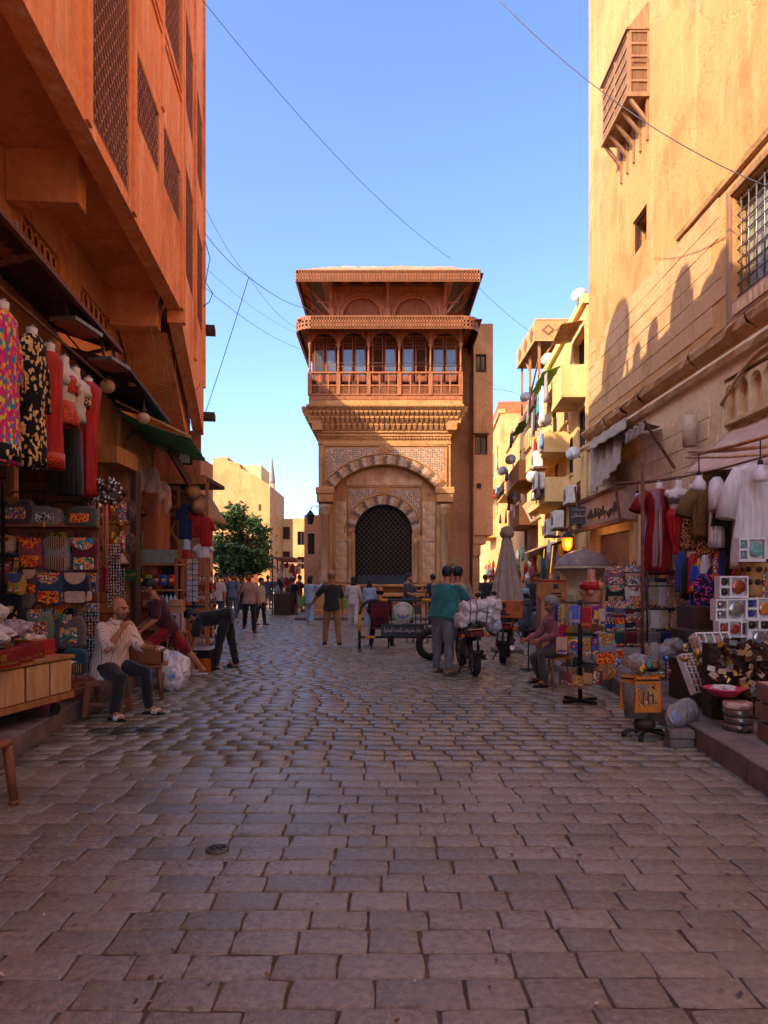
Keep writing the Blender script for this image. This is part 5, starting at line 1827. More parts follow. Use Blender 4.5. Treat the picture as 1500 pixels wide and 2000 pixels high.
 if hair in ('short','long','fringe','bald_sides'):
  c=MB()
  N,Mm=22,14
  rx,ry,rz_=.084*u,.104*u,.102*u
  vs,keep=[],[]
  for j in range(Mm+1):
   ph=pi*j/Mm
   for i in range(N):
    a=2*pi*i/N
    vs.append(Vector((rx*sin(ph)*cos(a),ry*sin(ph)*sin(a)+.012*u,rz_*cos(ph)+.030*u)))
  for j in range(Mm):
   for i in range(N):
    q=(vs[j*N+i]+vs[(j+1)*N+(i+1)%N])/2/u
    front=q.y<-.035
    lowlim=.048 if front else (-.055 if q.y>.035 else .0)
    if hair=='bald_sides':
     ok=-.06<q.z<.03 and q.y>-.01
    elif hair=='long':
     ok=q.z>(.05 if front else -.1)
    else:
     ok=q.z>lowlim
    if ok:
     keep.append((j*N+i,j*N+(i+1)%N,(j+1)*N+(i+1)%N,(j+1)*N+i))
  rr=random.Random(seed)
  vs=[v+v.normalized()*rr.uniform(-.002,.006)for v in vs]
  c.add(vs,[tuple(reversed(f))for f in keep],0,True,HM)
  if hair=='long':
   def fn(a,b_):
    w=.075+.02*b_
    an=(a-.5)*2.6
    return HM@Vector((w*sin(an)*1.15*u,(.055+.055*cos(an))*u+.01*b_,(.02-.30*b_)*u))
   c.grid(fn,8,6)
  c.build('hair',hm,root,solid=.012)
 elif hair=='cap':
  c=MB()
  c.lathe([(.086*u,0),(.087*u,.035*u),(.075*u,.075*u),(.04*u,.098*u),(.0,.102*u)],n=18,M=HM@Matrix.Translation((0,.01*u,.045*u))@Matrix.Diagonal((1,1.2,1,1)))
  def fn(a,b_):
   an=(a-.5)*2.4
   return HM@Vector(((.084+.0*b_)*sin(an)*u,(-.085*cos(an)-.065*b_*cos(an))*u,(.05-.02*b_)*u))
  c.grid(fn,8,2)
  c.build('cap',cap_m or CANVAS,root,solid=.006)
 if extra:
  extra(root,J,HM,u)
 return root
 # == goods and shop fronts on the left
def cushion(mb,w,h,d,c=(0,0,0),n=18,m=10,e1=.45,e2=.4,mi=0,M=None,sagk=0.):
 """soft box: superellipsoid w x d x h standing on c"""
 f=lambda v,e:math.copysign(abs(v)**e,v)
 vs=[]
 for j in range(m+1):
  ph=-pi/2+pi*j/m
  for i in range(n):
   a=2*pi*i/n
   z=f(sin(ph),e1)
   k=1+sagk*(-z)*.5
   vs.append((c[0]+w/2*f(cos(ph),e1)*f(cos(a),e2)*k,c[1]+d/2*f(cos(ph),e1)*f(sin(a),e2)*k,c[2]+h/2+h/2*z))
 fs=[(j*n+i,j*n+(i+1)%n,(j+1)*n+(i+1)%n,(j+1)*n+i)for j in range(m)for i in range(n)]
 return mb.add(vs,fs,mi,True,M)
def plate(mb,pts,y,th,mi=0,M=None):
 """flat patch: outline in x, z (anticlockwise seen from the front), front at y"""
 return mb.prism([(p[0],y,p[1])for p in pts],(0,th,0),mi,M)
def rrect(w,h,r,cx=0,cz=0,n=4):
 pts=[]
 for (sx_,sz_,a0)in ((1,-1,-pi/2),(1,1,0),(-1,1,pi/2),(-1,-1,pi)):
  for k in range(n+1):
   a=a0+pi/2*k/n
   pts.append((cx+sx_*(w/2-r)+r*cos(a),cz+sz_*(h/2-r)+r*sin(a)))
 return pts
def half_round(w,h,cx,ztop,n=10):
 """flap: straight top, rounded foot"""
 return [(cx+w/2,ztop),(cx-w/2,ztop)]+[(cx-w/2*cos(pi*k/n),ztop-h*.25-h*.75*sin(pi*k/n))for k in range(n+1)]
BRIGHT=['#c8321e','#e08a1e','#1e5a8c','#c81e5a','#e8c040','#1e7a5a','#5a2a78','#e8dcc0']
EMB=[pattern('embroidery_flowers',['#e8dcc4','#c82a4a','#e8a020','#2a7a8c','#3a6a3a','#e8dcc4'],'rings',16),pattern('embroidery_cross',BRIGHT,'voronoi',70),pattern('embroidery_rainbow',['#201820','#d8601e','#e8b030','#2a8a9a','#8a2a5a','#3a5a2a'],'stripes',6,stretch=(1,1,2)),pattern('embroidery_red',['#d84a1e','#b8201e','#e88a2a','#7a1a2a'],'rings',22),pattern('embroidery_blue',['#2a6aa8','#e0d8c8','#1e3a6a','#d8a040'],'rings',30),pattern('embroidery_dark',['#20181a','#c89a4a','#20181a','#8a2a2a','#d8c8a8'],'voronoi',80),pattern('kilim',['#8a2a24','#d8b070','#2a3a5a','#c86a2a','#e8e0d0','#3a5a3a'],'voronoi',55,stretch=(1,1,2.2)),pattern('print_papyrus',['#d8a860','#b07a3a','#6a4424','#c8924a','#2a4a5a','#b84a2a'],'noise',26)]
def cl(key,c,c2=None,**k):
 return mat('cloth_'+key,c,c2,rough=k.pop('rough',.92),scale=k.pop('scale',25),bump=.25,bscale=160,sheen=.2,**k)
def bag(label,loc,w,h,d=.12,rz=0,body=None,flap=None,pocket=None,style='backpack',strap=None,tassel=None,group=None,tilt=0.,side=None):
 """embroidered cloth bag; loc is the middle of its foot"""
 root=thing('bag',label,'bag',loc,rz,group)
 root.rotation_euler.y=tilt
 strap=strap or BLACKI
 q1,q2,q3=R(0,6),R(0,6),R(.7,1.3)
 def soft(mb):
  mb.v=[Vector((v.x+.010*w/.3*sin(v.z*17*q3+q1),v.y+.005*sin(v.x*23+v.z*19+q2),v.z+.012*h/.3*sin(v.x*14*q3+q2)+.05*v.x*sin(q1)))for v in mb.v]
  return mb
 if style=='backpack':
  soft(cushion(MB(),w,h,d)).build('body',body,root)
  if flap:
   plate(MB(),half_round(w*.82,h*.36,0,h*.99),-d*.53,.02).build('flap',flap,root,bevel=.004)
  if pocket:
   plate(MB(),rrect(w*.8,h*.36,.03,0,h*.24),-d*.55,.03).build('pocket',pocket,root,bevel=.006)
  MB().tube([(w*.1*cos(pi*k/8)*1.2,0,h*.97+.07*sin(pi*k/8))for k in range(9)],.008,5).build('handle',strap,root)
  if side:
   plate(MB(),rrect(w*.28,h*.3,.02,w*.42,h*.26),-d*.35,.06).build('side_pocket',side,root)
 elif style=='tote':
  soft(cushion(MB(),w,h,d,e1=.3,e2=.35,sagk=.16)).build('body',body,root)
  if pocket:
   plate(MB(),rrect(w*.62,h*.46,.02,0,h*.42),-d*.54,.02).build('patch',pocket,root,bevel=.004)
  mb=MB().tube([(w*.25*cos(pi*k/10),-d*.25,h*.95+h*.30*sin(pi*k/10))for k in range(11)],.010,5,flat=.5)
  mb.build('handle',strap,root)
  if flap:
   plate(MB(),half_round(w*.42,h*.28,-w*.1,h*1.05),-d*.56,.02).build('pouch',flap,root,bevel=.004)
 elif style=='flat':
  cushion(MB(),w,h,d,e1=.2,e2=.25).build('body',body,root)
  if flap:
   plate(MB(),rrect(w*.98,h*.42,.01,0,h*.77),-d*.56,.012).build('flap',flap,root,bevel=.003)
  if pocket:
   plate(MB(),rrect(w*.9,h*.14,.006,0,h*.18),-d*.56,.012).build('trim_band',pocket,root)
 elif style=='sling':
  soft(cushion(MB(),w,h*.55,d)).build('body',body,root)
  if flap:
   plate(MB(),half_round(w*.96,h*.26,0,h*.55),-d*.54,.02).build('flap',flap,root,bevel=.003)
  MB().tube([(-w*.4,0,h*.5),(-w*.2,0,h),(w*.1,0,h*1.02),(w*.4,0,h*.5)],.007,5).build('strap',strap,root)
  if pocket:
   plate(MB(),rrect(w*.8,h*.1,.01,0,h*.12),-d*.55,.015).build('trim_band',pocket,root)
 if tassel:
  MB().lathe([(.002,0),(.014,-.01),(.018,-.07),(.0,-.072)],(0,-d*.58,h*.2),n=8).build('tassel',tassel,root)
 return root
def crumple(mb,c,r,seed,amp=.18,n=16,m=10,mi=0):
 rr=random.Random(seed)
 ph=[rr.uniform(0,6)for _ in range(6)]
 vs=[]
 for j in range(m+1):
  t=pi*j/m
  for i in range(n):
   a=2*pi*i/n
   k=1+amp*(sin(3*a+ph[0]+2*t)*.5+sin(5*t+4*a+ph[1])*.4+sin(7*a-3*t+ph[2])*.3)+rr.uniform(-amp,amp)*.35
   vs.append((c[0]+r[0]*sin(t)*cos(a)*k,c[1]+r[1]*sin(t)*sin(a)*k,c[2]-r[2]*cos(t)*k))
 return mb.add(vs,[(j*n+i,j*n+(i+1)%n,(j+1)*n+(i+1)%n,(j+1)*n+i)for j in range(m)for i in range(n)],mi,False)
def carton(name,label,loc,w,d,h,m,rz=0,tape=True,group=None,open_=False,cat='box'):
 root=thing(name,label,cat,loc,rz,group)
 MB().bb(-w/2,w/2,-d/2,d/2,0,h).build('body',m,root,bevel=.006)
 if tape:
  MB().bb(-w/2-.002,w/2+.002,-.03,.03,h-.001,h+.002).bb(-.0,w/2+.002,-.03,.03,h,h+.003).build('tape',mat('parcel_tape','#b08a5c','#94703f',rough=.4),root)
 return root
CARD=mat('cardboard','#a8713f','#86542c',rough=.9,scale=6)
CARD2=mat('pale_cardboard','#b98d62','#99704a',rough=.9,scale=6)
PINKPL=mat('pink_plastic','#c8506a','#a83a54',rough=.45,scale=10)
FILM=mat('clear_film','#c9c4c0','#a59c98',rough=.12,scale=9,spec=.9,alpha=.28)
PAPERW=mat('printed_paper','#d9cec2','#a89a90',rough=.7,scale=60)
def awning(name,label,p_in0,p_in1,p_out0,p_out1,m,amp=.025,waves=26,nv=6,sagv=.0,th=.008,cat='awning'):
 root=thing(name,label,cat,p_in0)
 a,b,c,d=[Vector(p)-Vector(p_in0)for p in (p_in0,p_in1,p_out0,p_out1)]
 def fn(u,v):
  p=a.lerp(b,u).lerp(c.lerp(d,u),v)
  return p+Vector((0,0,amp*sin(u*waves*2*pi)-sagv*sin(pi*v)))
 MB().grid(fn,waves*4,nv).build('sheet',m,root,solid=th)
 return root,(a,b,c,d)
TIN=mat('dark_tin','#4a342a','#2e201a',rough=.6,metal=.3,scale=5,bump=.2)
aw1,q=awning('tin_awning','dark corrugated tin awning above the mannequins',(-4.2,5.2,5.0),(-4.75,9.6,5.0),(-3.13,5.2,4.6),(-3.48,9.5,4.55),TIN,.02,30)
MB().bar(q[2],q[3],.05,.05).build('edge_bar',RUST,aw1)
for t in (.35,.95):
 MB().bar(q[0].lerp(q[1],t)+Vector((0,0,-.7)),q[2].lerp(q[3],t),.04,.04).build('strut',RUST,aw1)
aw2,q=awning('tin_awning','flat dark awning between the mannequins and the green awning',(-4.8,9.7,4.85),(-4.95,12.6,4.6),(-3.5,9.65,4.45),(-3.78,12.6,4.3),TIN,.012,20)
MB().bar(q[2],q[3],.05,.06).build('edge_bar',WOODD,aw2)
grn=mat('green_painted_tin','#58b47e','#347a52',rough=.6,scale=7,bump=.3,bscale=20,stretch=(1,1,1))
aw3,q=awning('green_awning','sagging green painted sheet awning over the panelled shop',(-4.5,11.5,4.38),(-4.55,14.1,4.15),(-3.1,11.5,3.8),(-3.52,14.2,3.88),grn,.02,5,8,.06)
MB().bar(q[0]+Vector((.2,0,.02)),q[2]+Vector((0,0,.03)),.05,.03).build('edge_batten',WOODL,aw3)
MB().bar(q[2].lerp(q[3],.4)+Vector((-.5,0,.0)),q[2].lerp(q[3],.5)+Vector((-.25,.3,-.55)),.05,.14).build('broken_board',WOODD,aw3)
fl_=thing('flood_light','small black floodlight hung under the far end of the green awning','lamp',PX(362,893,13.6))
MB().bb(-.13,.13,-.05,.05,-.14,.12).build('housing',BLACKI,fl_,bevel=.01)
MB().bb(-.1,.1,-.06,-.051,-.12,.06).build('glass',PLASTICW,fl_)
MB().tube([(-.1,0,.1),(-.1,0,.22),(.1,0,.22),(.1,0,.1)],.012,5).build('bracket',BLACKI,fl_)
def globe(label,p,r=.10,cage=True):
 g=thing('globe_lamp',label,'lamp',p,group='globe lamps under the left awnings')
 MB().ell((0,0,-r),(r,r,r),14,10).build('globe',mat('frosted_globe','#c9a88c','#a88668',rough=.35),g)
 MB().lathe([(r*.6,-.02),(r*.5,.05),(.03,.07),(.015,.3)],n=10).build('holder',BLACKI,g)
 return g
globe('frosted round lamp under the tin awning left of the small bulb',PX(210,740,9.9),.10)
globe('frosted round lamp hanging in front of the green awning',PX(280,805,11.0),.095)
bl_=thing('hanging_bulb','small bare bulb hanging under the dark awning','lamp',PX(258,740,10.6))
MB().lathe([(.0,-.12),(.05,-.10),(.055,-.06),(.03,-.01),(.025,.05)],n=10).build('bulb',mat('warm_bulb','#d8a070','#b07848',rough=.3),bl_)
MB().cyl((0,0,.05),(0,0,.4),.006,n=4).build('cord',BLACKI,bl_)
for (px_,py_,Y_,L_2,lb)in ((20,487,6.9,.5,'strip light fitting hung high at the picture edge under the awning'),(150,640,8.3,.62,'wide strip light fitting with red underside hung from the tin awning'),(215,712,9.2,.5,'smaller strip light fitting with red underside nearer the globe lamp')):
 p=PX(px_,py_,Y_)
 t=thing('strip_light',lb,'lamp',p,radians(84))
 MB().bb(-L_2/2,L_2/2,-.16,.16,-.02,.03).build('case',METALG,t,bevel=.008)
 MB().bb(-L_2/2+.03,L_2/2-.03,-.13,.13,-.035,-.021).build('diffuser',mat('red_diffuser','#a0584a','#7a3a30',rough=.5,scale=8),t)
 for s_ in (-1,1):
  MB().bar((s_*L_2*.3,0,.03),(s_*L_2*.3,.05,.34),.04,.015).build('hanger',METALG,t)
shp=thing('shop_interior','dim bag shop open to the street under the tin awning','shop',(-5.0,8.6,.17))
MB().bb(-1.2,-.9,-3.5,3.0,0,3.2).build('back_wall',WOODD,shp)
MB().bb(-.9,0.75,2.95,3.1,0,3.1).build('partition',WOODD,shp)
for k in range(17):
 z_=.12+k*.178
 MB().bb(-.85,.95,2.90,2.945,z_,z_+.162).build('slat_board',WOODT if k>3 else WOODR,shp,bevel=.004)
MB().bb(.95,1.03,2.86,3.1,0,3.1).build('corner_post',WOODD,shp)
for k in range(8):
 z_=1.85+k*.17
 MB().bb(-.85,.1,.75,.79,z_,z_+.15).build('slat_board',WOODR,shp)
MB().bb(.1,.2,.7,.82,0,3.0).build('door_post',WOODT,shp)
MB().bb(-.7,.55,2.3,2.92,2.25,2.32).bb(.5,.55,2.3,2.92,2.32,2.75).build('wall_shelf',WOODR,shp,bevel=.01)
MB().bb(.1,1.05,2.0,2.9,3.1,3.35).build('shop_lintel',WOODT,shp)
sb=thing('boarded_shop','tan wooden shop boarding with arched panel below the green awning','shop',(-4.32,10.4,2.9),radians(92))
for (a,b,z0,z1)in ((0,.42,.1,1.55),(.45,.88,.08,1.5),(.91,1.25,.05,1.45)):
 MB().bb(a,b,0,.05,z0,z1).build('board',WOODT,sb,bevel=.008)
MB().bb(1.35,3.3,0,.06,-.05,1.3).build('panel',WOODT,sb)
MB().bb(1.28,1.42,-.06,.08,-.08,1.45).build('post',WOODT,sb,bevel=.01)
MB().bb(3.25,3.4,-.06,.08,-.1,1.3).build('post',WOODT,sb,bevel=.01)
mb=MB().tube([(2.33+.82*cos(pi*k/14),-.02,.45+.72*sin(pi*k/14))for k in range(15)],.04,6)
mb.tube([(1.51,-.02,-.03),(1.51,-.02,.45)],.04,6).tube([(3.15,-.02,-.03),(3.15,-.02,.45)],.04,6)
struct(mb.build('arch_moulding',WOODT,sb),'stuff')
MB().bb(-.1,3.4,-.1,.02,-.2,-.1).build('track_beam',WOODD,sb)
MB().bar((.4,-.45,-.05),(1.4,.0,-.05),.05,.04).build('outrigger',WOODD,sb)
cab=thing('wooden_cabinet','tall brown wooden cabinet front beside the snack stall','cabinet',(-4.5,13.1,.17))
MB().bb(-.6,.35,.0,.8,0,2.95).build('carcass',WOODR,cab)
for k in range(3):
 MB().bb(-.55+k*.3,-.28+k*.3,-.03,-.001,.1,2.8).build('door_board',WOODT if k==1 else WOODR,cab,bevel=.006)
MB().bb(.02,.12,-.10,-.04,1.2,2.25).build('display_case',METALG,cab,bevel=.01)
for k in range(5):
 MB().bb(.03,.11,-.115,-.101,1.25+k*.2,1.4+k*.2).build('display_cell',GLASSD,cab)
MANW=mat('mannequin_white','#cfc4ba','#b5a699',rough=.45,scale=4)
MANS=mat('mannequin_skin','#b98060','#a06a4c',rough=.4,scale=4)
def mannequin(label,p,rz,m,bust=True,hgt=.62,clothed=True):
 """headless bust; p is the top of its neck"""
 root=thing('mannequin',label,'mannequin',(p.x,p.y,p.z-hgt),rz)
 mb=MB()
 rings=[(0,.135,.095),(.10,.12,.085),(.22,.13,.10),(.33,.165,.115),(.42,.185,.10),(.47,.15,.075),(.50,.06,.055),(.56,.048,.048),(hgt,.052,.05)]
 loft(mb,[Vector((0,0,z))for z,a,b in rings],Vector((1,0,0)),[(a,b)for z,a,b in rings],16)
 if clothed:
  rings=[(z,a*.62,b*.7)if z<.49 else (z,a,b)for z,a,b in rings]
  mb=MB()
  loft(mb,[Vector((0,0,z))for z,a,b in rings],Vector((1,0,0)),[(a,b)for z,a,b in rings],16)
 elif bust:
  for s_ in (-1,1):
   mb.ell((s_*.075,-.085,.335),(.065,.06,.06),10,8)
 for s_ in (-1,1)if not clothed else ():
  mb.ell((s_*.17,0,.42),(.05,.055,.06),8,6)
 mb.build('torso',m,root)
 MB().cyl((0,.0,hgt-.005),(0,0,hgt+.03),.03,n=8).build('hook_cap',METALG,root)
 return root
def garment(name,label,p,rz,prof,m,sleeves=None,fold=.02,nfold=9,hem=None,hemm=None,cat=None,trim=None,n=44,group=None):
 """hanging dress, robe or shirt. p = top middle; prof = [(drop, half width, half depth)]"""
 bot=prof[-1][0]
 root=thing(name,label,cat or name.replace('_',' '),(p.x,p.y,p.z-bot),rz,group)
 mb=MB()
 vs=[]
 k=len(prof)
 dense=[]
 for i in range(k-1):
  st=4
  for q in range(st):
   t=q/st
   dense.append(tuple(prof[i][j]+(prof[i+1][j]-prof[i][j])*t for j in range(3)))
 dense.append(prof[-1])
 ph=R(0,6)
 for (d,a,b)in dense:
  amp=fold*min(1,d/bot*1.4)
  for j in range(n):
   an=2*pi*j/n
   w=1+amp*6*(sin(nfold*an+ph+d*2)*.6+sin((nfold*2+1)*an+d*5)*.25)
   vs.append((a*cos(an)*w,b*sin(an)*w,bot-d))
 kk=len(dense)
 fs=[(i*n+j,(i+1)*n+j,(i+1)*n+(j+1)%n,i*n+(j+1)%n)for i in range(kk-1)for j in range(n)]
 mb.add(vs,fs,0,True)
 mb.build('cloth',m,root,solid=.004)
 if sleeves:
  L,r0,r1,out=sleeves
  for s_ in (-1,1):
   z0=bot-prof[1][0]-.02
   x0=prof[1][1]*.92
   MB().tube([(s_*(x0-.06),0,z0),(s_*(x0+out*.5),0,z0-L*.4),(s_*(x0+out),-.01,z0-L)],[r0,(r0+r1)/2,r1],12,cap=False).build('sleeve',m,root,solid=.004)
 if hem:
  a,b=prof[-1][1],prof[-1][2]
  MB().lathe([(1.0,hem[0]),(1.02,hem[1])],n=28,M=Matrix.Diagonal((a*1.06,b*1.1,1,1))).build('hem_band',hemm,root,solid=.004)
 if trim:
  trim(root,bot)
 return root
PINKROBE=pattern('pharaonic_pink',['#c22a6a','#c22a6a','#d83a78','#c8c23a','#2a7aa8','#c22a6a','#e08a3a','#c22a6a'],'voronoi',30,stretch=(1.4,1.4,.8))
BLKGOLD=pattern('black_gold_print',['#15131a','#15131a','#15131a','#d8b880','#15131a','#15131a','#c8a060'],'voronoi',36,stretch=(1,1,.7))
REDC=mat('red_chiffon','#b80a10','#7c060c',rough=.6,scale=10,stretch=(4,4,.4))
MAR=mat('maroon_satin','#8a1a18','#540c10',rough=.32,scale=6,stretch=(3,3,.4))
GOLDM=mat('gold_trim','#c89a4a','#8e6a2c',rough=.35,metal=.7,scale=40)
BLACKC=cl('black','#1c1a1d','#100e10')
WHITEC=cl('white','#d9d0cc','#b8aca6',stretch=(3,3,.4),scale=8)
REDSEQ=pattern('red_sequins',['#8e1016','#c8322a','#6a0c10','#d8602a'],'voronoi',160,rough=.35)
LZ=radians(70)
def lp(px,py,Y=None):
 Y=Y or 6.4+(px-10)/162*2.2
 return PX(px,py,Y)
mannequin('white mannequin neck at the top of the pink printed robe',lp(5,590),LZ,MANW)
garment('robe','hot pink printed robe hanging nearest on the left',lp(2,606),LZ,[(0,.07,.06),(.07,.16,.09),(.4,.16,.09),(.9,.17,.09),(1.34,.18,.10)],PINKROBE,(.55,.05,.055,.02),hem=(.02,.16),hemm=BLKGOLD)
mannequin('white mannequin neck in the black and gold robe',lp(62,641),LZ,MANW)
garment('robe','black robe with gold figures hanging second on the left',lp(62,655),LZ,[(0,.07,.06),(.07,.16,.09),(.4,.15,.09),(.9,.15,.09),(1.32,.16,.10)],BLKGOLD,(.65,.05,.055,.015))
mannequin('white mannequin wearing the red beaded dress',lp(97,672),LZ,MANW)
garment('dress','long red dress with beaded fringe hanging third on the left',lp(97,690),LZ,[(0,.10,.08),(.08,.16,.10),(.3,.14,.10),(.6,.14,.10),(1.0,.14,.10),(1.22,.16,.11)],REDC,None,.03,hem=(.03,.16),hemm=REDSEQ)
mannequin('white mannequin with red beaded bikini top',lp(125,697),LZ,MANW,clothed=False)
bt=garment('belly_dance_top','red beaded top and hip scarf on a white mannequin',lp(127,735),LZ,[(0,.10,.11),(.06,.165,.15),(.2,.14,.12)],REDSEQ,None,.01)
garment('hip_scarf','short red and gold hip scarf below the beaded top',lp(122,785),LZ,[(0,.13,.11),(.1,.17,.13),(.26,.19,.14)],REDSEQ,None,.03)
mannequin('white mannequin with a dotted brown bodice beside the red gown',lp(147,719),LZ,MANW,clothed=False)
garment('bodice','brown dotted bodice on a mannequin next to the long red gown',lp(152,758),LZ,[(0,.10,.10),(.06,.165,.14),(.22,.14,.12)],EMB[5],None,.01)
mannequin('white mannequin neck inside the long bright red gown',lp(172,739),LZ,MANW)
garment('gown','long bright red gown hanging last in the row on the left',lp(172,748),LZ,[(0,.09,.07),(.06,.19,.12),(.3,.15,.11),(.5,.12,.10),(1.0,.10,.09),(1.36,.085,.08)],REDC,None,.03)
rl=thing('hanging_rail','steel rail that carries the row of mannequins on the left','rail',(-3.45,7.4,4.05))
MB().cyl((.1,-2.2,.1),(-.2,2.0,.1),.018,n=6).build('rail_bar',RUST,rl)
for k in range(4):
 t=k/3
 MB().cyl((.1-.3*t,-2.2+4.2*t,.1),(-.45-.3*t,-2.2+4.2*t,.75),.012,n=5).build('tie_rod',RUST,rl)
for (px_,lb)in ((118,'black fringed wrap hanging below the beaded top'),(140,'black fringed skirt hanging left of the red gown')):
 garment('fringed_wrap',lb,lp(px_,815,8.3),LZ,[(0,.09,.07),(.2,.12,.09),(.9,.13,.09)],BLACKC,None,.05,15)
YR=8.62
rk=thing('bag_rack','wooden shelf and wire rack crowded with embroidered bags','rack',(-4.05,YR,.17))
MB().bb(-.62,.60,-.18,.14,1.99,2.03).build('shelf_board',WOODR,rk,bevel=.006)
MB().bb(-.62,.60,.10,.13,1.78,1.99).build('back_rail',WOODR,rk)
for x_ in (-.6,-.3,.02,.3,.57):
 MB().cyl((x_,.10,.1),(x_,.10,1.98),.008,n=5).build('upright_wire',METALG,rk)
for k in range(9):
 MB().cyl((-.62,.10,.2+k*.2),(.6,.10,.2+k*.2),.005,n=5).build('cross_wire',METALG,rk)
MB().bar((-.40,-.25,.9),(-.40,-.25,2.5),.03,.03).build('pole',BLACKI,rk)
DEN=cl('denim','#3a4a60','#28344a');NAVY=cl('navy','#1a2238','#10162a');GRYB=cl('grey_linen','#8c8478','#6e665c');MARC=cl('maroon','#6a1220','#4a0a16');PNK=cl('pink_kilim','#a04a4e','#7e3438')
OLV=cl('olive','#4a4a3a','#34342a');BRN=cl('brown','#5a4238','#3e2c26');CRM=cl('cream','#c8a488','#aa866a');GRN2=cl('sage','#7c8468','#5f664e');TAUP=cl('taupe','#6a5650','#4e3e3a');TEALC=cl('teal','#28505a','#1a3840');YEL=cl('mustard','#b8982a','#94781c');BLUC=cl('slate_blue','#4a5878','#36425e')
YT=mat('yellow_tassel','#d8a020','#a87818',rough=.9)
def bagpx(label,x,y0,y1,w,Y=YR-.12,**k):
 s_=Y/FPX
 p=PX(x,y1,Y)
 return bag(label,p,w*s_,(y1-y0)*s_,**k)
bagpx('brown patchwork bag with gold sequins on the left end of the shelf',35,974,1024,64,body=BRN,flap=GOLDM,pocket=EMB[1],style='tote',d=.14)
bagpx('beige shoulder bag with round medallion on the shelf',92,990,1026,58,body=GRYB,pocket=EMB[4],style='tote',d=.14,tassel=YT)
bagpx('dark green bag with orange woven straps on the right of the shelf',160,990,1029,60,body=OLV,pocket=EMB[3],style='tote',d=.14)
bagpx('small tan bag with orange embroidered flap cut by the left edge',12,1047,1080,36,body=CRM,flap=EMB[3],style='backpack')
bagpx('dusty pink backpack with red medallion pocket',62,1050,1111,46,body=PNK,flap=EMB[3],pocket=EMB[3])
bagpx('grey linen backpack with rainbow arc flap and pocket',112,1050,1116,50,body=GRYB,flap=EMB[2],pocket=EMB[2])
bagpx('maroon backpack with white floral flap and pocket',167,1050,1117,50,body=MARC,flap=EMB[0],pocket=EMB[0])
bagpx('yellow and blue sling bag hanging from the black pole',33,1085,1161,30,Y=YR-.34,body=YEL,flap=BLUC,pocket=EMB[1],style='sling')
bagpx('dusty red sling bag behind the yellow one at the left edge',8,1098,1142,34,body=PNK,flap=EMB[1])
bagpx('brown suede bag with orange trim beside the yellow sling bag',60,1112,1162,32,body=BRN,flap=CRM,pocket=EMB[3])
bagpx('denim backpack with red star pocket and yellow tassel',98,1118,1181,52,body=DEN,flap=EMB[1],pocket=EMB[3],tassel=YT,side=EMB[1])
bagpx('navy backpack with cream striped pockets',150,1118,1181,50,body=NAVY,flap=CRM,pocket=CRM,side=CRM)
bagpx('grey brown small bag hanging below the yellow sling bag',53,1158,1188,28,Y=YR-.2,body=TAUP,flap=TAUP,style='backpack')
bagpx('black tote with gold lettering pattern at the left edge',16,1162,1222,58,Y=YR-.25,body=BLACKC,pocket=BLKGOLD,style='tote',rz=.2)
bagpx('sage green tote with bright cross-stitch patch',82,1192,1255,52,Y=YR-.2,body=GRN2,pocket=EMB[1],flap=EMB[1],style='tote',tilt=-.06)
bagpx('taupe tote with floral patch in the lowest row',138,1203,1266,54,Y=YR-.2,body=TAUP,pocket=EMB[0],flap=EMB[0],style='tote')
bagpx('teal drawstring backpack standing low by the stool',148,1266,1316,44,Y=YR-.25,body=TEALC,pocket=EMB[2])
bagpx('small black bag with bead strings under the green tote',100,1262,1306,40,Y=YR-.1,body=BLACKC,flap=EMB[5])
bagpx('dark striped pouch low behind the waste basket',78,1265,1300,30,Y=YR-.1,body=NAVY,pocket=EMB[6],style='flat')
SILV=mat('silver_bells','#b8aca4','#7c706a',rough=.25,metal=.85,scale=12)
bc=thing('bell_cluster','cluster of silver bells hanging above the red hose ends','bells',PX(205,985,8.9))
bell=MB().lathe([(.0,.055),(.012,.05),(.02,.03),(.034,.0),(.03,.0)],n=10).mesh('bell',SILV)
rr=random.Random(5)
for k in range(46):
 piece('bell',bell,bc,(rr.uniform(-.17,.17),rr.uniform(-.1,.1),rr.uniform(0,.30)),(rr.uniform(-.9,.9),rr.uniform(-.9,.9),0),(1.1,)*3)
hoses=thing('pipe_hoses','bundle of tan water-pipe hoses with red grips hanging in the shop','hoses',PX(195,1150,8.8))
HOSE=mat('tan_hose','#b97a5a','#96583c',rough=.7)
REDP=mat('red_velvet','#a01420','#6e0a14',rough=.8)
for k in range(11):
 x_=-.13+k*.022
 y_=rr.uniform(-.05,.05)
 top=rr.uniform(.98,1.06)
 b0=rr.uniform(.22,.32)
 hz_=MB().tube([(x_*1.1,y_,top),(x_*1.2+rr.uniform(-.02,.02),y_,(top+b0)/2),(x_,y_,b0)],.0085,5).build('hose',HOSE,hoses)
 MB().lathe([(.0,-.02),(.018,-.01),(.014,.02),(.014,.24),(.02,.26),(.012,.29)],(x_,y_,b0-.28),n=8).build('grip',REDP if k%4 else NAVY,hz_)
for (x,y0,y1,Y_,lb)in ((222,1060,1185,8.9,'strings of silver trinkets beside the red hose grips'),(180,1185,1300,8.55,'strings of silver bells at the right end of the bag rack'),(232,1110,1180,9.6,'rows of silver pendants behind the seated man')):
 p=PX(x,y1,Y_)
 tr=thing('trinket_strings',lb,'trinkets',p)
 hh=(y1-y0)/FPX*Y_
 for q in range(5):
  mb=MB()
  zz=0
  while zz<hh:
   mb.ell(((q-2)*.035+rr.uniform(-.006,.006),rr.uniform(-.01,.01),zz),(.012,.012,.017),6,5)
   zz+=.038
  mb.cyl(((q-2)*.035,0,0),((q-2)*.035,0,hh),.002,n=3)
  struct(mb.build('string',SILV,tr),'stuff')
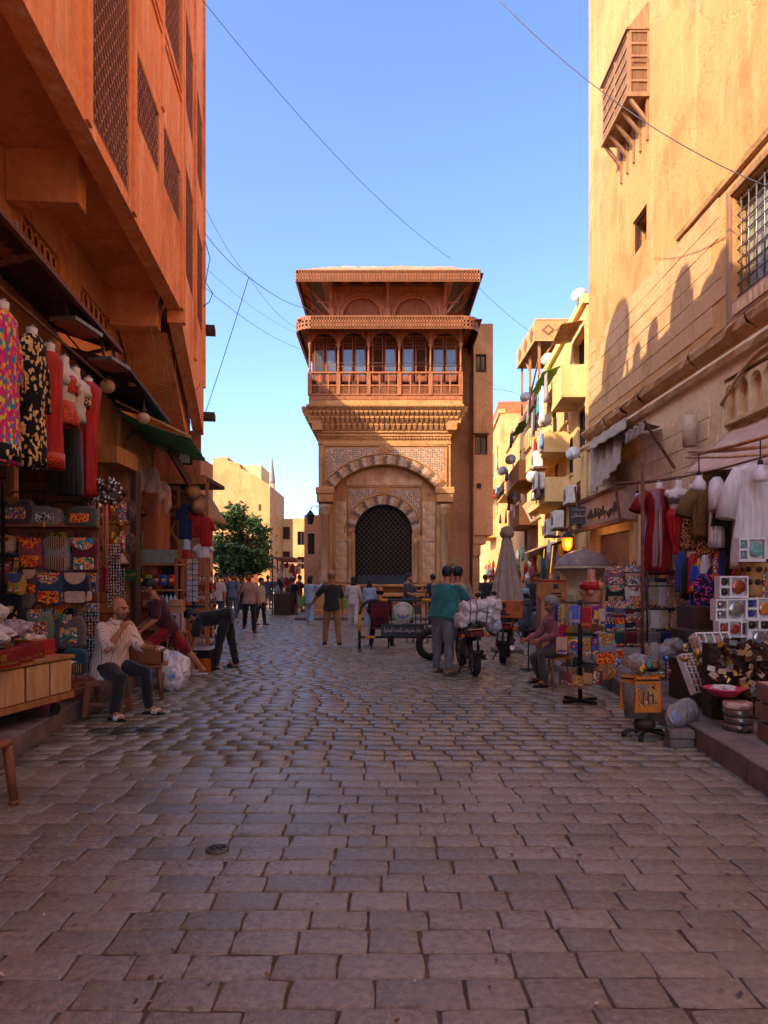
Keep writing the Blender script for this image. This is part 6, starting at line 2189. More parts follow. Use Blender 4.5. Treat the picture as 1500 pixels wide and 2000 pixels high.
wpipe=thing('water_pipe','brass and glass water pipe standing before the slatted wall','water pipe',PX(235,1103,11.3))
MB().lathe([(.14,0),(.15,.02),(.12,.06),(.06,.16),(.035,.24)],n=16).build('glass_base',mat('smoked_glass','#8a6a54','#5c4334',rough=.15,spec=.8),wpipe)
MB().lathe([(.035,.24),(.045,.27),(.02,.30),(.03,.36),(.018,.42),(.04,.46),(.015,.5),(.015,.58),(.05,.6),(.06,.64),(.03,.65)],n=12).build('stem',mat('brass2','#b8863a','#7a5420',rough=.3,metal=.85,scale=20),wpipe)
MB().bb(-.15,.15,-.02,.02,-.03,0).build('bracket_shelf',WOODD,wpipe)
gs=thing('green_sign','small green sign with gold script on the slatted wall','sign',PX(247,1124,11.35))
MB().bb(-.17,.17,0,.02,-.09,.09).build('board',mat('green_enamel','#2c5a34','#1e4226',rough=.5),gs)
lettering(arabic('اللهم صل علي'),.085,mat('gold_paint','#c8a83a','#a08428',rough=.5),gs,(0,-.004,.02),(pi/2,0,0),.002,width=.28)
ct=thing('goods_cart','low wooden cart faced with pale boards carrying boxed goods at the left edge','cart',(-3.62,6.75,.17),radians(-10))
for (x0,x1,y0,y1,z0,z1,nm,m)in ((-.36,.30,-.75,.72,.16,.22,'deck',WOODT),(-.36,.27,-.75,.70,.22,.56,'box_core',WOODR)):
 MB().bb(x0,x1,y0,y1,z0,z1).build(nm,m,ct)
for k in range(4):
 MB().bb(.272,.292,-.72+k*.36,-.40+k*.36,.23,.55).build('side_board',WOODL,ct,bevel=.006)
for k in range(2):
 MB().bb(-.34+k*.31,-.05+k*.31,-.772,-.752,.23,.55).build('end_board',WOODL,ct,bevel=.006)
MB().bb(-.36,.31,-.78,.72,.565,.60).build('rim',WOODT,ct,bevel=.006)
for (x_,y_)in ((-.25,-.6),(.2,-.6),(-.25,.55),(.2,.55)):
 MB().cyl((x_-.02,y_,.06),(x_+.02,y_,.06),.06,n=14).build('castor',BLACKI,ct)
MB().bb(-.05,.28,-.76,-.68,.02,.16).build('bearer',WOODT,ct)
RBOX=mat('red_print_box','#8a1a1e','#5a0e14',rough=.6,scale=20)
for k in range(4):
 rb=carton('goods_box',['dark red printed box at the near end of the cart top','dark red printed box second along the cart top','dark red printed box third along the cart top','bright red printed box at the far end of the cart top'][k],(-3.32-.055*k,6.27+k*.34,.77),.10,.31,.155,RBOX if k<3 else mat('bright_red_box','#b01c20','#8a1418',rough=.6,scale=20),radians(-10),False,'red boxes along the cart')
 MB().bb(.051,.053,-.11,.11,.03,.045).build('print_line',GOLDM,rb)
 MB().bb(.051,.053,-.11,-.04,.06,.12).build('print_mark',GOLDM,rb)
for k in range(9):
 m=[BRN,CRM,EMB[6],OLV,EMB[5],BRN,CRM,GRYB,BRN][k]
 t=tag(MB().bb(-.22,.22,-.17,.17,0,.016).build('flat_pouch',m,None,(-3.62+R(-.05,.05),6.1+R(-.08,.08),.94+k*.02),R(-.4,.4),bevel=.004),['brown flat leather pouch at the bottom of the pile on the cart','cream flat pouch second from the bottom of the cart pile','woven flat pouch third from the bottom of the cart pile','olive flat pouch in the lower middle of the cart pile','dark patterned flat pouch in the middle of the cart pile','brown flat pouch in the upper middle of the cart pile','cream flat pouch third from the top of the cart pile','grey flat pouch second from the top of the cart pile','brown flat pouch on top of the cart pile'][k],'pouch','flat pouches piled on the cart')
pl_=[((-3.65,6.55,.94),(.26,.16,.10),PAPERW,'heap of papers and printed cards in wrappers on the cart'),((-4.02,6.9,.95),(.24,.22,.22),FILM,'plastic-wrapped pile of folded scarves behind the pouches'),((-4.15,7.3,1.05),(.26,.2,.16),WHITEC,'folded white and pink cloth stacked behind the cart'),((-4.1,7.0,1.28),(.2,.14,.10),cl('green_white','#2a8a4a','#d8ccc0',scale=7),'green and white flags folded on top of the cloth pile'),((-3.62,7.0,.99),(.18,.14,.08),mat('mixed_cards','#7a6a78','#b8a090',rough=.4,scale=30),'grey packets heaped beside the wicker basket')]
for i,(c,r,m,lb)in enumerate(pl_):
 o=crumple(MB(),(0,0,r[2]*.9),r,i+3,.22,22,12).build('goods_pile',m,None,c)
 tag(o,lb,'goods')
wk=thing('wicker_basket','round straw basket of white packets on the far end of the cart','basket',(-3.62,7.35,.80))
STRAW=mat('straw','#b8813a','#8a5a22',rough=.85,scale=50,stretch=(1,1,4),bump=.5,bscale=90)
MB().lathe([(.09,0),(.13,.06),(.155,.13),(.145,.135),(.12,.06),(.0,.03)],n=20).build('weave',STRAW,wk)
crumple(MB(),(0,0,.13),(.12,.12,.05),9,.3).build('packets',PAPERW,wk)
pb=thing('waste_basket','tall pink perforated plastic basket on the kerb beside the cart','basket',(-3.56,7.62,.17))
MB().lathe([(.105,0),(.11,.01),(.145,.40),(.155,.41),(.155,.43),(.14,.43),(.1,.02),(0,.02)],n=24).build('bin',PINKPL,pb)
MB().grid(lambda u,v:(-.18+.42*u,-.15+.3*v,.44+.04*sin(u*6)*cos(v*4)+.03*u),6,5).build('paper_sheet',PAPERW,pb,solid=.003)
mb=MB()
for k in range(18):
 for j in range(7):
  a=2*pi*(k+.5*(j%2))/18
  r_=.118+.0043*j+.001
  mb.box((r_*cos(a),r_*sin(a),.07+j*.045),(.004,.012,.02),rz=a)
struct(mb.build('perforation',mat('dark_pink','#7a2a3c','#5e1e2c'),pb),'stuff')
bx=thing('wood_offcuts','stack of wooden boards and a small black stand on the kerb by the rack','boards',(-3.62,8.35,.17))
for k in range(5):
 MB().box((R(-.03,.03),R(-.05,.05),.02+k*.035),(.30,.5,.03),rz=R(-.3,.3)).build('board',WOODT if k%2 else WOODR,bx)
bs=thing('black_stand','small square black metal stand behind the stool','stand',(-3.45,8.9,.17))
for (x_,y_)in ((-.16,-.12),(.16,-.12),(-.16,.12),(.16,.12)):
 MB().bar((x_,y_,0),(x_,y_,.42),.025,.025).build('leg',BLACKI,bs)
MB().bb(-.18,.18,-.14,.14,.42,.45).build('top',BLACKI,bs)
BRPL=mat('brown_plastic','#8a5430','#6a3c20',rough=.55,scale=50,stretch=(1,1,1),bump=.4,bscale=90)
st=thing('plastic_stool','brown woven-pattern plastic stool under the man in the striped shirt','stool',(-3.16,8.2,0),radians(4))
MB().bb(-.17,.17,-.17,.17,.41,.45).build('seat',BRPL,st,bevel=.015)
for s1 in (-1,1):
 for s2 in (-1,1):
  x_,y_=s1*.15,s2*.15
  MB().add([(x_-.035,y_-.035,.41),(x_+.035,y_-.035,.41),(x_+.035,y_+.035,.41),(x_-.035,y_+.035,.41)]+[(x_*1.28-.03,y_*1.28-.03,0),(x_*1.28+.03,y_*1.28-.03,0),(x_*1.28+.03,y_*1.28+.03,0),(x_*1.28-.03,y_*1.28+.03,0)],[(0,1,5,4),(1,2,6,5),(2,3,7,6),(3,0,4,7),(4,5,6,7)]).build('leg',BRPL,st,bevel=.008)
for a in range(4):
 M_=Matrix.Rotation(a*pi/2,4,'Z')
 MB().bb(-.13,.13,-.172,-.14,.34,.41,M=M_).build('apron',BRPL,st)
 MB().bb(-.16,.16,-.184,-.162,.12,.16,M=M_).build('stretcher',BRPL,st)
ch=thing('plastic_chair','brown woven-pattern plastic chair behind the seated man','chair',(-3.12,9.3,0),radians(196))
MB().bb(-.22,.22,-.2,.22,.40,.44).build('seat',BRPL,ch,bevel=.015)
MB().grid(lambda u,v:((u-.5)*(.44-.12*max(0,v-.6)*2),.20+.07*v+.05*(4*(u-.5)**2)*-1,.44+.33*v*(1-.25*(2*u-1)**2)),12,8).build('backrest',BRPL,ch,solid=.02)
for s1 in (-1,1):
 for s2 in (-1,1):
  MB().tube([(s1*.19,s2*.18,.41),(s1*.23,s2*.22,0)],[.028,.022],8).build('leg',BRPL,ch)
 MB().tube([(s1*.22,.2,.62),(s1*.26,0,.63),(s1*.23,-.18,.60),(s1*.22,-.2,.42)],.02,6).build('armrest',BRPL,ch)
sk_=[((-3.02,10.15,0),(.26,.24,.26),'big clear sack of white parcels behind the plastic chair'),((-2.92,9.95,0),(.15,.15,.16),'white crumpled bag of parcels in front of the clear sack'),((-3.30,10.5,0),(.22,.22,.28),'white sack standing behind the clear sack')]
for i,(c,r,lb)in enumerate(sk_):
 t=thing('parcel_bag',lb,'bag',c,group='bags of white parcels')
 crumple(MB(),(0,0,r[2]*.93),r,30+i,.16,26,16).build('film',mat('milky_film','#d2cdd2','#aaa4ac',rough=.25,scale=7,spec=.7,bump=.6,bscale=14),t)
 for q in range(4):
  MB().box((R(-.1,.1),-r[1]*.96,.12+q*.09),(.10,.012,.06),rz=R(-.3,.3),ry=R(-.5,.5)).build('label_patch',[WHITEC,mat('blue_print','#4a6aa8','#8a9ac0',rough=.5),WHITEC,MANS][q],t)
cb_=thing('display_box','glossy black and orange printed box opened on the street by the bending man','box',(-3.12,12.15,0),radians(-8))
MB().bb(-.27,.27,-.2,.2,0,.36).build('body',mat('black_gloss_box','#241a16','#150f0d',rough=.35,scale=4),cb_,bevel=.006)
MB().bb(.0,.272,-.203,-.2005,.0,.22).build('orange_print',mat('orange_print','#c8641e','#8a3a14',rough=.4,scale=9),cb_)
MB().bb(-.22,-.02,-.203,-.2005,.12,.26).build('white_print',PAPERW,cb_)
MB().box((-.02,.0,.375),(.56,.42,.012),rx=.06).build('lid',mat('silver_lid','#a8a09c','#8a8078',rough=.25),cb_)
ptub=thing('plastic_tub','clear plastic tub with grey lid beside the parcel bags','tub',(-3.28,11.6,0))
MB().box((0,0,.15),(.36,.28,.30),top=1.1).build('tub',mat('frosted_tub','#a89c98','#877a76',rough=.3),ptub,bevel=.02)
MB().bb(-.21,.21,-.165,.165,.30,.34).build('lid',METALG,ptub,bevel=.01)
sn=thing('snack_stall','wooden snack shelf stall behind the man in maroon','stall',(-4.15,13.0,.17))
for x_ in (-.42,.38):
 MB().bar((x_,0,0),(x_,0,1.75),.05,.05).build('post',WOODR,sn)
 MB().bar((x_,.4,0),(x_,.4,1.75),.05,.05).build('post',WOODR,sn)
for z_ in (.45,.85,1.15,1.62):
 MB().bb(-.45,.42,-.05,.45,z_,z_+.03).build('shelf',WOODT,sn)
MB().bb(-.42,.4,.42,.44,.1,1.7).build('back_panel',WOODD,sn)
MB().bb(-.30,.40,-.02,.0,1.66,1.9).build('glass_front',mat('milky_glass','#8a9288','#6a7068',rough=.3),sn)
chips=[('#d8641e','orange'),('#2a2424','black'),('#8aa81e','lime green'),('#6a1a1e','dark red'),('#1e5aa8','blue'),('#b82a24','red')]
for k,(c_,nm)in enumerate(chips):
 p=(-4.50+k*.135,12.9,1.26+.17-.0)
 t=thing('crisp_packet',nm+' crisp packet standing on the snack stall shelf','packet',p,group='crisp packets on the stall')
 cushion(MB(),.125,.19,.05,e1=.5,e2=.5).build('foil',mat('foil_'+nm.replace(' ','_'),c_,rough=.3,scale=20,var=.4),t)
 MB().ell((0,-.026,.09),(.04,.006,.035),10,6).build('print',mat('foil_print','#e0c070','#d06a2a',rough=.4,scale=30),t)
for k in range(3):
 t=thing('noodle_cup',['red noodle cup on the left of the snack shelf','red noodle cup in the middle of the snack shelf','red noodle cup beside the water bottles'][k],'cup',(-4.32+k*.10,12.92,1.05+.0),group='red cups on the stall')
 MB().lathe([(.03,0),(.045,.11),(.048,.115),(.0,.118)],n=14).build('cup',mat('red_cup','#b81e22','#d8c8b8',rough=.45,scale=26),t)
for k in range(4):
 t=thing('water_bottle',['water bottle at the left of the bottle pack','second water bottle of the pack','third water bottle of the pack','water bottle at the right of the bottle pack'][k],'bottle',(-3.98+k*.075,12.88,1.05),group='water bottles on the stall')
 MB().lathe([(.03,0),(.033,.01),(.033,.15),(.012,.20),(.012,.215)],n=12).build('bottle',mat('clear_bottle','#a8b8c0','#8898a4',rough=.1,spec=.8),t)
 MB().lathe([(.034,.06),(.034,.12)],n=12).build('label_band',mat('blue_label','#3a8ab8','#d0d8dc',rough=.4,scale=20),t)
 MB().lathe([(.014,.205),(.014,.23),(0,.23)],n=8).build('cap',mat('blue_cap','#2a6aa8','#2a6aa8'),t)
stl=thing('wooden_stool','bentwood stool carrying the stacked cartons','stool',(-3.62,12.55,.17))
MB().bb(-.16,.16,-.15,.15,.42,.46).build('seat',WOODT,stl,bevel=.01)
for s1 in (-1,1):
 for s2 in (-1,1):
  MB().tube([(s1*.12,s2*.12,.42),(s1*.15,s2*.15,0)],.018,6).build('leg',WOODT,stl)
MB().tube([(-.12,-.14,.12),(-.06,-.14,.3),(0,-.14,.36),(.06,-.14,.3),(.12,-.14,.12)],.012,6).build('bent_brace',WOODT,stl)
cw=carton('carton','white carton with round blue mark on the bentwood stool',(-3.62,12.55,.63),.22,.24,.31,mat('white_carton','#c8b8ac','#b09e92',rough=.8),0,False)
MB().lathe([(.045,0),(.045,.003),(0,.003)],n=18,M=Matrix.Translation((-.03,-.12,.25))@Matrix.Rotation(pi/2,4,'X')).build('round_mark',mat('blue_ink','#4a5878','#3a4868'),cw)
MB().bb(.08,.111,-.122,-.1205,.0,.31).build('pink_edge',PINKPL,cw)
carton('carton','brown carton stacked on the white carton',(-3.62,12.56,.945),.21,.22,.12,CARD2)
carton('carton','top brown carton below the water bottles',(-3.63,12.55,1.07),.22,.22,.11,CARD2)
pc_=thing('postcard_stand','tall narrow rack of postcards beside the snack stall','rack',(-3.72,14.0,.17))
MB().bar((0,0,0),(0,0,1.75),.04,.04).build('pole',BLACKI,pc_)
MB().bb(-.2,.2,-.2,.2,0,.03).build('foot',BLACKI,pc_)
MB().bb(-.24,.2,-.18,.1,.82,.86).build('tray',BLACKI,pc_)
for j in range(8):
 for i in range(2):
  MB().box((-.065+i*.115,-.05,.98+j*.105),(.10,.008,.09),rx=-.2).build('postcard',[mat('card_sepia','#b8a890','#5a4a3c',rough=.5,scale=40),mat('card_blue','#6a7898','#c0b8b0',rough=.5,scale=40),mat('card_cream','#d0c0a4','#7a5a40',rough=.5,scale=40)][(i+j*2)%3 if j>3 else 1],pc_)
for (px_,Y_,lb)in ((395,15.6,'rack of small white and red souvenirs at the far kiosk corner'),(405,18.2,'rack of caps and beads further along the left side')):
 p=GX(px_,1130+FPX*EYE/Y_)
 t=thing('souvenir_rack',lb,'rack',(p.x,Y_,.0))
 for x_ in (-.2,.2):
  MB().bar((x_,0,0),(x_,0,1.7),.03,.03).build('upright',BLACKI,t)
 for j in range(8):
  MB().bb(-.2,.2,-.02,.02,.25+j*.19,.27+j*.19).build('cross_bar',BLACKI,t)
  mb=MB()
  for i in range(6):
   crumple(mb,(-.2+i*.08,-.05,.2+j*.19),(.035,.03,.06),i*9+j,.3,8,6)
  struct(mb.build('souvenirs',[PAPERW,REDC,MANW,STRAW,GRYB][j%5],t),'stuff')
ks=thing('wooden_kiosk','brown wooden kiosk with carved post and flat canopy hung with clothes','kiosk',(-4.6,14.8,.17))
MB().bb(-.4,.25,.3,2.6,0,3.3).build('body',WOODR,ks)
MB().bb(-.4,.1,.1,.28,.0,3.2).build('front_boards',WOODT,ks)
kp=MB()
kp.bb(.02,.07,-.02,.05,2.05,3.3).bb(.33,.38,-.02,.05,2.05,3.3).bb(.07,.33,-.02,.05,3.2,3.3).bb(.07,.33,-.02,.05,2.68,2.73)
kp.tube([(.2+.11*cos(2*pi*k/16),.01,2.96+.12*sin(2*pi*k/16))for k in range(16)],.03,6,closed=True)
kp.bar((.05,.01,2.1),(.35,.01,2.65),.05,.04).bar((.35,.015,2.1),(.05,.015,2.65),.05,.04)
struct(kp.build('carved_post',WOODT,ks),'stuff')
MB().bb(-.4,1.0,-.25,1.4,3.38,3.46).build('canopy',WOODD,ks)
MB().bb(-.4,1.0,-.28,-.251,3.30,3.48).build('canopy_edge',WOODT,ks)
corr=MB().grid(lambda u,v:(.62+.36*v,.2+1.6*u+.0,3.22-.62*v+.02*sin(u*40)),40,4).build('corrugated_side',mat('tan_tin','#a8845c','#84623c',rough=.6,scale=5),ks,solid=.006)
MB().bar((.95,.0,0),(.95,.0,3.38),.06,.06).build('canopy_post',WOODT,ks)
MB().bar((.2,.05,1.05),(1.0,.05,1.05),.04,.05).build('counter_rail',WOODR,ks)
gm=MB()
for k in range(9):
 gm.cyl((.45+k*.065,-.02,1.0),(.45+k*.065,-.02,2.35),.004,n=4)
for k in range(12):
 gm.cyl((.45,-.02,1.05+k*.11),(.98,-.02,1.05+k*.11),.004,n=4)
struct(gm.build('wire_grid',METALG,ks),'stuff')
def shirtpx(name,label,x,y0,y1,w,Y,m,sl=True):
 s_=Y/FPX
 hh,ww=(y1-y0)*s_,w*s_
 return garment(name,label,PX(x,y0,Y),0,[(0,ww*.2,.04),(.05,ww*.5,.06),(hh*.5,ww*.46,.06),(hh,ww*.5,.07)],m,(hh*.35,ww*.16,ww*.16,ww*.2)if sl else None,.02)
shirtpx('shirt','blue shirt hanging on the kiosk grid',362,985,1053,24,14.7,cl('cobalt','#1e3468','#14244c'))
shirtpx('shirt','long red shirt hanging beside the blue one on the kiosk',384,985,1050,22,14.65,cl('scarlet','#b01a1c','#8a1014'))
shirtpx('shirt','red shirt hanging at the kiosk corner',402,1010,1067,24,14.6,cl('scarlet','#b01a1c'))
shirtpx('shirt','white shirt hanging below the red ones on the kiosk',397,1060,1090,28,14.62,WHITEC)
shirtpx('towel','pale blue striped towel hanging under the blue shirt',364,1052,1074,16,14.68,pattern('blue_stripe',['#8ab0c0','#d0d8d8','#5a8aa8','#d0d8d8'],'stripes',9),False)
shirtpx('towel','small red towel hanging beside the striped towel',362,1072,1090,12,14.66,cl('scarlet','#b01a1c'),False)
for k,(x_,y_)in enumerate(((376,962),(386,990))):
 t=thing('straw_hat',['upper straw hat hung on the kiosk post','lower straw hat hung above the red shirt'][k],'hat',PX(x_,y_,14.55))
 M_=Matrix.Rotation(pi/2,4,'X')
 MB().lathe([(.17,0),(.10,.01),(.09,.07),(.05,.10),(0,.10)],n=18,M=M_).build('hat',mat('pale_straw','#b08a64','#8a6644',rough=.9,scale=40),t,solid=.006)
for k,(px_,py_,Y_)in enumerate(((262,930,12.6),(318,975,13.6),(300,950,13.2))):
 t=tag(crumple(MB(),(0,0,0),(.16,.10,.28),70+k,.4,14,10).build('cloth_bundle',CANVASP if k else CRM,None,PX(px_,py_,Y_)),['crumpled pale cloth bundle tied under the panelled boards','twisted pink cloth bundle hanging at the kiosk','crumpled sack hanging between boards and kiosk'][k],'bundle')
BC=[MARC,NAVY,OLV,PNK,TEALC,BRN,YEL,BLACKC,GRYB,DEN]
BN=['maroon','navy','olive','dusty pink','teal','brown','mustard','black','grey','denim']
rb_=random.Random(31)
for i in range(40):
 px_,py_=4+(i%10)*19+rb_.uniform(-4,4),[1046,1112,1184,1250][i//10]+rb_.uniform(-8,8)
 e=EMB[rb_.randrange(7)]
 w_=rb_.uniform(20,32)
 bagpx(BN[i%10]+' pouch behind the front bags, '+['top','second','third','lowest'][i//10]+' row, number '+['one','two','three','four','five','six','seven','eight','nine','ten'][i%10]+' from the left',px_,py_,py_+rb_.uniform(26,44),w_,Y=YR+.03,body=BC[i%10],flap=e if i%3 else None,pocket=e if i%2 else EMB[1],style='sling' if i%4==0 else 'flat',d=.07,group='pouches behind the front bags',tilt=rb_.uniform(-.12,.12))
for i in range(10):
 px_,py_=190+(i%5)*16,1000+(i//5)*60
 crumple(MB(),(0,0,0),(.07,.05,.12),200+i,.35,10,8).build('hanging_trinket',[SILV,REDP,GOLDM,EMB[1],BRN][i%5],None,PX(px_,py_,9.4+.1*(i%3)))
 tag(bpy.data.objects[-1]if False else COL.objects[-1],['silver','red','gold','patterned','brown'][i%5]+' trinket bunch hanging in the '+('upper' if i<5 else 'lower')+' row before the slatted wall','trinkets')
 # == goods and shop fronts on the right
SWK=.19
sf=thing('closed_shop','closed shop front with raised dark letters on the mosque wall','shop',(XW,21.0,0),-pi/2)
a0,a1=mx(1152),mx(1246)
PANEL=mat('beige_panel','#a88872','#8a6c58',rough=.8,scale=5)
MB().bb(a0+.1,a1,-.30,-.002,2.95,3.75).build('sign_board',PANEL,sf,bevel=.01)
MB().bb(a0-.2,a1+.02,-.46,-.30,2.88,2.98).build('sign_ledge',RUST,sf)
MB().bb(a0-.3,a1+.1,-.36,-.301,3.72,3.82).build('top_rail',RUST,sf)
lettering(arabic('ملابس جاهزة الملك'),.36,mat('bronze_letters','#4a382c','#32241c',rough=.6),sf,((a0+a1)/2+.25,-.32,3.30),(pi/2,0,0),.02,width=2.6)
for k in range(2):
 x_=mx(1160)+k*(mx(1240)-mx(1160))
 MB().bb(x_-.16,x_+.16,-.08,-.002,SWK,2.9).build('pilaster',SANDSTONE,sf,bevel=.01)
for k in range(22):
 q0=shop[0]+(shop[1]-shop[0])*k/22
 MB().bb(q0,q0+(shop[1]-shop[0])/22-.008,.10,.13,SWK,2.72).build('shutter_slat',mat('brown_roller','#6a4c3e','#4c342a',rough=.6,scale=4),sf)
MB().bb(shop[0],shop[1],.14,.16,SWK,2.75).build('shutter_back',DARK,sf)
for k,(q,z_)in enumerate(((a0+.25,3.7),(a1-.25,3.7))):
 MB().bar((q,-.34,2.9),(q,-.5,4.2),.05,.05).build('strut',RUST,sf)
sf2=thing('closed_shop','second closed wooden shop shutter behind the maroon dress','shop',(XW,21.0,0),-pi/2)
for k in range(14):
 q0=mx(1262)+k*.16
 MB().bb(q0,q0+.15,-.06,-.03,SWK,3.05).build('door_board',WOODD if k%3 else WOODR,sf2)
MB().bb(mx(1258),mx(1262)+14*.16+.05,-.14,-.002,3.05,3.25).build('lintel',WOODD,sf2)
def cloth_sheet(name,label,p00,p10,p01,p11,m,sagv=.1,wr=.03,nu=18,nv=14,seed=0,cat='awning',solid=.01):
 root=thing(name,label,cat,p00)
 a,b,c,d=[Vector(p)-Vector(p00)for p in (p00,p10,p01,p11)]
 rr=random.Random(seed)
 f1,f2=rr.uniform(5,9),rr.uniform(3,6)
 nrm=(b-a).cross(c-a).normalized()
 def fn(u,v):
  p=a.lerp(b,u).lerp(c.lerp(d,u),v)
  return p+Vector((0,0,-sagv*sin(pi*u)*sin(pi*v)))+nrm*wr*(sin(u*f1*3+v*4)*.6+sin(u*f2*5-v*2.5)*.4)
 MB().grid(fn,nu,nv).build('canvas',m,root,solid=solid)
 return root
W=lambda px,py,out:Vector((XW-out,(XW-out)*FPX/(px-750),EYE+(HOR-py)/FPX*((XW-out)*FPX/(px-750))))
ca=cloth_sheet('folded_awning','dusty grey canvas awning folded down at the wall corner',W(1152,868,.1),W(1215,828,.1),W(1156,968,.55),W(1212,905,.6),CANVAS,.15,.06,24,16,2)
cloth_sheet('folded_awning','rolled strip of grey canvas along the top of the corner awning',W(1150,880,.5),W(1222,838,.5),W(1152,862,.12),W(1222,815,.12),CANVAS,-.05,.03,20,6,5)
tb=cloth_sheet('open_awning','small brown canvas awning propped open with a slanting bar',W(1215,850,.05),W(1290,835,.05),W(1222,845,1.0),W(1258,822,1.0),mat('brown_canvas','#7a6250','#5a4638',rough=.95,scale=5),.04,.02,16,10,8)
cloth_sheet('awning_valance','fringed edge of the small brown awning',W(1222,845,1.0),W(1258,822,1.0),W(1222,868,1.0),W(1258,848,1.0),CANVAS,0,.03,24,4,9)
br_=thing('awning_bar','slanting steel bar under the small brown awning','bar',W(1258,822,1.0))
MB().bar((0,0,0),W(1318,915,.3)-W(1258,822,1.0),.04,.04).build('bar',RUST,br_)
big=cloth_sheet('tan_awning','broad tan canvas awning stretched over the right-hand stalls',PX(1335,925,12.3),PX(1560,905,8.6),PX(1500,775,12.9),PX(1640,700,10.0),CANVASP,.10,.012,20,14,3)
fr_=cloth_sheet('awning_fringe','grey fringed valance under the tan awning behind the hanging robes',PX(1372,925,11.6),PX(1432,905,11.2),PX(1374,958,11.6),PX(1434,940,11.2),CANVAS,0,.03,20,4,11)
for k,(x0,y0,Y0,x1,y1,Y1,w,lb)in enumerate(((1345,882,10.6,1500,872,9.0,.05,'pale bamboo pole lashed across above the hanging clothes'),(1340,893,10.4,1520,885,8.8,.04,'lower bamboo pole beneath the pale one'),(1350,890,10.5,1560,835,8.4,.045,'long orange pole slanting up under the tan awning'),(1205,945,12.4,1330,932,11.6,.05,'rusty steel rail the maroon dress hangs from'),(1330,932,11.6,1500,890,9.2,.03,'twisted cable rail running on from the rusty bar'))):
 p0,p1=PX(x0,y0,Y0),PX(x1,y1,Y1)
 o=MB().tube([Vector((0,0,0)),(p1-p0)*.5+Vector((0,0,-.02)),p1-p0],[w*.5,w*.55,w*.45],8).build('pole',WOODL if k in (0,1)else mat('orange_bamboo','#b06a2a','#84481a',rough=.6)if k==2 else RUST,None,p0)
 tag(o,lb,'pole')
pst=thing('stall_post','thin steel post standing at the kerb that carries the rails','post',GX(1255,1330,SWK))
MB().cyl((0,0,0),(0,0,2.9),.025,n=8).build('pipe',RUST,pst)
for (px_,py_,Y_,r_,lb)in ((1245,968,12.2,.07,'white bulb hanging beside the maroon dress'),(1365,935,9.8,.085,'large frosted bulb between the mannequins and the white robe'),(1485,915,8.9,.09,'large frosted bulb before the white robe at the right edge')):
 t=thing('hanging_bulb',lb,'lamp',PX(px_,py_,Y_),group='bulbs over the right-hand stalls')
 MB().lathe([(.0,-r_*1.9),(r_*.9,-r_*1.8),(r_,-r_*1.5),(r_,-r_*.6),(r_*.5,0),(r_*.4,r_*.5)],n=14).build('bulb',mat('frosted_bulb','#d8ccd0','#c0b0b4',rough=.35),t)
 MB().lathe([(r_*.4,r_*.5),(r_*.35,r_*1.1),(.01,r_*1.3),(.008,r_*4)],n=8).build('holder',BLACKI,t)
def rp(x,y,Y):return PX(x,y,Y)
mannequin('white mannequin neck inside the maroon satin dress',rp(1287,943,11.0),-.15,MANW)
def dress_trim(root,bot):
 MB().tube([(.0,-.155,bot-.35),(-.01,-.165,bot-.7),(-.02,-.17,bot-1.15)],.008,5).build('gold_cord',GOLDM,root)
 MB().prism([(-.02,-.125,bot-.02),(-.14,-.11,bot-.03),(-.02,-.135,bot-.28)],(0,-.01,0)).prism([(.02,-.125,bot-.02),(.02,-.135,bot-.28),(.14,-.11,bot-.03)],(0,-.01,0)).build('lapel',MAR,root)
garment('dress','long maroon satin dress on a white mannequin in front of the shutters',rp(1284,955,11.0),-.15,[(0,.08,.07),(.05,.21,.12),(.3,.18,.14),(.5,.17,.13),(.75,.2,.14),(1.32,.2,.14)],MAR,(.28,.10,.12,.12),.02,trim=dress_trim)
mannequin('white mannequin with bare arms wearing a red wrap skirt',rp(1325,938,10.8),.1,MANW,clothed=False)
garment('bikini_top','silver grey bikini top on the bare white mannequin',rp(1325,968,10.78),.1,[(0,.12,.12),(.05,.17,.15),(.12,.15,.12)],mat('grey_sequin','#7a6a70','#4e4248',rough=.35),None,.01)
garment('wrap_skirt','red wrap skirt with beads tapering to a knot',rp(1322,995,10.78),.1,[(0,.13,.1),(.1,.17,.12),(.35,.12,.09),(.55,.06,.05),(.68,.055,.04)],REDC,None,.04)
mannequin('white mannequin in the black sequin outfit',rp(1352,945,10.7),-.3,MANW,clothed=False)
garment('sequin_top','black and silver sequin outfit hanging beside the red skirt',rp(1352,972,10.68),-.3,[(0,.1,.1),(.06,.17,.14),(.25,.14,.11),(.45,.17,.13),(.8,.14,.1)],EMB[5],None,.03)
garment('fringed_robe','gold and brown fringed robe hanging in the middle of the rail',rp(1378,950,10.3),-.2,[(0,.06,.05),(.06,.2,.1),(.4,.2,.12),(.75,.17,.1)],pattern('gold_fringe',['#3a2418','#8a6230','#c8a060','#2a1a12'],'stripes',18,stretch=(1,1,.1)),(.35,.10,.12,.12),.05,13)
garment('beaded_skirt','black beaded skirt with gold coins hanging behind the white robe',rp(1385,1040,10.4),-.2,[(0,.12,.09),(.2,.16,.11),(.72,.18,.12)],EMB[5],None,.05,13)
garment('robe','slim white robe hanging edge-on next to the black one',rp(1400,932,9.9),1.1,[(0,.05,.05),(.07,.2,.08),(.5,.2,.09),(.98,.22,.1)],WHITEC,(.4,.09,.1,.1),.03)
garment('robe','black robe with white pocket hanging beside the slim white robe',rp(1428,948,9.9),.5,[(0,.05,.05),(.07,.2,.1),(.5,.19,.1),(.98,.2,.1)],BLACKC,(.5,.09,.1,.1),.03)
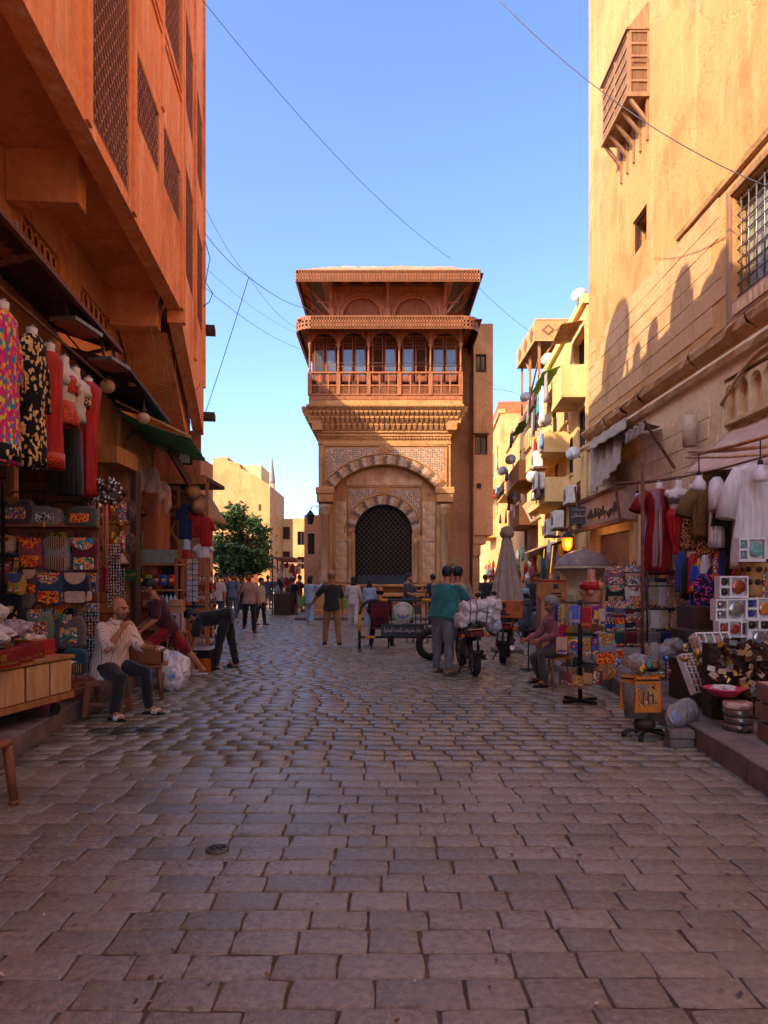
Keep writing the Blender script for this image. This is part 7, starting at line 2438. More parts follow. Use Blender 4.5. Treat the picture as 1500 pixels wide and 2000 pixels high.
garment('robe','wide white galabeya at the right edge of the picture',rp(1472,905,9.2),-.1,[(0,.07,.05),(.07,.24,.10),(.5,.22,.11),(1.0,.26,.12),(1.35,.28,.13)],WHITEC,(.62,.10,.12,.13),.02)
garment('tunic','short orange red tunic on a hanger above the plates',rp(1395,1122,9.7),0,[(0,.05,.04),(.05,.17,.07),(.3,.15,.07),(.75,.17,.08)],pattern('red_tunic_print',['#b02a1a','#b02a1a','#d8802a','#8e1a14','#b02a1a'],'voronoi',40),(.2,.08,.09,.12),.02)
garment('fringed_shawl','black shawl with pink pompoms hanging beside the red tunic',rp(1375,1120,9.6),0,[(0,.05,.04),(.1,.13,.05),(.5,.14,.06),(.72,.14,.06)],pattern('pompom_net',['#16121a','#16121a','#c82a6a','#16121a','#2a3a8a','#16121a'],'voronoi',45),None,.04)
garment('scarf','bright blue scarf hanging left of the black shawl',rp(1356,1105,9.8),0,[(0,.04,.04),(.1,.06,.05),(.75,.06,.05)],cl('royal','#1e3a9a','#14286a'),None,.05)
mannequin('skin coloured mannequin bust with red bra standing by the cartons',rp(1155,1112,10.4),-1.0,MANS,hgt=.66,clothed=False)
garment('bra','red bra on the skin coloured mannequin bust',rp(1155,1136,10.38),-1.0,[(0,.13,.12),(.05,.175,.155),(.12,.16,.13)],REDC,None,.005)
YD=11.6
rk2=thing('bag_display','stepped wooden display of rows of woven bags on the right sidewalk','rack',(4.25,YD,SWK))
for k,z_ in enumerate((.10,.38,.66,.94,1.22)):
 MB().bb(-.72,.82,-.16+k*.10,.0+k*.10+.12,z_,z_+.03).build('step_board',WOODT,rk2,bevel=.005)
 MB().bb(-.72,.82,-.16+k*.10,-.14+k*.10,z_-.10,z_).build('riser',WOODT,rk2)
for x_ in (-.74,.84):
 MB().bb(x_-.02,x_+.02,-.16,.5,0,1.3).build('side_panel',WOODT,rk2)
KC=[EMB[6],EMB[1],EMB[5],EMB[4],EMB[3]]
def dbag(label,x,y0,y1,w,row,**k):
 return bagpx(label,x,y0,y1,w,Y=YD-.12+row*.10,**k)
LAV=cl('lavender','#6a607a','#4c445c');MAUV=cl('mauve','#8a5a6a','#6c4252');GRNC=cl('bottle_green','#1e4434','#143024');RBLU=cl('royal2','#2a3a8a','#1c2864');GREYC=cl('grey','#8e8a8a','#6e6a6a');PRP=cl('purple','#3a2844','#281a30')
dbag('mauve backpack with orange mosaic flap at the top left of the display',1200,1106,1143,34,4,body=MAUV,flap=EMB[1],pocket=EMB[1])
dbag('grey pink backpack with pale blue scalloped flap at the top of the display',1238,1104,1143,34,4,body=CRM,flap=EMB[4],pocket=EMB[4])
dbag('black backpack with cream patterned pocket in the second row',1200,1142,1180,36,3,body=BLACKC,flap=EMB[0],pocket=EMB[5])
dbag('white backpack with orange and blue flap in the second row',1240,1142,1178,38,3,body=WHITEC,flap=EMB[1],pocket=EMB[1])
dbag('brown striped pouch hanging beneath the maroon dress',1318,1105,1125,26,4.5,body=BRN,flap=EMB[6],style='flat')
row3=[(1214,34,LAV,EMB[4],'lavender clutch with white zigzag at the left of the third row'),(1249,36,PRP,EMB[3],'dark purple clutch with pink weave beside it in the third row'),(1330,32,GREYC,EMB[6],'grey clutch with red band at the right end of the third row')]
for (x_,w_,b_,f_,lb)in row3:
 dbag(lb,x_,1174,1202,w_,2.4,body=b_,flap=f_,pocket=f_,style='flat',d=.07)
row4=[(1206,30,MARC,EMB[1],'dark red clutch with mosaic band at the left of the fourth row'),(1235,26,GREYC,EMB[1],'white topped clutch with orange mosaic in the fourth row'),(1290,30,BRN,EMB[6],'brown clutch half hidden by packets in the fourth row'),(1345,28,MAUV,EMB[3],'dusty pink clutch at the right of the fourth row'),(1262,24,RBLU,EMB[6],'blue clutch beside the packets in the fourth row')]
for (x_,w_,b_,f_,lb)in row4:
 dbag(lb,x_,1200,1233,w_,1.4,body=b_,flap=b_,pocket=f_,style='flat',d=.07)
 dbag(lb.replace('clutch','woven purse front under the clutch'),x_,1213,1232,w_*.92,1.1,body=f_,style='flat',d=.05)if False else None
row5=[(1206,28,GRNC,EMB[3],'bottle green clutch with red weave at the left of the bottom row'),(1232,22,MARC,EMB[6],'maroon clutch with black weave in the bottom row'),(1252,20,MAUV,EMB[6],'mauve clutch with striped weave in the bottom row'),(1276,26,GREYC,EMB[1],'grey clutch with yellow mosaic in the bottom row'),(1302,22,RBLU,EMB[3],'royal blue clutch with red weave in the bottom row'),(1326,24,CRM,EMB[6],'cream clutch with brown figures in the bottom row'),(1350,24,PRP,EMB[5],'dark purple clutch with dotted weave in the bottom row')]
for (x_,w_,b_,f_,lb)in row5:
 dbag(lb,x_,1234,1264,w_,.3,body=b_,flap=b_,pocket=f_,style='flat',d=.07)
rb_=random.Random(41)
ON=['one','two','three','four','five','six','seven','eight','nine','ten','eleven','twelve']
for i in range(36):
 r_,c_=i//9,i%9
 px_=1190+c_*20+rb_.uniform(-3,3)
 y1=[1143,1178,1203,1234][r_]+rb_.uniform(-3,3)
 e=EMB[rb_.randrange(7)]
 b_=[LAV,MARC,GRNC,RBLU,GREYC,PRP,MAUV,BRN,TEALC][(c_+r_*4)%9]
 dbag(['lavender','maroon','green','blue','grey','purple','mauve','brown','teal'][(c_+r_*4)%9]+' woven purse wedged behind row '+ON[r_]+' of the display, number '+ON[c_]+' from the left',px_,y1-rb_.uniform(24,34),y1,rb_.uniform(17,23),4.3-r_*1.05,body=b_,flap=e,pocket=EMB[1],style='flat',d=.06,group='purses wedged into the display',tilt=rb_.uniform(-.08,.08))
for i in range(14):
 px_=1330+i*12
 y0=1085+rb_.uniform(-10,25)
 garment('hanging_scarf',['blue','black','red','gold','white','purple','green'][i%7]+' beaded scarf on the rail behind the tunic, number '+(ON+['thirteen','fourteen'])[i]+' from the left',PX(px_,y0,10.5-i*.1),R(-.3,.3),[(0,.03,.03),(.1,.07,.04),(.6,.08,.04)],[RBLU,BLACKC,REDC,GOLDM,WHITEC,PRP,EMB[1]][i%7],None,.06,group='scarves on the right-hand rail')
pk_=[(1276,1138,1180),(1292,1138,1182),(1312,1140,1184),(1326,1150,1182),(1262,1190,1232),(1280,1192,1226),(1296,1192,1226),(1318,1194,1230),(1262,1256,1296),(1276,1256,1294),(1297,1262,1296),(1320,1264,1298)]
names_=['at the upper left of the packets','second in the top row of packets','third in the top row of packets','at the right of the top row of packets','at the left of the middle packets','second of the middle packets','bright one in the middle packets','at the right of the middle packets','at the left of the lowest packets','second of the lowest packets','with a blue picture in the lowest packets','at the right of the lowest packets']
for k,(x_,y0,y1)in enumerate(pk_):
 Y_=YD-.45-(k//4)*.35
 s_=Y_/FPX
 t=thing('souvenir_packet','clear packet of papyrus cards '+names_[k],'packet',PX(x_,y1,Y_),R(-.2,.2),'packets hung before the bag display')
 hh,ww=(y1-y0)*s_,17*s_
 MB().bb(-ww/2,ww/2,-.015,.015,0,hh).build('card',[EMB[7],PAPERW,mat('sand_card','#c8a878','#a0804e',rough=.6,scale=20),EMB[7]][k%4]if k!=10 else mat('card_blue2','#5a8ab0','#d8d0c0',rough=.5,scale=14),t)
 crumple(MB(),(0,-.01,hh/2),(ww*.62,.03,hh*.54),k,.10,12,8).build('film',FILM,t)
hs_=thing('packet_stand','thin black stand whose arms carry the hung packets','stand',(3.95,10.75,SWK))
MB().cyl((0,0,0),(0,0,1.45),.015,n=6).build('pole',BLACKI,hs_)
for z_ in (.9,1.25,1.45):
 MB().cyl((-.35,0,z_),(.4,0,z_),.01,n=5).build('arm',BLACKI,hs_)
MB().bb(-.2,.2,-.2,.2,0,.02).build('foot',BLACKI,hs_)
cx0=GX(1133,1372)
cr=thing('bag_carousel','black rotating stand with three tiers of small bags by the right kerb','stand',(cx0.x,cx0.y,0))
MB().cyl((0,0,.04),(0,0,1.28),.028,n=10).build('pole',BLACKI,cr)
for k in range(4):
 M_=Matrix.Rotation(k*pi/2+.5,4,'Z')
 MB().bb(0,.27,-.02,.02,.01,.05,M=M_).build('foot',BLACKI,cr)
def ring_bags(z,rad,n,wh,mats_,a0=0,names=None,tilt=0.):
 for k in range(n):
  a=a0+2*pi*k/n
  w_,h_=wh
  x_,y_=rad*cos(a),rad*sin(a)
  back=y_>rad*.35
  if back and k%2:
   continue
  t=bag(names+', number '+['one','two','three','four','five','six','seven','eight','nine','ten','eleven','twelve','thirteen','fourteen','fifteen'][k]+' going round',(cx0.x+x_*R(.85,1.1),cx0.y+y_*R(.85,1.1),z-h_*R(.85,1.15)),w_*R(.7,1.05),h_*R(.85,1.15),.035,a+pi/2+R(-.5,.5),mats_[k%len(mats_)],None,mats_[(k+3)%len(mats_)],'flat',group='small bags on the carousel',tilt=tilt)
 MB().tube([(rad*.9*cos(2*pi*q/20),rad*.9*sin(2*pi*q/20),z+.05)for q in range(20)],.008,5,closed=True).build('tier_ring',BLACKI,cr)
 for q in range(4):
  a=q*pi/2
  MB().cyl((0,0,z+.05),(rad*.9*cos(a),rad*.9*sin(a),z+.05),.008,n=5).build('tier_spoke',BLACKI,cr)
BLST=pattern('blue_stripe_bag',['#2a6ac8','#b86a3a','#2a6ac8','#3a2a24','#2a6ac8'],'stripes',7)
RDST=pattern('red_black_stripe',['#8a1a1e','#1c1618','#a8a098','#1c1618','#8a1a1e'],'stripes',8)
MAND=pattern('mandala',['#d86a2a','#2a4a9a','#8a2a5a','#d8b04a','#2a2a5a'],'rings',9)
TIER=[BLST,cl('crimson','#a81a24','#7a1018'),MAND,CRM,cl('orange','#c8641e','#9a4814'),BLACKC,RBLU,EMB[6],YEL,GREYC]
ring_bags(1.20,.27,15,(.13,.22),TIER,.1,'small striped cloth bag on the top tier of the carousel')
ring_bags(.80,.24,10,(.15,.20),[MAND,EMB[7],MAND,GREYC,EMB[4],CRM],.35,'round patterned bag on the middle tier of the carousel')
ring_bags(.42,.25,11,(.17,.18),[RDST,EMB[7],CARD2,EMB[6],RDST,BRN],.2,'printed purse on the lowest tier of the carousel',.15)
bagpx('canvas backpack with pyramid and winged beetle print leaning by the carousel',1180,1235,1300,44,Y=10.0,body=GREYC,flap=EMB[7],pocket=EMB[3])
bagpx('orange papyrus print bag lying below the canvas backpack',1182,1298,1328,44,Y=9.9,body=EMB[7],style='flat',d=.1)
bagpx('blue patterned bag propped on the display foot',1206,1268,1302,18,Y=10.6,body=EMB[4],flap=EMB[3],style='flat')
garment('scarf','pink and red scarf hanging on the carousel behind the old man',PX(1100,1212,9.4),0,[(0,.04,.03),(.15,.05,.03),(.36,.06,.03)],cl('hot_pink','#c82a4a','#9a1c34'),None,.05)
garment('scarf','yellow scarf hanging on the carousel beside the pink one',PX(1112,1225,9.4),0,[(0,.04,.03),(.15,.05,.03),(.35,.06,.03)],YEL,None,.05)
ctn=[(1080,1313,0,.42,.40,.32,CARD2,'plain carton at the foot of the stack behind the old man'),(1080,0,.32,.44,.42,.34,CARD2,'plain carton second from the foot of the stack'),(1082,0,.66,.42,.40,.34,CARD2,'plain carton third from the foot of the stack'),(1085,0,1.0,.46,.46,.34,CARD,'printed brown carton with red tape on top of the stack')]
base=GX(1080,1288,SWK)
for (px_,_,z_,w_,d_,h_,m_,lb)in ctn:
 c_=carton('carton',lb,(base.x+R(-.02,.02),base.y+R(-.02,.02),SWK+z_),w_,d_,h_,m_,R(-.25,.1))
 if z_==1.0:
  MB().bb(-.232,.232,-.232,-.2305,.30,.335).bb(-.232,-.19,-.2325,-.231,.0,.05).build('red_tape',REDP,c_)
  MB().bb(.02,.1,-.2335,-.231,.19,.27).bb(-.02,.15,-.2335,-.231,.10,.125).bb(-.06,.16,-.2335,-.231,.05,.075).build('print',BLACKI,c_)
carton('carton','second tall carton behind the printed one',(base.x+.1,base.y+.55,SWK),.45,.4,1.25,CARD2)
ob_=GX(1272,1448)
ps_=thing('papyrus_stand','small wheeled stand under the orange papyrus gift bags','stand',(ob_.x,ob_.y+.15,0))
MB().cyl((0,0,.06),(0,0,.5),.02,n=8).build('pole',BLACKI,ps_)
for k in range(5):
 a=k*2*pi/5+.4
 MB().bar((0,0,.08),(.2*cos(a),.2*sin(a),.06),.03,.025).build('foot',BLACKI,ps_)
 MB().ell((.2*cos(a),.2*sin(a),.032),(.03,.03,.03),10,8).build('castor',BLACKI,ps_)
MB().ell((0,.03,.13),(.11,.09,.07),14,8).build('weight',WOODD,ps_)
ORG=mat('orange_paper','#c8761e','#a85c14',rough=.75,scale=30)
for k,(dx,dy,rz_,lb)in enumerate(((0,-.03,.05,'orange gift bag with papyrus picture facing the street'),(-.10,.05,-.75,'orange gift bag turned to the left behind the front one'),(.10,.06,.8,'orange gift bag turned to the right behind the front one'))):
 t=thing('gift_bag',lb,'bag',(ob_.x+dx,ob_.y+.15+dy,.26),rz_)
 MB().add([(-.13,-.04,0),(.13,-.04,0),(.13,.05,0),(-.13,.05,0),(-.115,-.02,.34),(.115,-.02,.34),(.115,.03,.34),(-.115,.03,.34)],[(3,2,1,0),(0,1,5,4),(1,2,6,5),(2,3,7,6),(3,0,4,7)]).build('paper',ORG,t)
 MB().add([(-.095,-.039,.06),(.095,-.039,.06),(.09,-.028,.27),(-.09,-.028,.27)],[(0,1,2,3)]).build('picture',EMB[7],t,solid=.003)
 MB().bb(-.112,.112,-.030,-.027,.30,.318).build('border',BLACKI,t)
 pm=MB()
 for (q,hq)in ((-.05,.09),(0,.11),(.045,.08)):
  pm.bb(q-.008,q+.008,-.0425,-.040,.075,.075+hq).ell((q,-.041,.085+hq),(.01,.003,.012),6,5)
 pm.ell((.05,-.034,.24),(.014,.003,.014),8,6)
 struct(pm.build('painted_figures',mat('ink_figures','#2a3a4a','#5a2a1a',rough=.7,scale=60),t),'stuff')
for k,(z_,rz_)in enumerate(((0,.1),(.085,-.05))):
 tag(MB().box((0,0,.04),(.24,.15,.08),top=.93).build('loose_stone',KERB,None,(2.72+.01*k,6.62,z_),rz_,bevel=.012),['lower loose paving stone under the plates','upper loose paving stone under the plates'][k],'stone')
for k in range(4):
 t=thing('wrapped_plate',['front wrapped plate with a blue star leaning on the kerb','second wrapped plate behind the blue star plate','third wrapped plate leaning behind','rearmost wrapped plate against the crate'][k],'plate',(2.74+k*.06,6.72+k*.06,.26 if k<2 else .28),R(-.1,.1)+.35,group='plates wrapped in film')
 M_=Matrix.Rotation(radians(62),4,'X')
 MB().lathe([(.0,.0),(.07,.0),(.115,.022),(.118,.025),(.07,.006),(0,.006)],n=26,M=M_).build('plate',mat('silver_plate','#a8a0a4','#78706f',rough=.18,metal=.6,scale=12),t)
 MB().lathe([(.0,.010),(.062,.010),(.062,.008)],n=8,M=M_).build('motif',mat('blue_enamel','#2a58a8','#8aa0c0',rough=.2,scale=26),t)
 crumple(MB(),(0,0,0),(.128,.05,.12),40+k,.06,16,10).build('film',FILM,t)
dk=thing('tambourine_stack','stack of wrapped silver tambourines on the kerb edge','drums',(3.18,6.45,SWK))
for k in range(4):
 MB().lathe([(.115,0),(.125,.01),(.125,.055),(.115,.06),(.0,.058)],(R(-.01,.01),R(-.01,.01),k*.064),n=24).build('tambourine',mat('tin_drum','#8a7a70','#5a4a42',rough=.2,metal=.6,scale=14)if k<3 else mat('copper_drum','#9a5a3a','#d0c0b0',rough=.35,scale=20),dk)
bs2=thing('pink_basin','shallow pink plastic basin of packets on the tambourines','basin',(3.14,6.62,.47))
MB().lathe([(.10,0),(.16,.055),(.185,.065),(.185,.075),(.155,.06),(.095,.01),(0,.01)],n=26).build('bowl',mat('hot_pink_plastic','#d83a5a','#b02a46',rough=.4),bs2)
crumple(MB(),(0,0,.06),(.11,.1,.035),12,.3).build('packets',PAPERW,bs2)
for k,(z_,lb)in enumerate(((SWK,'lowest thin wooden crate at the right edge'),(.36,'middle thin wooden crate at the right edge'),(.52,'top thin wooden crate at the right edge'))):
 t=thing('crate',lb,'crate',(3.42,5.95,z_),R(-.1,.1)-.15,group='crates at the right edge')
 CRT=wood('crate_wood','#8a6a4c','#64482e',scale=18)
 for (x0,x1,y0,y1)in ((-.24,.24,-.2,-.185),(-.24,.24,.185,.2),(-.24,-.225,-.185,.185),(.225,.24,-.185,.185)):
  MB().bb(x0,x1,y0,y1,.0,.13).build('side',CRT,t)
 MB().bb(-.225,.225,-.185,.185,.0,.015).build('base',CRT,t)
 if k==2:
  MB().bb(-.23,.23,-.19,.19,.132,.145).build('paper_lid',CANVASP,t)
FOAM=mat('white_foam','#d8d0cc','#c4bab4',rough=.7,scale=8)
def foam_box(label,x,y0,y1,w,Y,cells,rz=0,tilt=0.,depth=.14):
 s_=Y/FPX
 p=PX(x,y1,Y)
 ww,hh=w*s_,(y1-y0)*s_
 t=thing('foam_gift_box',label,'box',p,rz,'white foam gift boxes')
 t.rotation_euler.x=tilt
 fx=wall_holes(MB(),-ww/2,ww/2,0,hh,-.0,[(c[0]*ww-ww/2,c[1]*ww-ww/2,c[2]*hh,c[3]*hh)for c in cells],depth*.4)
 fx.bb(-ww/2,ww/2,depth*.4,depth,0,hh)
 fx.add([(-ww/2,0,hh),(ww/2,0,hh),(ww/2,depth*.4,hh),(-ww/2,depth*.4,hh)],[(0,1,2,3)])
 for q in (-ww/2,ww/2):
  fx.add([(q,0,0),(q,depth*.4,0),(q,depth*.4,hh),(q,0,hh)],[(0,1,2,3)])
 fx.build('foam',FOAM,t)
 for c in cells:
  cw_,chh=(c[1]-c[0])*ww,(c[3]-c[2])*hh
  cxx,czz=(c[0]+c[1])/2*ww-ww/2,(c[2]+c[3])/2*hh
  if len(c)>5 and c[5]=='disc':
   M_=Matrix.Translation((cxx,depth*.3,czz))@Matrix.Rotation(pi/2,4,'X')
   r_=min(cw_,chh)*.46
   MB().lathe([(0,0),(r_*.5,.0),(r_*.55,.012),(r_*.9,.012),(r_,.03),(r_*.96,.034),(0,.02)],n=20,M=M_).build('dish',c[4],t)
  else:
   cushion(MB(),cw_*.8,chh*.85,depth*.3,(cxx,depth*.2,czz-chh*.42),10,6,.8,.8).build('cup',c[4],t)
COP=mat('copper','#b0664a','#7e402c',rough=.3,metal=.8,scale=14)
TEAL2=mat('teal_enamel','#7aa8a4','#4e7c7a',rough=.3,scale=20)
DKB=mat('dark_bronze','#4a342a','#2e2019',rough=.35,metal=.5,scale=14)
RED2=mat('red_enamel','#a8342c','#7a1c18',rough=.3,scale=14)
SIL2=mat('silver_ware','#b0a8a6','#7c7472',rough=.2,metal=.8,scale=14)
AMB=mat('amber_glass','#c87a1e','#9a5410',rough=.15,spec=.8)
foam_box('white foam box with teal round dish on the very top of the pile',1470,1050,1097,52,8.6,[(.05,.3,.55,.9,TEAL2),(.05,.3,.1,.45,TEAL2),(.38,.95,.1,.92,TEAL2,'disc')])
foam_box('white foam box with copper tray second from the top',1434,1125,1168,56,8.3,[(.05,.35,.55,.92,DKB),(.05,.35,.08,.46,DKB),(.42,.95,.1,.92,COP,'disc')])
foam_box('white foam box with silver tea set in the third level left',1428,1170,1212,60,8.2,[(.05,.35,.55,.92,SIL2),(.05,.35,.08,.46,SIL2),(.42,.97,.08,.94,SIL2,'disc')])
foam_box('white foam box with amber goblet in the third level right',1485,1168,1210,54,8.2,[(.05,.38,.55,.92,RBLU),(.05,.38,.08,.46,RBLU),(.45,.97,.05,.95,AMB,'disc')])
foam_box('white foam box with red enamel set in the fourth level left',1432,1213,1245,56,8.1,[(.05,.33,.1,.9,RED2),(.4,.78,.08,.94,RED2,'disc'),(.82,.97,.1,.9,DKB)])
foam_box('white foam box with round dark dish in the fourth level right',1486,1210,1266,54,8.1,[(.05,.42,.65,.95,DKB),(.5,.95,.65,.95,DKB),(.2,.8,.08,.6,SIL2,'disc')])
SETM=[SIL2,mat('green_glass','#8aa88a','#5e7c60',rough=.2),mat('pink_glass','#c88a8a','#9a5e5e',rough=.2),SIL2]
foam_box('long white foam tray of glasses leaning at an angle',1425,1225,1330,80,7.6,[(.04+.24*i,.24+.24*i,.05+.24*j,.25+.24*j,SETM[i])for i in range(4)for j in range(4)],.25,-.5,.12)
foam_box('second slim foam tray of small glasses below the long one',1372,1270,1352,34,7.4,[(.06+.32*i,.32+.32*i,.03+.16*j,.17+.16*j,SIL2)for i in range(3)for j in range(6)],.35,-.5,.08)
gob=thing('inlaid_drum','tan goblet drum with dark round inlay between the foam boxes','drum',PX(1472,1165,8.9))
MB().lathe([(.10,0),(.085,.1),(.10,.25),(.14,.36),(.17,.42),(.172,.46),(.0,.465)],n=24).build('body',mat('drum_wood','#c09058','#9a6c3a',rough=.45,scale=8),gob)
for k in range(5):
 a=-pi/2+(k-2)*.9
 for z_,r_ in ((.18,.10),(.34,.135)):
  M_=Matrix.Translation((r_*cos(a),r_*sin(a),z_))@Matrix.Rotation(a+pi/2,4,'Z')@Matrix.Rotation(pi/2,4,'X')
  MB().lathe([(.035,-.004),(.035,.006),(0,.007)],n=14,M=M_).build('inlay',DKB,gob)
MB().lathe([(.173,.42),(.176,.44),(.173,.46)],n=24).build('rim_band',DKB,gob)
tbl=thing('goods_table','low dark table that carries the foam boxes and trinkets','table',(4.05,7.6,SWK))
MB().bb(-.75,.55,-.55,.8,.42,.46).build('top',WOODD,tbl)
MB().bb(-.72,-.68,-.53,.78,0,.42).bb(-.68,.5,-.53,-.49,0,.42).build('front_panel',WOODD,tbl)
st2=thing('box_shelf','dark shelf behind the foam boxes at the right edge','shelf',(4.4,8.75,SWK))
MB().bb(-.7,.7,0,.5,0,.72).bb(-.5,.9,.3,.8,.72,1.0).build('carcass',WOODD,st2)
gp=[(PX(1345,1330,8.4),(.24,.2,.12),pattern('bead_heap',BRIGHT+['#3a2a24','#8a7a6a'],'voronoi',70,rough=.4),'heap of coloured beads and trinkets before the foam tray'),(PX(1340,1300,8.6),(.16,.12,.06),cl('coral','#d8404a','#b02a34'),'coral red scarf laid on the bead heap'),(PX(1358,1287,8.7),(.12,.08,.04),cl('lime','#7ab82a','#5a8a1c'),'lime green scarf strip beside the coral one'),(PX(1325,1275,9.0),(.2,.16,.1),FILM,'clear film packets heaped behind the coral scarf'),(PX(1245,1305,9.2),(.13,.12,.10),mat('grey_ribbon','#b0a4a4','#8a7e80',rough=.5,scale=12),'tangle of grey ribbon on top of the woven basket')]
for i,(p,r,m,lb)in enumerate(gp):
 o=crumple(MB(),(0,0,r[2]*.8),r,60+i,.3,20,12).build('goods_pile',m,None,p)
 tag(o,lb,'goods')
gl=thing('trinket_board','tall heap of dark gold-edged trinket boxes behind the pink basin','trinkets',(3.42,7.05,SWK))
rr=random.Random(21)
TRM=[mat('brown_lacquer','#4a2e20','#2e1c14',rough=.2,scale=20),DKB,GOLDM,mat('shell_inlay','#8a6a54','#c8a888',rough=.25,scale=60)]
for k in range(150):
 z_=rr.uniform(.12,.76)
 MB().box((0,0,0),(.07,.02,.05)).build('trinket_box',TRM[k%4 if rr.random()<.5 else 0],gl,(rr.uniform(-.26,.30),rr.uniform(-.13,-.05)-(.8-z_)*.10,z_),rr.uniform(-1,1)).rotation_euler=(rr.uniform(-.5,.5),rr.uniform(-.8,.8),rr.uniform(-.8,.8))
MB().prism([(-.24,-.10,0),(-.24,.12,0),(-.24,.12,.72),(-.24,-.03,.72)],(.5,0,0)).build('support',DKB,gl)
bsk=thing('woven_basket','tall woven basket with grey ribbons beside the gift bags','basket',GX(1245,1400,SWK))
MB().lathe([(.12,0),(.14,.15),(.15,.34),(.14,.34),(.11,.02),(0,.02)],n=22).build('weave',mat('grey_wicker','#7a6a60','#54463e',rough=.85,scale=40,bump=.5,bscale=70),bsk)
def eye_charm():
 t=thing('eye_charm','blue glass eye charm hanging beside the gift bags','charm',PX(1301,1330,7.4))
 M_=Matrix.Rotation(pi/2,4,'X')
 MB().lathe([(.035,0),(.035,.01),(0,.012)],n=18,M=Matrix.Translation((0,0,.24))@M_).build('disc',mat('cobalt_glass','#142a7a','#0e1e5a',rough=.1),t)
 MB().lathe([(.018,.011),(.018,.016),(0,.017)],n=14,M=Matrix.Translation((0,0,.24))@M_).build('iris',mat('pale_blue_glass','#8ac0d8','#6aa8c8',rough=.1),t)
 MB().lathe([(.008,.016),(.008,.02),(0,.02)],n=10,M=Matrix.Translation((0,0,.24))@M_).build('pupil',BLACKI,t)
 MB().cyl((0,0,.0),(0,0,.205),.008,n=6).build('cord',mat('blue_cord','#1e2a6a','#141c4a'),t)
eye_charm()
br2=[(1395,1282,7.3),(1478,1290,7.6),(1462,1345,7.2)]
for k,(x_,y_,Y_)in enumerate(((1478,1330,7.3),(1465,1352,7.1),(1492,1300,7.6))):
 t=thing('brass_tray',['round brass tray at the right edge','lower brass tray under the first at the right edge','brass bell bowl at the right edge'][k],'tray',PX(x_,y_,Y_))
 MB().lathe([(.05,0),(.13,.02),(.135,.028),(.05,.01),(0,.01)],n=22).build('tray',GOLDM,t)
dm=thing('domed_kiosk','beige domed ticket kiosk standing at the mosque corner','kiosk',(5.05,18.2,.19))
BEI=mat('beige_paint','#b8a078','#96805a',rough=.7,scale=4)
MB().lathe([(.42,0),(.42,.7),(.38,1.1),(.36,1.25),(.44,1.4),(.62,1.58),(.66,1.6)],n=20).build('body',BEI,dm)
MB().lathe([(.70,1.58),(.72,1.62),(.66,1.78),(.5,1.95),(.25,2.06),(.06,2.1),(.05,2.14),(.0,2.18)],n=24).build('dome',mat('grey_dome','#8a7468','#6c584e',rough=.6),dm)
MB().lathe([(.66,1.6),(.72,1.6),(.72,1.66),(.68,1.66)],n=24).build('cornice',BEI,dm)
for k in range(4):
 a=-pi/2+(k-1.5)*.8
 MB().box((.40*cos(a),.40*sin(a),.7),(.24,.03,.5),rz=a+pi/2).build('panel',mat('beige_panel2','#a08a64','#84704c',rough=.7),dm)
um=thing('closed_parasol','tall closed grey parasol standing behind the motorcycles','parasol',(GX(990,1130+2170/15.2).x,15.2,0))
def pfn(u,v):
 a=2*pi*u
 z=.85+1.72*v
 r=(.30*(1-v)+.055)*(1+.22*sin(8*a+v*1.5)*(1-v*.5))
 return (r*cos(a),r*sin(a),z)
MB().grid(pfn,64,10).build('canopy',mat('parasol_cloth','#a89484','#877464',rough=.95,scale=5),um,solid=.01)
MB().lathe([(.13,2.42),(.16,2.5),(.12,2.62),(.05,2.66),(0,2.67)],n=8).build('top_cap',CANVAS,um)
MB().cyl((0,0,.05),(0,0,2.5),.03,n=8).build('pole',METALG,um)
MB().bb(-.3,.3,-.3,.3,0,.07).build('base',KERB,um)
ln=thing('street_lantern','glowing orange glass wall lantern beside the black shop sign','lantern',PX(1108,1068,19.3))
MB().lathe([(.07,-.1),(.13,0),(.15,.22),(.13,.24)],n=6,sm=False).build('glass',mat('lit_amber_glass','#ff7a10','#ff8c20',rough=.3,emit='#ff5004',estr=.8),ln)
MB().lathe([(.18,.24),(.12,.32),(.05,.4),(.02,.46)],n=6,sm=False).lathe([(.03,-.16),(.08,-.1)],n=6).build('cap',BLACKI,ln)
MB().tube([(0,0,.46),(.1,.1,.6),(.5,.3,.62)],.018,6).build('bracket',BLACKI,ln)
lpt=bpy.data.lights.new('lantern_light','POINT');lpt.energy=6;lpt.color=(1,.45,.12);lpt.shadow_soft_size=.1
lpo=bpy.data.objects.new('lantern_light',lpt);COL.objects.link(lpo);lpo.parent=ln;lpo.location=(0,-.25,.05)
bsn=thing('shop_sign','black shop sign with pale script projecting from the yellow block','sign',PX(1131,1006,20.3),-.15)
MB().bb(-.28,.28,0,.05,-.24,.24).build('board',mat('black_sign','#2a2224','#3a2c2a',rough=.5,scale=4),bsn)
lettering(arabic('السلطان'),.17,mat('pale_letters','#b8a498','#a08c80'),bsn,(0,-.004,0),(pi/2,0,0),.003,width=.42)
lettering(arabic('مطعم وكافيه'),.09,MATS['pale_letters'],bsn,(0,-.004,.16),(pi/2,0,0),.003,width=.4)
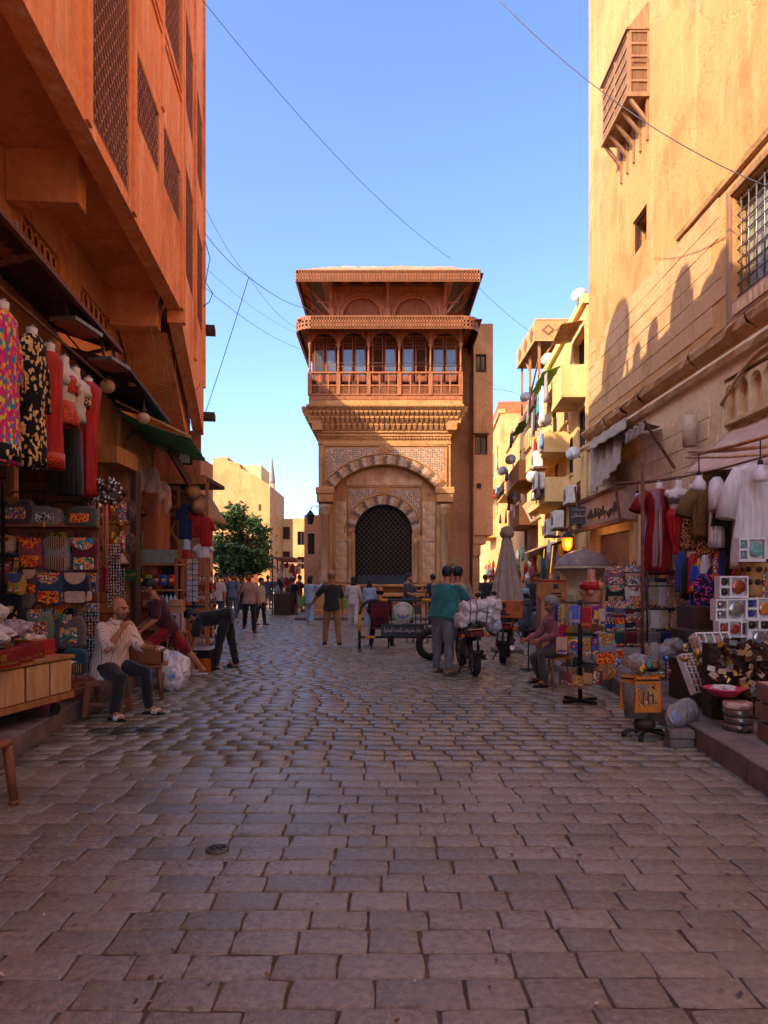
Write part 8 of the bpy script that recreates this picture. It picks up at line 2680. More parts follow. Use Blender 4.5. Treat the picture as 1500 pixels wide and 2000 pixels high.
for i in range(46):
 px_=R(1225,1345)if i<22 else R(1335,1495)
 py_=R(1300,1345)if i<22 else R(1262,1380)
 Y_=R(8.3,9.3)if i<22 else R(7.0,8.0)
 p=PX(px_,py_,Y_)
 p.z=max(p.z,SWK)
 k=i%6
 nm=['brass bowl','beaded pouch','wrapped packet','painted box','small lamp','glass bottle'][k]
 t=thing(nm.replace(' ','_'),nm+' in the jumble of wares '+('beside the woven basket' if i<22 else 'around the foam trays')+', piece '+['one','two','three','four','five','six','seven','eight'][i//6],nm.split()[-1],p,R(0,3),'jumble of small wares')
 if k==0:
  MB().lathe([(.02,0),(.055,.03),(.06,.045),(.05,.04),(0,.015)],n=14).build('bowl',GOLDM,t)
 elif k==1:
  cushion(MB(),.12,.10,.05).build('pouch',EMB[i%7],t)
 elif k==2:
  MB().box((0,0,.05),(.09,.03,.1),ry=.3).build('card',EMB[7],t)
  crumple(MB(),(0,0,.05),(.07,.04,.07),i,.2,10,7).build('film',FILM,t)
 elif k==3:
  MB().bb(-.06,.06,-.04,.04,0,.06).build('box',TRM[i%4],t,bevel=.006)
 elif k==4:
  MB().lathe([(.04,0),(.015,.02),(.015,.06),(.045,.09),(.05,.12),(.02,.16),(.0,.18)],n=12).build('lamp',[COP,GOLDM,RED2][i%3],t)
 else:
  MB().lathe([(.025,0),(.035,.02),(.035,.06),(.012,.09),(.012,.13),(.018,.14)],n=12).build('bottle',[AMB,TEAL2,SIL2,RED2][i%4],t)
  # == vehicles, barrier, wires, trees, street life
TYRE=mat('tyre_rubber','#2a2522','#1a1614',rough=.85,scale=40,bump=.3,bscale=60)
CHROME=mat('chrome','#b0a8a4','#8a8280',rough=.15,metal=1.0,scale=8)
def wheel(parent,c,r,w,name='wheel',spokes=5):
 hub=MB().cyl((c[0]-w*.5,c[1],c[2]),(c[0]+w*.5,c[1],c[2]),r*.16,n=12)
 for k in range(spokes):
  a=2*pi*k/spokes
  hub.bar((c[0],c[1]+r*.12*cos(a),c[2]+r*.12*sin(a)),(c[0],c[1]+r*.7*cos(a),c[2]+r*.7*sin(a)),.03,.035)
 o=hub.build(name,METALG,parent)
 def ring(prof,m,nm,n=32):
  mb=MB()
  vs,k=[],len(prof)
  for i in range(n):
   a=2*pi*i/n
   for (x_,rr_)in prof:
    vs.append((c[0]+x_,c[1]+rr_*cos(a),c[2]+rr_*sin(a)))
  mb.add(vs,[(i*k+j,i*k+(j+1)%k,((i+1)%n)*k+(j+1)%k,((i+1)%n)*k+j)for i in range(n)for j in range(k)],0,True)
  return mb.build(nm,m,o)
 ring([(-w*.5,r*.76),(-w*.5,r*.88),(-w*.32,r*.97),(0,r),(w*.32,r*.97),(w*.5,r*.88),(w*.5,r*.76)],TYRE,'tyre')
 ring([(-w*.34,r*.68),(-w*.42,r*.77),(w*.42,r*.77),(w*.34,r*.68)],METALG,'rim')
 return o
def motorcycle(label,loc,rz,tank='#8a1418',plate_c=True,basket=False,lean=.0,dark=False):
 """small street motorcycle, its back to the viewer; runs along local +y"""
 root=thing('motorcycle',label,'motorcycle',loc,rz)
 root.rotation_euler.y=lean
 wheel(root,(0,0,.29),.29,.11,'rear_wheel')
 wheel(root,(0,1.24,.29),.29,.09,'front_wheel')
 MB().tube([(0,1.24-.0,.29),(0,1.05,.85)],.02,6)
 BODY=mat('paint_'+tank.strip('#'),tank,rough=.3,scale=4,var=.3)
 fr=MB().tube([(0,.98,.95),(0,.70,.42),(0,.42,.28),(0,0,.29)],.025,8).tube([(0,.98,.93),(0,.55,.74),(0,-.1,.70)],.022,8)
 for s in (-1,1):
  fr.tube([(s*.09,0,.29),(s*.09,.42,.32)],.02,6).tube([(s*.10,-.02,.30),(s*.11,.05,.66)],.024,8)
 struct(fr.build('frame',BLACKI,root),'stuff')
 for s in (-1,1):
  MB().tube([(s*.075,1.24,.29),(s*.075,1.06,.72),(s*.075,.98,.98)],.022,8).build('fork_leg',CHROME,root)
  MB().tube([(s*.11,-.02,.30),(s*.12,.04,.5)],.038,10).build('shock_absorber',mat('shock_spring','#7a2a24','#3a2a28',rough=.4,scale=30),root)
  MB().cyl((s*.16,-.16,.66),(s*.22,-.17,.66),.03,n=8).build('indicator',mat('amber_lens','#d8641a','#b04a10',rough=.25),root)
  MB().tube([(s*.04,.98,1.02),(s*.22,.95,1.08),(s*.36,.84,1.05)],.013,6).build('handlebar',BLACKI,root)
  MB().tube([(s*.26,.92,1.08),(s*.30,.95,1.22)],.007,5).ell((s*.31,.94,1.25),(.06,.02,.04),10,6).build('mirror',BLACKI,root)
  MB().cyl((s*.27,.87,1.065),(s*.38,.83,1.05),.02,n=8).build('grip',TYRE,root)
 MB().ell((0,.62,.84),(.13,.25,.13),14,10).build('tank',BODY,root)
 cushion(MB(),.25,.11,.66,(0,.12,.76),14,8,.5,.5).build('seat',mat('seat_vinyl','#1c1817','#100d0c',rough=.5),root)
 MB().bb(-.12,.12,.42,.74,.30,.56).bb(-.16,.16,.5,.66,.34,.44).build('engine',mat('engine_alloy','#6a605a','#443c38',rough=.5,metal=.6,scale=20,bump=.4,bscale=30),root,bevel=.02)
 MB().tube([(.10,.62,.38),(.15,.5,.26),(.16,.1,.27),(.17,-.28,.33)],[.02,.022,.042,.045],10).build('exhaust',CHROME,root)
 MB().grid(lambda u,v:((u-.5)*.15,-.0+.345*-cos(.25+v*2.2)*-1*-1,.29+.345*sin(.25+v*2.2)),4,14).build('rear_mudguard',BLACKI,root,solid=.008)
 MB().grid(lambda u,v:((u-.5)*.12,1.24+.32*cos(.5+v*2.0),.29+.32*sin(.5+v*2.0)),4,12).build('front_mudguard',BODY,root,solid=.008)
 MB().bb(-.12,.12,-.30,-.16,.64,.75).build('tail_light',mat('red_lens','#7a1014','#50080c',rough=.2),root,bevel=.02)
 MB().bb(-.14,.14,-.34,.18,.76,.78).tube([(-.13,.1,.78),(-.13,-.34,.80),(.13,-.34,.80),(.13,.1,.78)],.012,6).build('rear_carrier',CHROME,root)
 pl=MB().box((0,-.345,.52),(.15,.008,.15),rx=.15).build('licence_plate',mat('plate_white','#b8a890','#8f8068',rough=.5,scale=20),root)
 MB().box((0,-.337,.575),(.15,.012,.045),rx=.15).build('plate_band',mat('plate_blue','#2a5a8a','#1e4468',rough=.5),pl)
 lettering('٢٥٧',.07,BLACKI,pl,(0,-.352,.505),(pi/2+.15,0,0),.002)
 MB().tube([(0,-.30,.68),(0,-.34,.45)],.02,6,flat=4).build('plate_bracket',BLACKI,root)
 MB().tube([(-.1,.35,.27),(-.22,.28,.02)],.012,6).build('kick_stand',BLACKI,root)
 MB().ell((0,1.12,.92),(.085,.07,.085),12,8).build('headlight',CHROME,root)
 return root
m1=GX(928,1325)
m2=GX(985,1300)
motorcycle('dusty motorcycle with white sacks strapped on its seat beside the man in teal',(m1.x+.04,m1.y+.28,0),radians(4),'#5a1a18',lean=-.06)
motorcycle('motorcycle with a brown carton on its seat behind the white bag',(m2.x+.02,m2.y+.28,0),radians(-14),'#8a1418',lean=.05)
motorcycle('motorcycle parked in the shade at the mouth of the right-hand street',(3.0,19.2,0),radians(70),'#1c1c20')
motorcycle('dark motorcycle parked beyond the parasol',(4.05,21.5,0),radians(40),'#24242a')
motorcycle('motorcycle riding far down the left-hand street',(-6.2,42,0),radians(170),'#1c1c20')
sc_=thing('scooter','grey scooter with blue screen parked behind the carton motorcycle','scooter',(GX(1040,1250).x+.05,17.2,0),radians(12))
wheel(sc_,(0,0,.24),.24,.1,'rear_wheel');wheel(sc_,(0,1.15,.24),.24,.1,'front_wheel')
GRYP=mat('grey_scooter_paint','#5a5e66','#3e4248',rough=.3,scale=3)
cushion(MB(),.34,.5,.7,(0,.08,.28),14,8,.5,.6).build('rear_body',GRYP,sc_)
cushion(MB(),.27,.12,.6,(0,.1,.76),14,8,.5,.5).build('seat',MATS['seat_vinyl'],sc_)
MB().bb(-.16,.16,.4,.95,.22,.28).build('footboard',BLACKI,sc_)
cushion(MB(),.36,.75,.16,(0,1.0,.3),14,8,.5,.5).build('leg_shield',GRYP,sc_)
MB().tube([(-.32,.92,1.1),(0,1.0,1.08),(.32,.92,1.1)],.016,6).build('handlebar',BLACKI,sc_)
MB().grid(lambda u,v:((u-.5)*.3,1.06+.05*v,1.05+.25*v),4,3).build('screen',mat('blue_screen','#7a98b8','#5a7898',rough=.15),sc_,solid=.008)
MB().bb(-.1,.1,-.30,-.26,.55,.62).build('tail_light',MATS['red_lens'],sc_)
MB().box((0,-.30,.42),(.18,.01,.12)).build('licence_plate',MATS['plate_white'],sc_)
for s in (-1,1):
 MB().tube([(s*.24,.94,1.1),(s*.28,.95,1.28)],.007,5).ell((s*.29,.95,1.32),(.06,.015,.045),10,6).build('mirror',BLACKI,sc_)
SACK=mat('white_sack','#d8cec8','#9a8c84',rough=.55,scale=9,bump=.6,bscale=10)
for k,(dz,sx_,lb)in enumerate(((0,.33,'lower white plastic sack strapped across the dusty motorcycle'),(.16,.30,'upper white plastic sack strapped across the dusty motorcycle'))):
 t=thing('sack',lb,'sack',(m1.x+.06+.05*k,m1.y+.30,.83+dz),radians(8))
 mb=MB()
 cushion(mb,sx_*2.1,.21,.42,(0,0,0),48,20,.5,.5)
 mb.v=[v+Vector((.03*sin(v.y*38+v.x*23),.03*sin(v.x*31+v.z*40),.03*sin(v.x*36+v.y*29)+.02*sin(v.x*71+v.z*50)+.16*v.x))for v in mb.v]
 mb.build('sack_body',SACK,t)
 if k:
  for x_ in (-.22,-.12,.05):
   MB().tube([(x_,-.22,-.12),(x_+.02,-.23,.1),(x_+.03,-.1,.24),(x_+.03,.1,.24)],.008,5).build('strap',mat('red_strap','#7a3a34','#54241f',rough=.7),t)
hbg=thing('carrier_bag','white carrier bag hanging between the two motorcycles','bag',PX(965,1233,12.2))
mb=MB().lathe([(.0,0),(.08,.0),(.14,.06),(.13,.16),(.07,.3),(.02,.42)],n=20)
mb.v=[v+Vector((.012*sin(v.z*40+v.x*30),.012*sin(v.x*50),0))for v in mb.v]
mb.build('film',mat('milky_film2','#c9c4cc','#a8a0aa',rough=.3,scale=7),hbg)
bxc=carton('carton','orange brown carton with goblet print on the second motorcycle',(m2.x+.12,m2.y+.22,.85),.50,.38,.30,mat('orange_carton','#b8642c','#96481c',rough=.85,scale=6),radians(-14),False)
MB().bb(-.19,.03,-.1925,-.1905,.04,.07).bb(-.12,-.04,-.1925,-.1905,.07,.13).bb(-.095,-.065,-.1925,-.1905,.13,.17).bb(-.12,-.04,-.1925,-.1905,.17,.27).build('goblet_print',BLACKI,bxc)
lettering(arabic('عبوة'),.07,BLACKI,bxc,(.14,-.192,.2),(pi/2,0,0),.001)
lettering('FRAGILE',.035,BLACKI,bxc,(.14,-.192,.14),(pi/2,0,0),.001)
bw0,bw1=GX(702,1272),GX(862,1270)
YBR=15.3
ba=thing('street_barrier','black and yellow tubular steel barrier with round emblem and nameboard','barrier',(bw0.x,YBR,0))
WB=1.85
BLKP=mat('black_paint','#2c2a2a','#1a1818',rough=.45,scale=10)
YELP=mat('amber_paint','#d8901a','#b8740e',rough=.5,scale=10)
pth=[(0,0,0),(0,0,.78),(.05,0,.95),(.16,0,1.06),(.30,0,1.09),(WB-.3,0,1.09),(WB-.16,0,1.06),(WB-.05,0,.95),(WB,0,.78),(WB,0,0)]
MB().tube(pth,.032,10).build('hoop',BLKP,ba)
MB().cyl((.03,0,.30),(WB-.03,0,.30),.026,n=10).build('lower_rail',BLKP,ba)
for (p0,p1,r_)in (((0,0,.42),(0,0,.78),.034),((.42,0,1.09),(.60,0,1.09),.034),((1.32,0,1.09),(1.55,0,1.09),.034),((.12,0,.30),(.33,0,.30),.029),((WB,0,.42),(WB,0,.78),.034)):
 MB().cyl(p0,p1,r_,n=10).build('yellow_band',YELP,ba)
for x_ in (.25,.47,.69,1.20,1.42):
 MB().cyl((x_,0,.31),(x_,0,1.08),.013,n=6).build('upright',BLKP,ba)
for x_ in (0,WB):
 MB().cyl((x_,0,0),(x_,0,.06),.04,n=8).bar((x_,-.25,.02),(x_,.25,.02),.04,.04).build('foot',RUST,ba)
nb=MB().bb(.46,1.38,-.045,-.03,.33,.58).build('nameboard',mat('dark_board','#26282a','#1a1c1e',rough=.5),ba)
lettering(arabic('جهاز مشروعات الخدمة الوطنية'),.15,mat('grey_letters','#b8b0a8','#9c948c',rough=.6),nb,(.92,-.049,.455),(pi/2,0,0),.003,bold=.002,width=.80)
em=MB().lathe([(.235,0),(.235,.012),(0,.012)],n=32,M=Matrix.Translation((.93,-.035,.82))@Matrix.Rotation(pi/2,4,'X')).build('emblem',mat('emblem_cream','#c8bcae','#b0a496',rough=.55),ba)
GRNP=mat('emblem_green','#4a8a5a','#3a7048',rough=.55)
BLUP=mat('emblem_blue','#3a6a9a','#2c547c',rough=.55)
def ring_arc(r0,r1,a0,a1,m,nm,y=-.0485):
 mb=MB()
 n=12
 for i in range(n):
  q0,q1=a0+(a1-a0)*i/n,a0+(a1-a0)*(i+1)/n
  mb.add([(.93+r0*cos(q0),y,.82+r0*sin(q0)),(.93+r1*cos(q0),y,.82+r1*sin(q0)),(.93+r1*cos(q1),y,.82+r1*sin(q1)),(.93+r0*cos(q1),y,.82+r0*sin(q1))],[(0,1,2,3)])
 return mb.build(nm,m,em)
ring_arc(.195,.228,radians(-50),radians(20),GRNP,'green_arc');ring_arc(.195,.228,radians(160),radians(230),GRNP,'green_arc')
ring_arc(.150,.154,0,2*pi,mat('emblem_line','#9aa0a0','#868c8c'),'inner_ring')
bird=MB()
for s in (-1,1):
 bird.add([(.93,-.0490,.735),(.93+s*.06,-.0490,.755),(.93+s*.125,-.0490,.81),(.93+s*.115,-.0490,.755),(.93+s*.06,-.0490,.715),(.93,-.0490,.69)],[(0,1,4,5),(1,2,3,4)])
bird.add([(.915,-.0492,.66),(.945,-.0492,.66),(.945,-.0492,.775),(.915,-.0492,.775)],[(0,1,2,3)])
bird.build('winged_mark',BLUP,em)
words_=arabic('جمهورية مصر العربية')
for k,chh in enumerate(words_):
 a=radians(140-k*100/(len(words_)-1))
 lettering(chh,.05,mat('ink_letters','#5a6a7a','#4a5a6a'),em,(.93+.185*cos(a),-.050,.82+.185*sin(a)),(pi/2,pi/2-a,0),.001)if chh!=' ' else None
ti=thing('tyre','upright black tyre leaning at the end of the barrier','tyre',(GX(842,1290).x,13.6,0),.3)
tm_=MB()
vs=[]
for i in range(28):
 a=2*pi*i/28
 for j in range(8):
  q=2*pi*j/8
  vs.append(((.24+.07*cos(q))*cos(a),.07*sin(q),.31+(.24+.07*cos(q))*sin(a)))
tm_.add(vs,[(i*8+j,i*8+(j+1)%8,((i+1)%28)*8+(j+1)%8,((i+1)%28)*8+j)for i in range(28)for j in range(8)],0,True)
tm_.build('rubber',TYRE,ti)
def simple_chair(label,loc,rz,m):
 c=thing('chair',label,'chair',loc,rz)
 MB().bb(-.2,.2,-.2,.2,.43,.46).build('seat',m,c,bevel=.01)
 MB().bb(-.2,.2,.18,.21,.68,.90).build('backrest',m,c,bevel=.01)
 for s1 in (-1,1):
  MB().tube([(s1*.19,.19,0),(s1*.19,.19,.92)],.015,6).build('leg',BLACKI,c)
  MB().tube([(s1*.19,-.18,0),(s1*.19,-.18,.44)],.015,6).build('leg',BLACKI,c)
 return c
simple_chair('dark red chair holding the man seated behind the barrier',(GX(742,1262).x,16.0,0),pi,MARC)
simple_chair('dark empty chair behind the barrier nameboard',(GX(815,1255).x,17.4,0),.4,BRN)
def wpos(Y,out,z):
 return Vector((FX(Y)-out,Y,z))
dishes=[(24.4,.75,6.9,.24,'white satellite dish beside the washing on the yellow block'),(25.9,.95,5.25,.25,'white satellite dish under the upper balcony of the yellow block'),(21.8,.3,5.35,.22,'white satellite dish at the mosque corner of the yellow block'),(28.6,.0,10.3,.27,'white satellite dish high on the yellow block under the pavilion'),(33.5,.95,7.1,.26,'white satellite dish on the upper ochre balcony'),(37.0,1.0,7.1,.26,'white satellite dish at the far end of the ochre balcony'),(32.5,.9,5.2,.32,'grey satellite dish on the lower ochre balcony'),(34,.2,10.15,.26,'white satellite dish on the ochre roof edge'),(21.9,.1,10.2,.24,'white satellite dish on the roof edge of the yellow block')]
for (Y_,out,z_,r_,lb)in dishes:
 p=wpos(Y_,out,z_)
 t=thing('satellite_dish',lb,'satellite dish',p,group='dishes on the right-hand flats')
 q=Vector((-.45,-.8,.28)).to_track_quat('Z','Y').to_matrix().to_4x4()
 MB().lathe([(r_,.035),(r_*.97,.03),(r_*.5,.008),(0,0)],n=20,M=q).build('dish',PLASTICW if r_<.3 else METALG,t,solid=.01)
 MB().tube([q@Vector((0,-r_*.8,.05)),q@Vector((0,-.05,r_*.9))],.012,5).build('feed_arm',METALG,t)
 MB().tube([q@Vector((0,0,-.02)),Vector((.25,.1,-.1))],.02,6).build('mount',RUST,t)
acs=[(22.6,.25,3.9,'upper air conditioner on the yellow block beside the red shutter'),(24.6,.95,4.6,'air conditioner at the end of the lower yellow balcony'),(25.3,.9,5.45,'air conditioner under the upper yellow balcony'),(22.9,.6,3.15,'large air conditioner above the shop roofs'),(24.3,.6,3.0,'second air conditioner above the shop roofs')]
for (Y_,out,z_,lb)in acs:
 p=wpos(Y_,out,z_)
 t=thing('air_conditioner',lb,'air conditioner',p,radians(-94),'air conditioners on the flats')
 MB().bb(-.38,.38,-.15,.15,0,.55).build('case',PLASTICW,t,bevel=.02)
 MB().lathe([(.2,0),(.2,.01),(.06,.02),(0,.02)],n=18,M=Matrix.Translation((-.1,-.15,.28))@Matrix.Rotation(pi/2,4,'X')).build('fan_grille',METALG,t)
 MB().bb(-.36,.36,-.16,.3,-.06,-.01).build('bracket',RUST,t)
SHB_=cl('sky_blue','#6a8ab0','#4e6c92')
wash=[(24.0,.95,7.9,.7,1.2,WHITEC,'long white sheet hanging on the yellow block'),(24.7,.95,7.9,.45,.7,cl('tealwash','#3a8a94','#2a6a74'),'teal cloth hanging beside the white sheet'),(23.3,.9,8.2,.5,.9,cl('greywash','#9a8e94','#7a7076'),'grey cloth hanging above the white sheet'),(25.4,.95,7.6,.5,.8,cl('navywash','#2a2a3a','#1c1c28'),'dark cloth hanging on the yellow block line'),(26.0,.95,7.6,.5,.9,GREYC,'pale grey cloth hanging above the balcony'),(25.2,1.0,5.1,.5,.75,WHITEC,'white washing over the lower yellow balcony'),(24.4,1.0,5.1,.5,.85,TAUP,'brown washing over the lower yellow balcony'),(33.0,1.1,5.4,.6,.7,cl('lilac','#8a88a8','#6a6888'),'lilac washing over the grey balcony')]
for i,(Y_,out,z_,L_,h_,m_,lb)in enumerate(wash):
 p=wpos(Y_,out,z_)
 t=thing('washing',lb,'washing',p,radians(-94),'washing on the right-hand flats')
 MB().grid(lambda u,v:((u-.5)*L_,.05*sin(u*14+i)*(.3+v),-h_*v+.03*sin(u*9)),14,6).build('cloth',m_,t,solid=.006)
 MB().cyl((-L_/2-.1,0,.01),(L_/2+.1,0,.01),.006,n=4).build('line',BLACKI,t)
rw=random.Random(8)
for i in range(22):
 yy,zz=(rw.uniform(23.9,28.4),rw.choice((6.55,5.05,8.3)))if i<12 else (rw.uniform(32.2,43),rw.choice((6.95,5.05,8.4)))
 t=thing('washing',['white','blue','red','grey','pale pink','black'][i%6]+' washing hung '+('on the yellow block' if i<12 else 'on the ochre block')+', piece '+['one','two','three','four','five','six','seven','eight','nine','ten','eleven','twelve'][i%12]+' counting from the mosque','washing',wpos(yy,.92,zz),radians(-94),'washing on the right-hand flats')
 L_,h_=rw.uniform(.25,.5),rw.uniform(.4,.8)
 MB().grid(lambda u,v:((u-.5)*L_,.05*sin(u*14+i)*(.3+v),-h_*v),8,4).build('cloth',[WHITEC,SHB_,REDC,GREYC,CRM,BLACKC][i%6],t,solid=.006)
for i in range(9):
 yy=24.1+i*.5
 MB().cyl((UA(yy),-.92,6.45),(UA(yy),-.92,7.15),.012,n=4).build('balcony_post',RUST,flA)
GRC=mat('green_awning_cloth','#7ab04a','#5a8c34',rough=.9,scale=4)
for i,(Y0,Y1,z0,z1,o0,o1,m_,lb)in enumerate(((25.0,28.5,9.0,8.75,.1,.75,GRC,'green strip awning over the upper yellow balcony'),(32.6,36.0,8.9,8.6,.1,.7,GRC,'green strip awning over the upper ochre balcony'),(21.5,23.5,9.3,9.2,.05,.7,WOODT,'slatted wooden canopy over the loggia of the yellow block'),(26.9,29.6,4.55,3.8,.9,.5,cl('sunlit_tarp','#d0a060','#b08444'),'slack tan tarpaulin below the lower yellow balcony'),(46.5,50,7.6,7.2,.1,.9,GRC,'green awning far along the right-hand street'))):
 cloth_sheet('balcony_awning',lb,wpos(Y1,o0,z0),wpos(Y0,o0,z0),wpos(Y1,o1,z1),wpos(Y0,o1,z1),m_,.08,.02,18,8,40+i)
for i in range(6):
 Y_=23.2+i*2.1
 lo=wpos(Y_,0,2.75)
 cloth_sheet('shop_awning',['tin shop awning nearest the mosque corner','tin shop awning under the air conditioners','tin shop awning in the middle of the yellow block','tin shop awning below the tarpaulin','tin shop awning near the ochre block','tin shop awning below the ochre block'][i],wpos(Y_+1.9,0,2.9),wpos(Y_,0,2.9),wpos(Y_+1.9,1.1,2.5),wpos(Y_,1.1,2.5),[TIN,CANVAS,RUST,CANVASP,TIN,CANVAS][i],.03,.02,14,6,50+i)
rr=random.Random(77)
for i in range(16):
 Y_=20.5+i*1.9
 t=thing('hanging_goods',['brown','yellow','orange','grey'][i%4]+' goods hanging at the shop '+['nearest the mosque','second past the mosque','third past the mosque','fourth past the mosque','fifth past the mosque','sixth past the mosque','seventh past the mosque','eighth past the mosque','ninth past the mosque','tenth past the mosque','eleventh past the mosque','twelfth past the mosque','thirteenth past the mosque','fourteenth past the mosque','fifteenth past the mosque','farthest down the right-hand street'][i],'goods',wpos(Y_,1.0,1.2),radians(-94))
 for k in range(5):
  crumple(MB(),(rr.uniform(-.8,.8),rr.uniform(-.25,.25),rr.uniform(.1,1.3)),(rr.uniform(.08,.2),.08,rr.uniform(.12,.35)),i*7+k,.3,10,7).build('item',[BRN,YEL,cl('orange2','#c87a2a','#9a5818'),GREYC,WHITEC,EMB[1],REDC,TEALC][(i+k*3)%8],t)
 MB().bb(-.85,.85,.3,.5,-1.1,-.3).build('counter',WOODD,t)
def tree(label,loc,cr,cz,rx,rz_,n,m,trunk_h,seed,leaf=.16):
 t=thing('street_tree',label,'tree',loc)
 rr=random.Random(seed)
 mb=MB().tube([(0,0,0),(.05,.02,trunk_h*.5),(0,.1,trunk_h)],[.16,.13,.10],8)
 for k in range(6):
  a=k*pi/3
  mb.tube([(0,.1,trunk_h*.85),(rx*.35*cos(a),rx*.3*sin(a),cz-rz_*.1),(rx*.65*cos(a),rx*.6*sin(a),cz+rz_*.3)],[.07,.05,.02],6)
 mb.build('trunk',WOODD,t)
 cr_=MB()
 clumps=[]
 for k in range(42):
  while True:
   v=Vector((rr.uniform(-1,1),rr.uniform(-1,1),rr.uniform(-1,1)))
   if .45<v.length<1.12:break
  clumps.append(Vector((v.x*rx,v.y*rx,cz+v.z*rz_)))
 for i in range(n):
  c=clumps[rr.randrange(42)]
  p=c+Vector((rr.gauss(0,.22),rr.gauss(0,.22),rr.gauss(0,.15)))
  T=Matrix.Translation(p)@Euler((rr.uniform(-1.2,1.2),rr.uniform(-1.2,1.2),rr.uniform(0,6.3))).to_matrix().to_4x4()
  L=leaf*rr.uniform(.6,1.2)
  cr_.add([(0,-L,0),(L*.4,0,L*.12),(0,L,0),(-L*.4,0,L*.12)],[(0,1,2,3)],rr.randrange(len(m)),False,T)
 struct(cr_.build('crown',m,t),'stuff')
 return t
LEAF1=[mat('leaf_dark','#33502a','#22381a',rough=.6,scale=3),mat('leaf_mid','#4c6c34','#385226',rough=.6,scale=3),mat('leaf_pale','#6a8444','#4e6830',rough=.6,scale=3)]
LEAF2=[mat('leaf_sun','#8a9a2a','#6a7c1e',rough=.6,scale=3),mat('leaf_sun2','#a8b03a','#84902a',rough=.6,scale=3)]
tree('dense round green street tree on the left behind the walkers',(-7.2,36,0),0,3.35,1.55,1.6,9000,LEAF1,2.1,4,.15)
tree('sunlit yellow green tree at the end of the left-hand street',(-13.6,96,0),0,4.6,2.0,2.2,2600,LEAF2,2.5,9,.3)
CABLE=mat('cable','#5a5a66','#3e3e48',rough=.7)
def cable(label,a,b,drop=.3,r=.012):
 o=MB().tube([p-Vector(a)for p in sag(a,b,drop)],r*.65,5).build('cable',CABLE,None,Vector(a))
 tag(o,label,'cable')
cable('cable crossing from the top left down towards the fountain house roof',PX(395,0,16),PX(880,505,27.5),.5,.012)
cable('cable continuing right from the fountain house roof to the flats',PX(905,530,27.4),PX(1045,655,31),.15,.012)
cable('thick cable from the top edge to the grated window on the mosque wall',PX(975,0,13),PX(1500,365,11),.35,.014)
KN=PX(486,541,18.5)
cable('cable from the orange corner to the knot in mid air',PX(400,455,16.3),KN,.1,.012)
cable('upper thin cable from the orange corner to the knot',PX(398,400,16.3),KN,.15,.008)
cable('cable from the knot to the loggia eave',KN,PX(600,602,27.4),.15,.014)
cable('cable from the knot steeply down to the far-left corner',KN,PX(398,815,20),.05,.016)
cable('thin cable from the knot to the loggia corner',KN,PX(580,640,27.4),.2,.008)
cable('long thin cable across the loggia to the flats on the right',PX(580,590,27.3),PX(1000,765,31),.6,.010)
cable('cable from the left wall to the loggia side',PX(398,560,16.3),PX(590,682,28),.2,.010)
cable('faint cable lower across the left street sky',PX(398,520,16.3),PX(585,652,28),.2,.006)
cable('cable from the stair tower right to the yellow flats',PX(940,740,30),PX(1125,790,22),.2,.010)
cable('second cable from the stair tower to the flats',PX(940,745,30),PX(1125,800,22),.3,.008)
cable('low cable over the far-left street',PX(540,1000,60),PX(610,990,29),.3,.014)
lt=thing('cable_loop','slack loop of cable hanging from the corner of the orange building','cable',PX(400,470,16.3))
MB().tube([(0,0,0),(.12,0,-.4),(.05,0,-.75),(.02,0,-.95),(.18,0,-1.2),(.1,0,-1.4),(-.05,0,-1.5)],.010,5).build('cord',CABLE,lt)
for k in range(0,12,2):
 x_=300+k*8
 Y_=10.5+k*.42
 p=PX(x_,640+k*14,Y_)
 t=tag(MB().tube([(.1,0,.5+.3*sin(k)),(.10*sin(k*2),.04,.3),(-.06,.02,.05),(.08*sin(k),.03,-.25),(.02,0,-.5),(.15*sin(k),.03,-.8-.1*(k%3)),(.25*sin(k+1),.1,-.85)],.006,4).build('cable',mat('pale_wire','#8a6a50','#6a4c38',rough=.8),None,p),'loose wire hanging under the orange overhang, number '+['one','two','three','four','five','six','seven','eight','nine','ten','eleven','twelve'][k]+' from the left','cable','loose wires under the overhang')
l2=thing('wall_lantern','unlit black bracket lantern at the left corner of the fountain house','lantern',PX(606,1012,28.8))
MB().lathe([(.1,-.25),(.16,.1),(.18,.12),(.05,.3),(.0,.34)],n=6,sm=False).build('case',BLACKI,l2)
MB().tube([(0,0,.34),(.1,0,.5),(.45,0,.45)],.02,5).build('bracket',BLACKI,l2)
spk=thing('speaker_stand','thin black microphone stand at the kerb behind the motorcycles','stand',GX(1032,1308))
MB().cyl((0,0,0),(0,0,1.05),.012,n=6).build('pole',BLACKI,spk)
MB().bb(-.12,.12,-.1,.1,0,.02).build('foot',BLACKI,spk)
for i in range(7):
 Y_=19.5+i*2.4
 x_=left_edge(Y_)-.5
 t=thing('street_stall',['white and red','brown','grey','pink','white','dark','tan'][i]+' goods stall '+['just past the kiosk','second past the kiosk','third past the kiosk','beside the tree','under the tree','past the tree','farthest on the left'][i],'stall',(x_,Y_,0))
 MB().bb(-.5,.3,-.7,.7,0,.8).build('table',WOODD,t)
 MB().bb(-.6,.5,-.8,.8,2.3,2.36).build('awning',[RUST,WOODT,CANVAS,PINKPL,CANVAS,WOODD,CANVASP][i],t)
 for s in (-1,1):
  MB().bar((.4,s*.75,0),(.4,s*.75,2.3),.05,.05).build('post',WOODD,t)
 for k in range(8):
  crumple(MB(),(rr.uniform(-.3,.25),rr.uniform(-.6,.6),rr.uniform(.9,2.0)),(.1,.1,rr.uniform(.08,.25)),i*11+k,.3,9,6).build('item',[WHITEC,REDC,GREYC,CRM,EMB[1],BLACKC,MANW,STRAW][(k+i)%8],t)
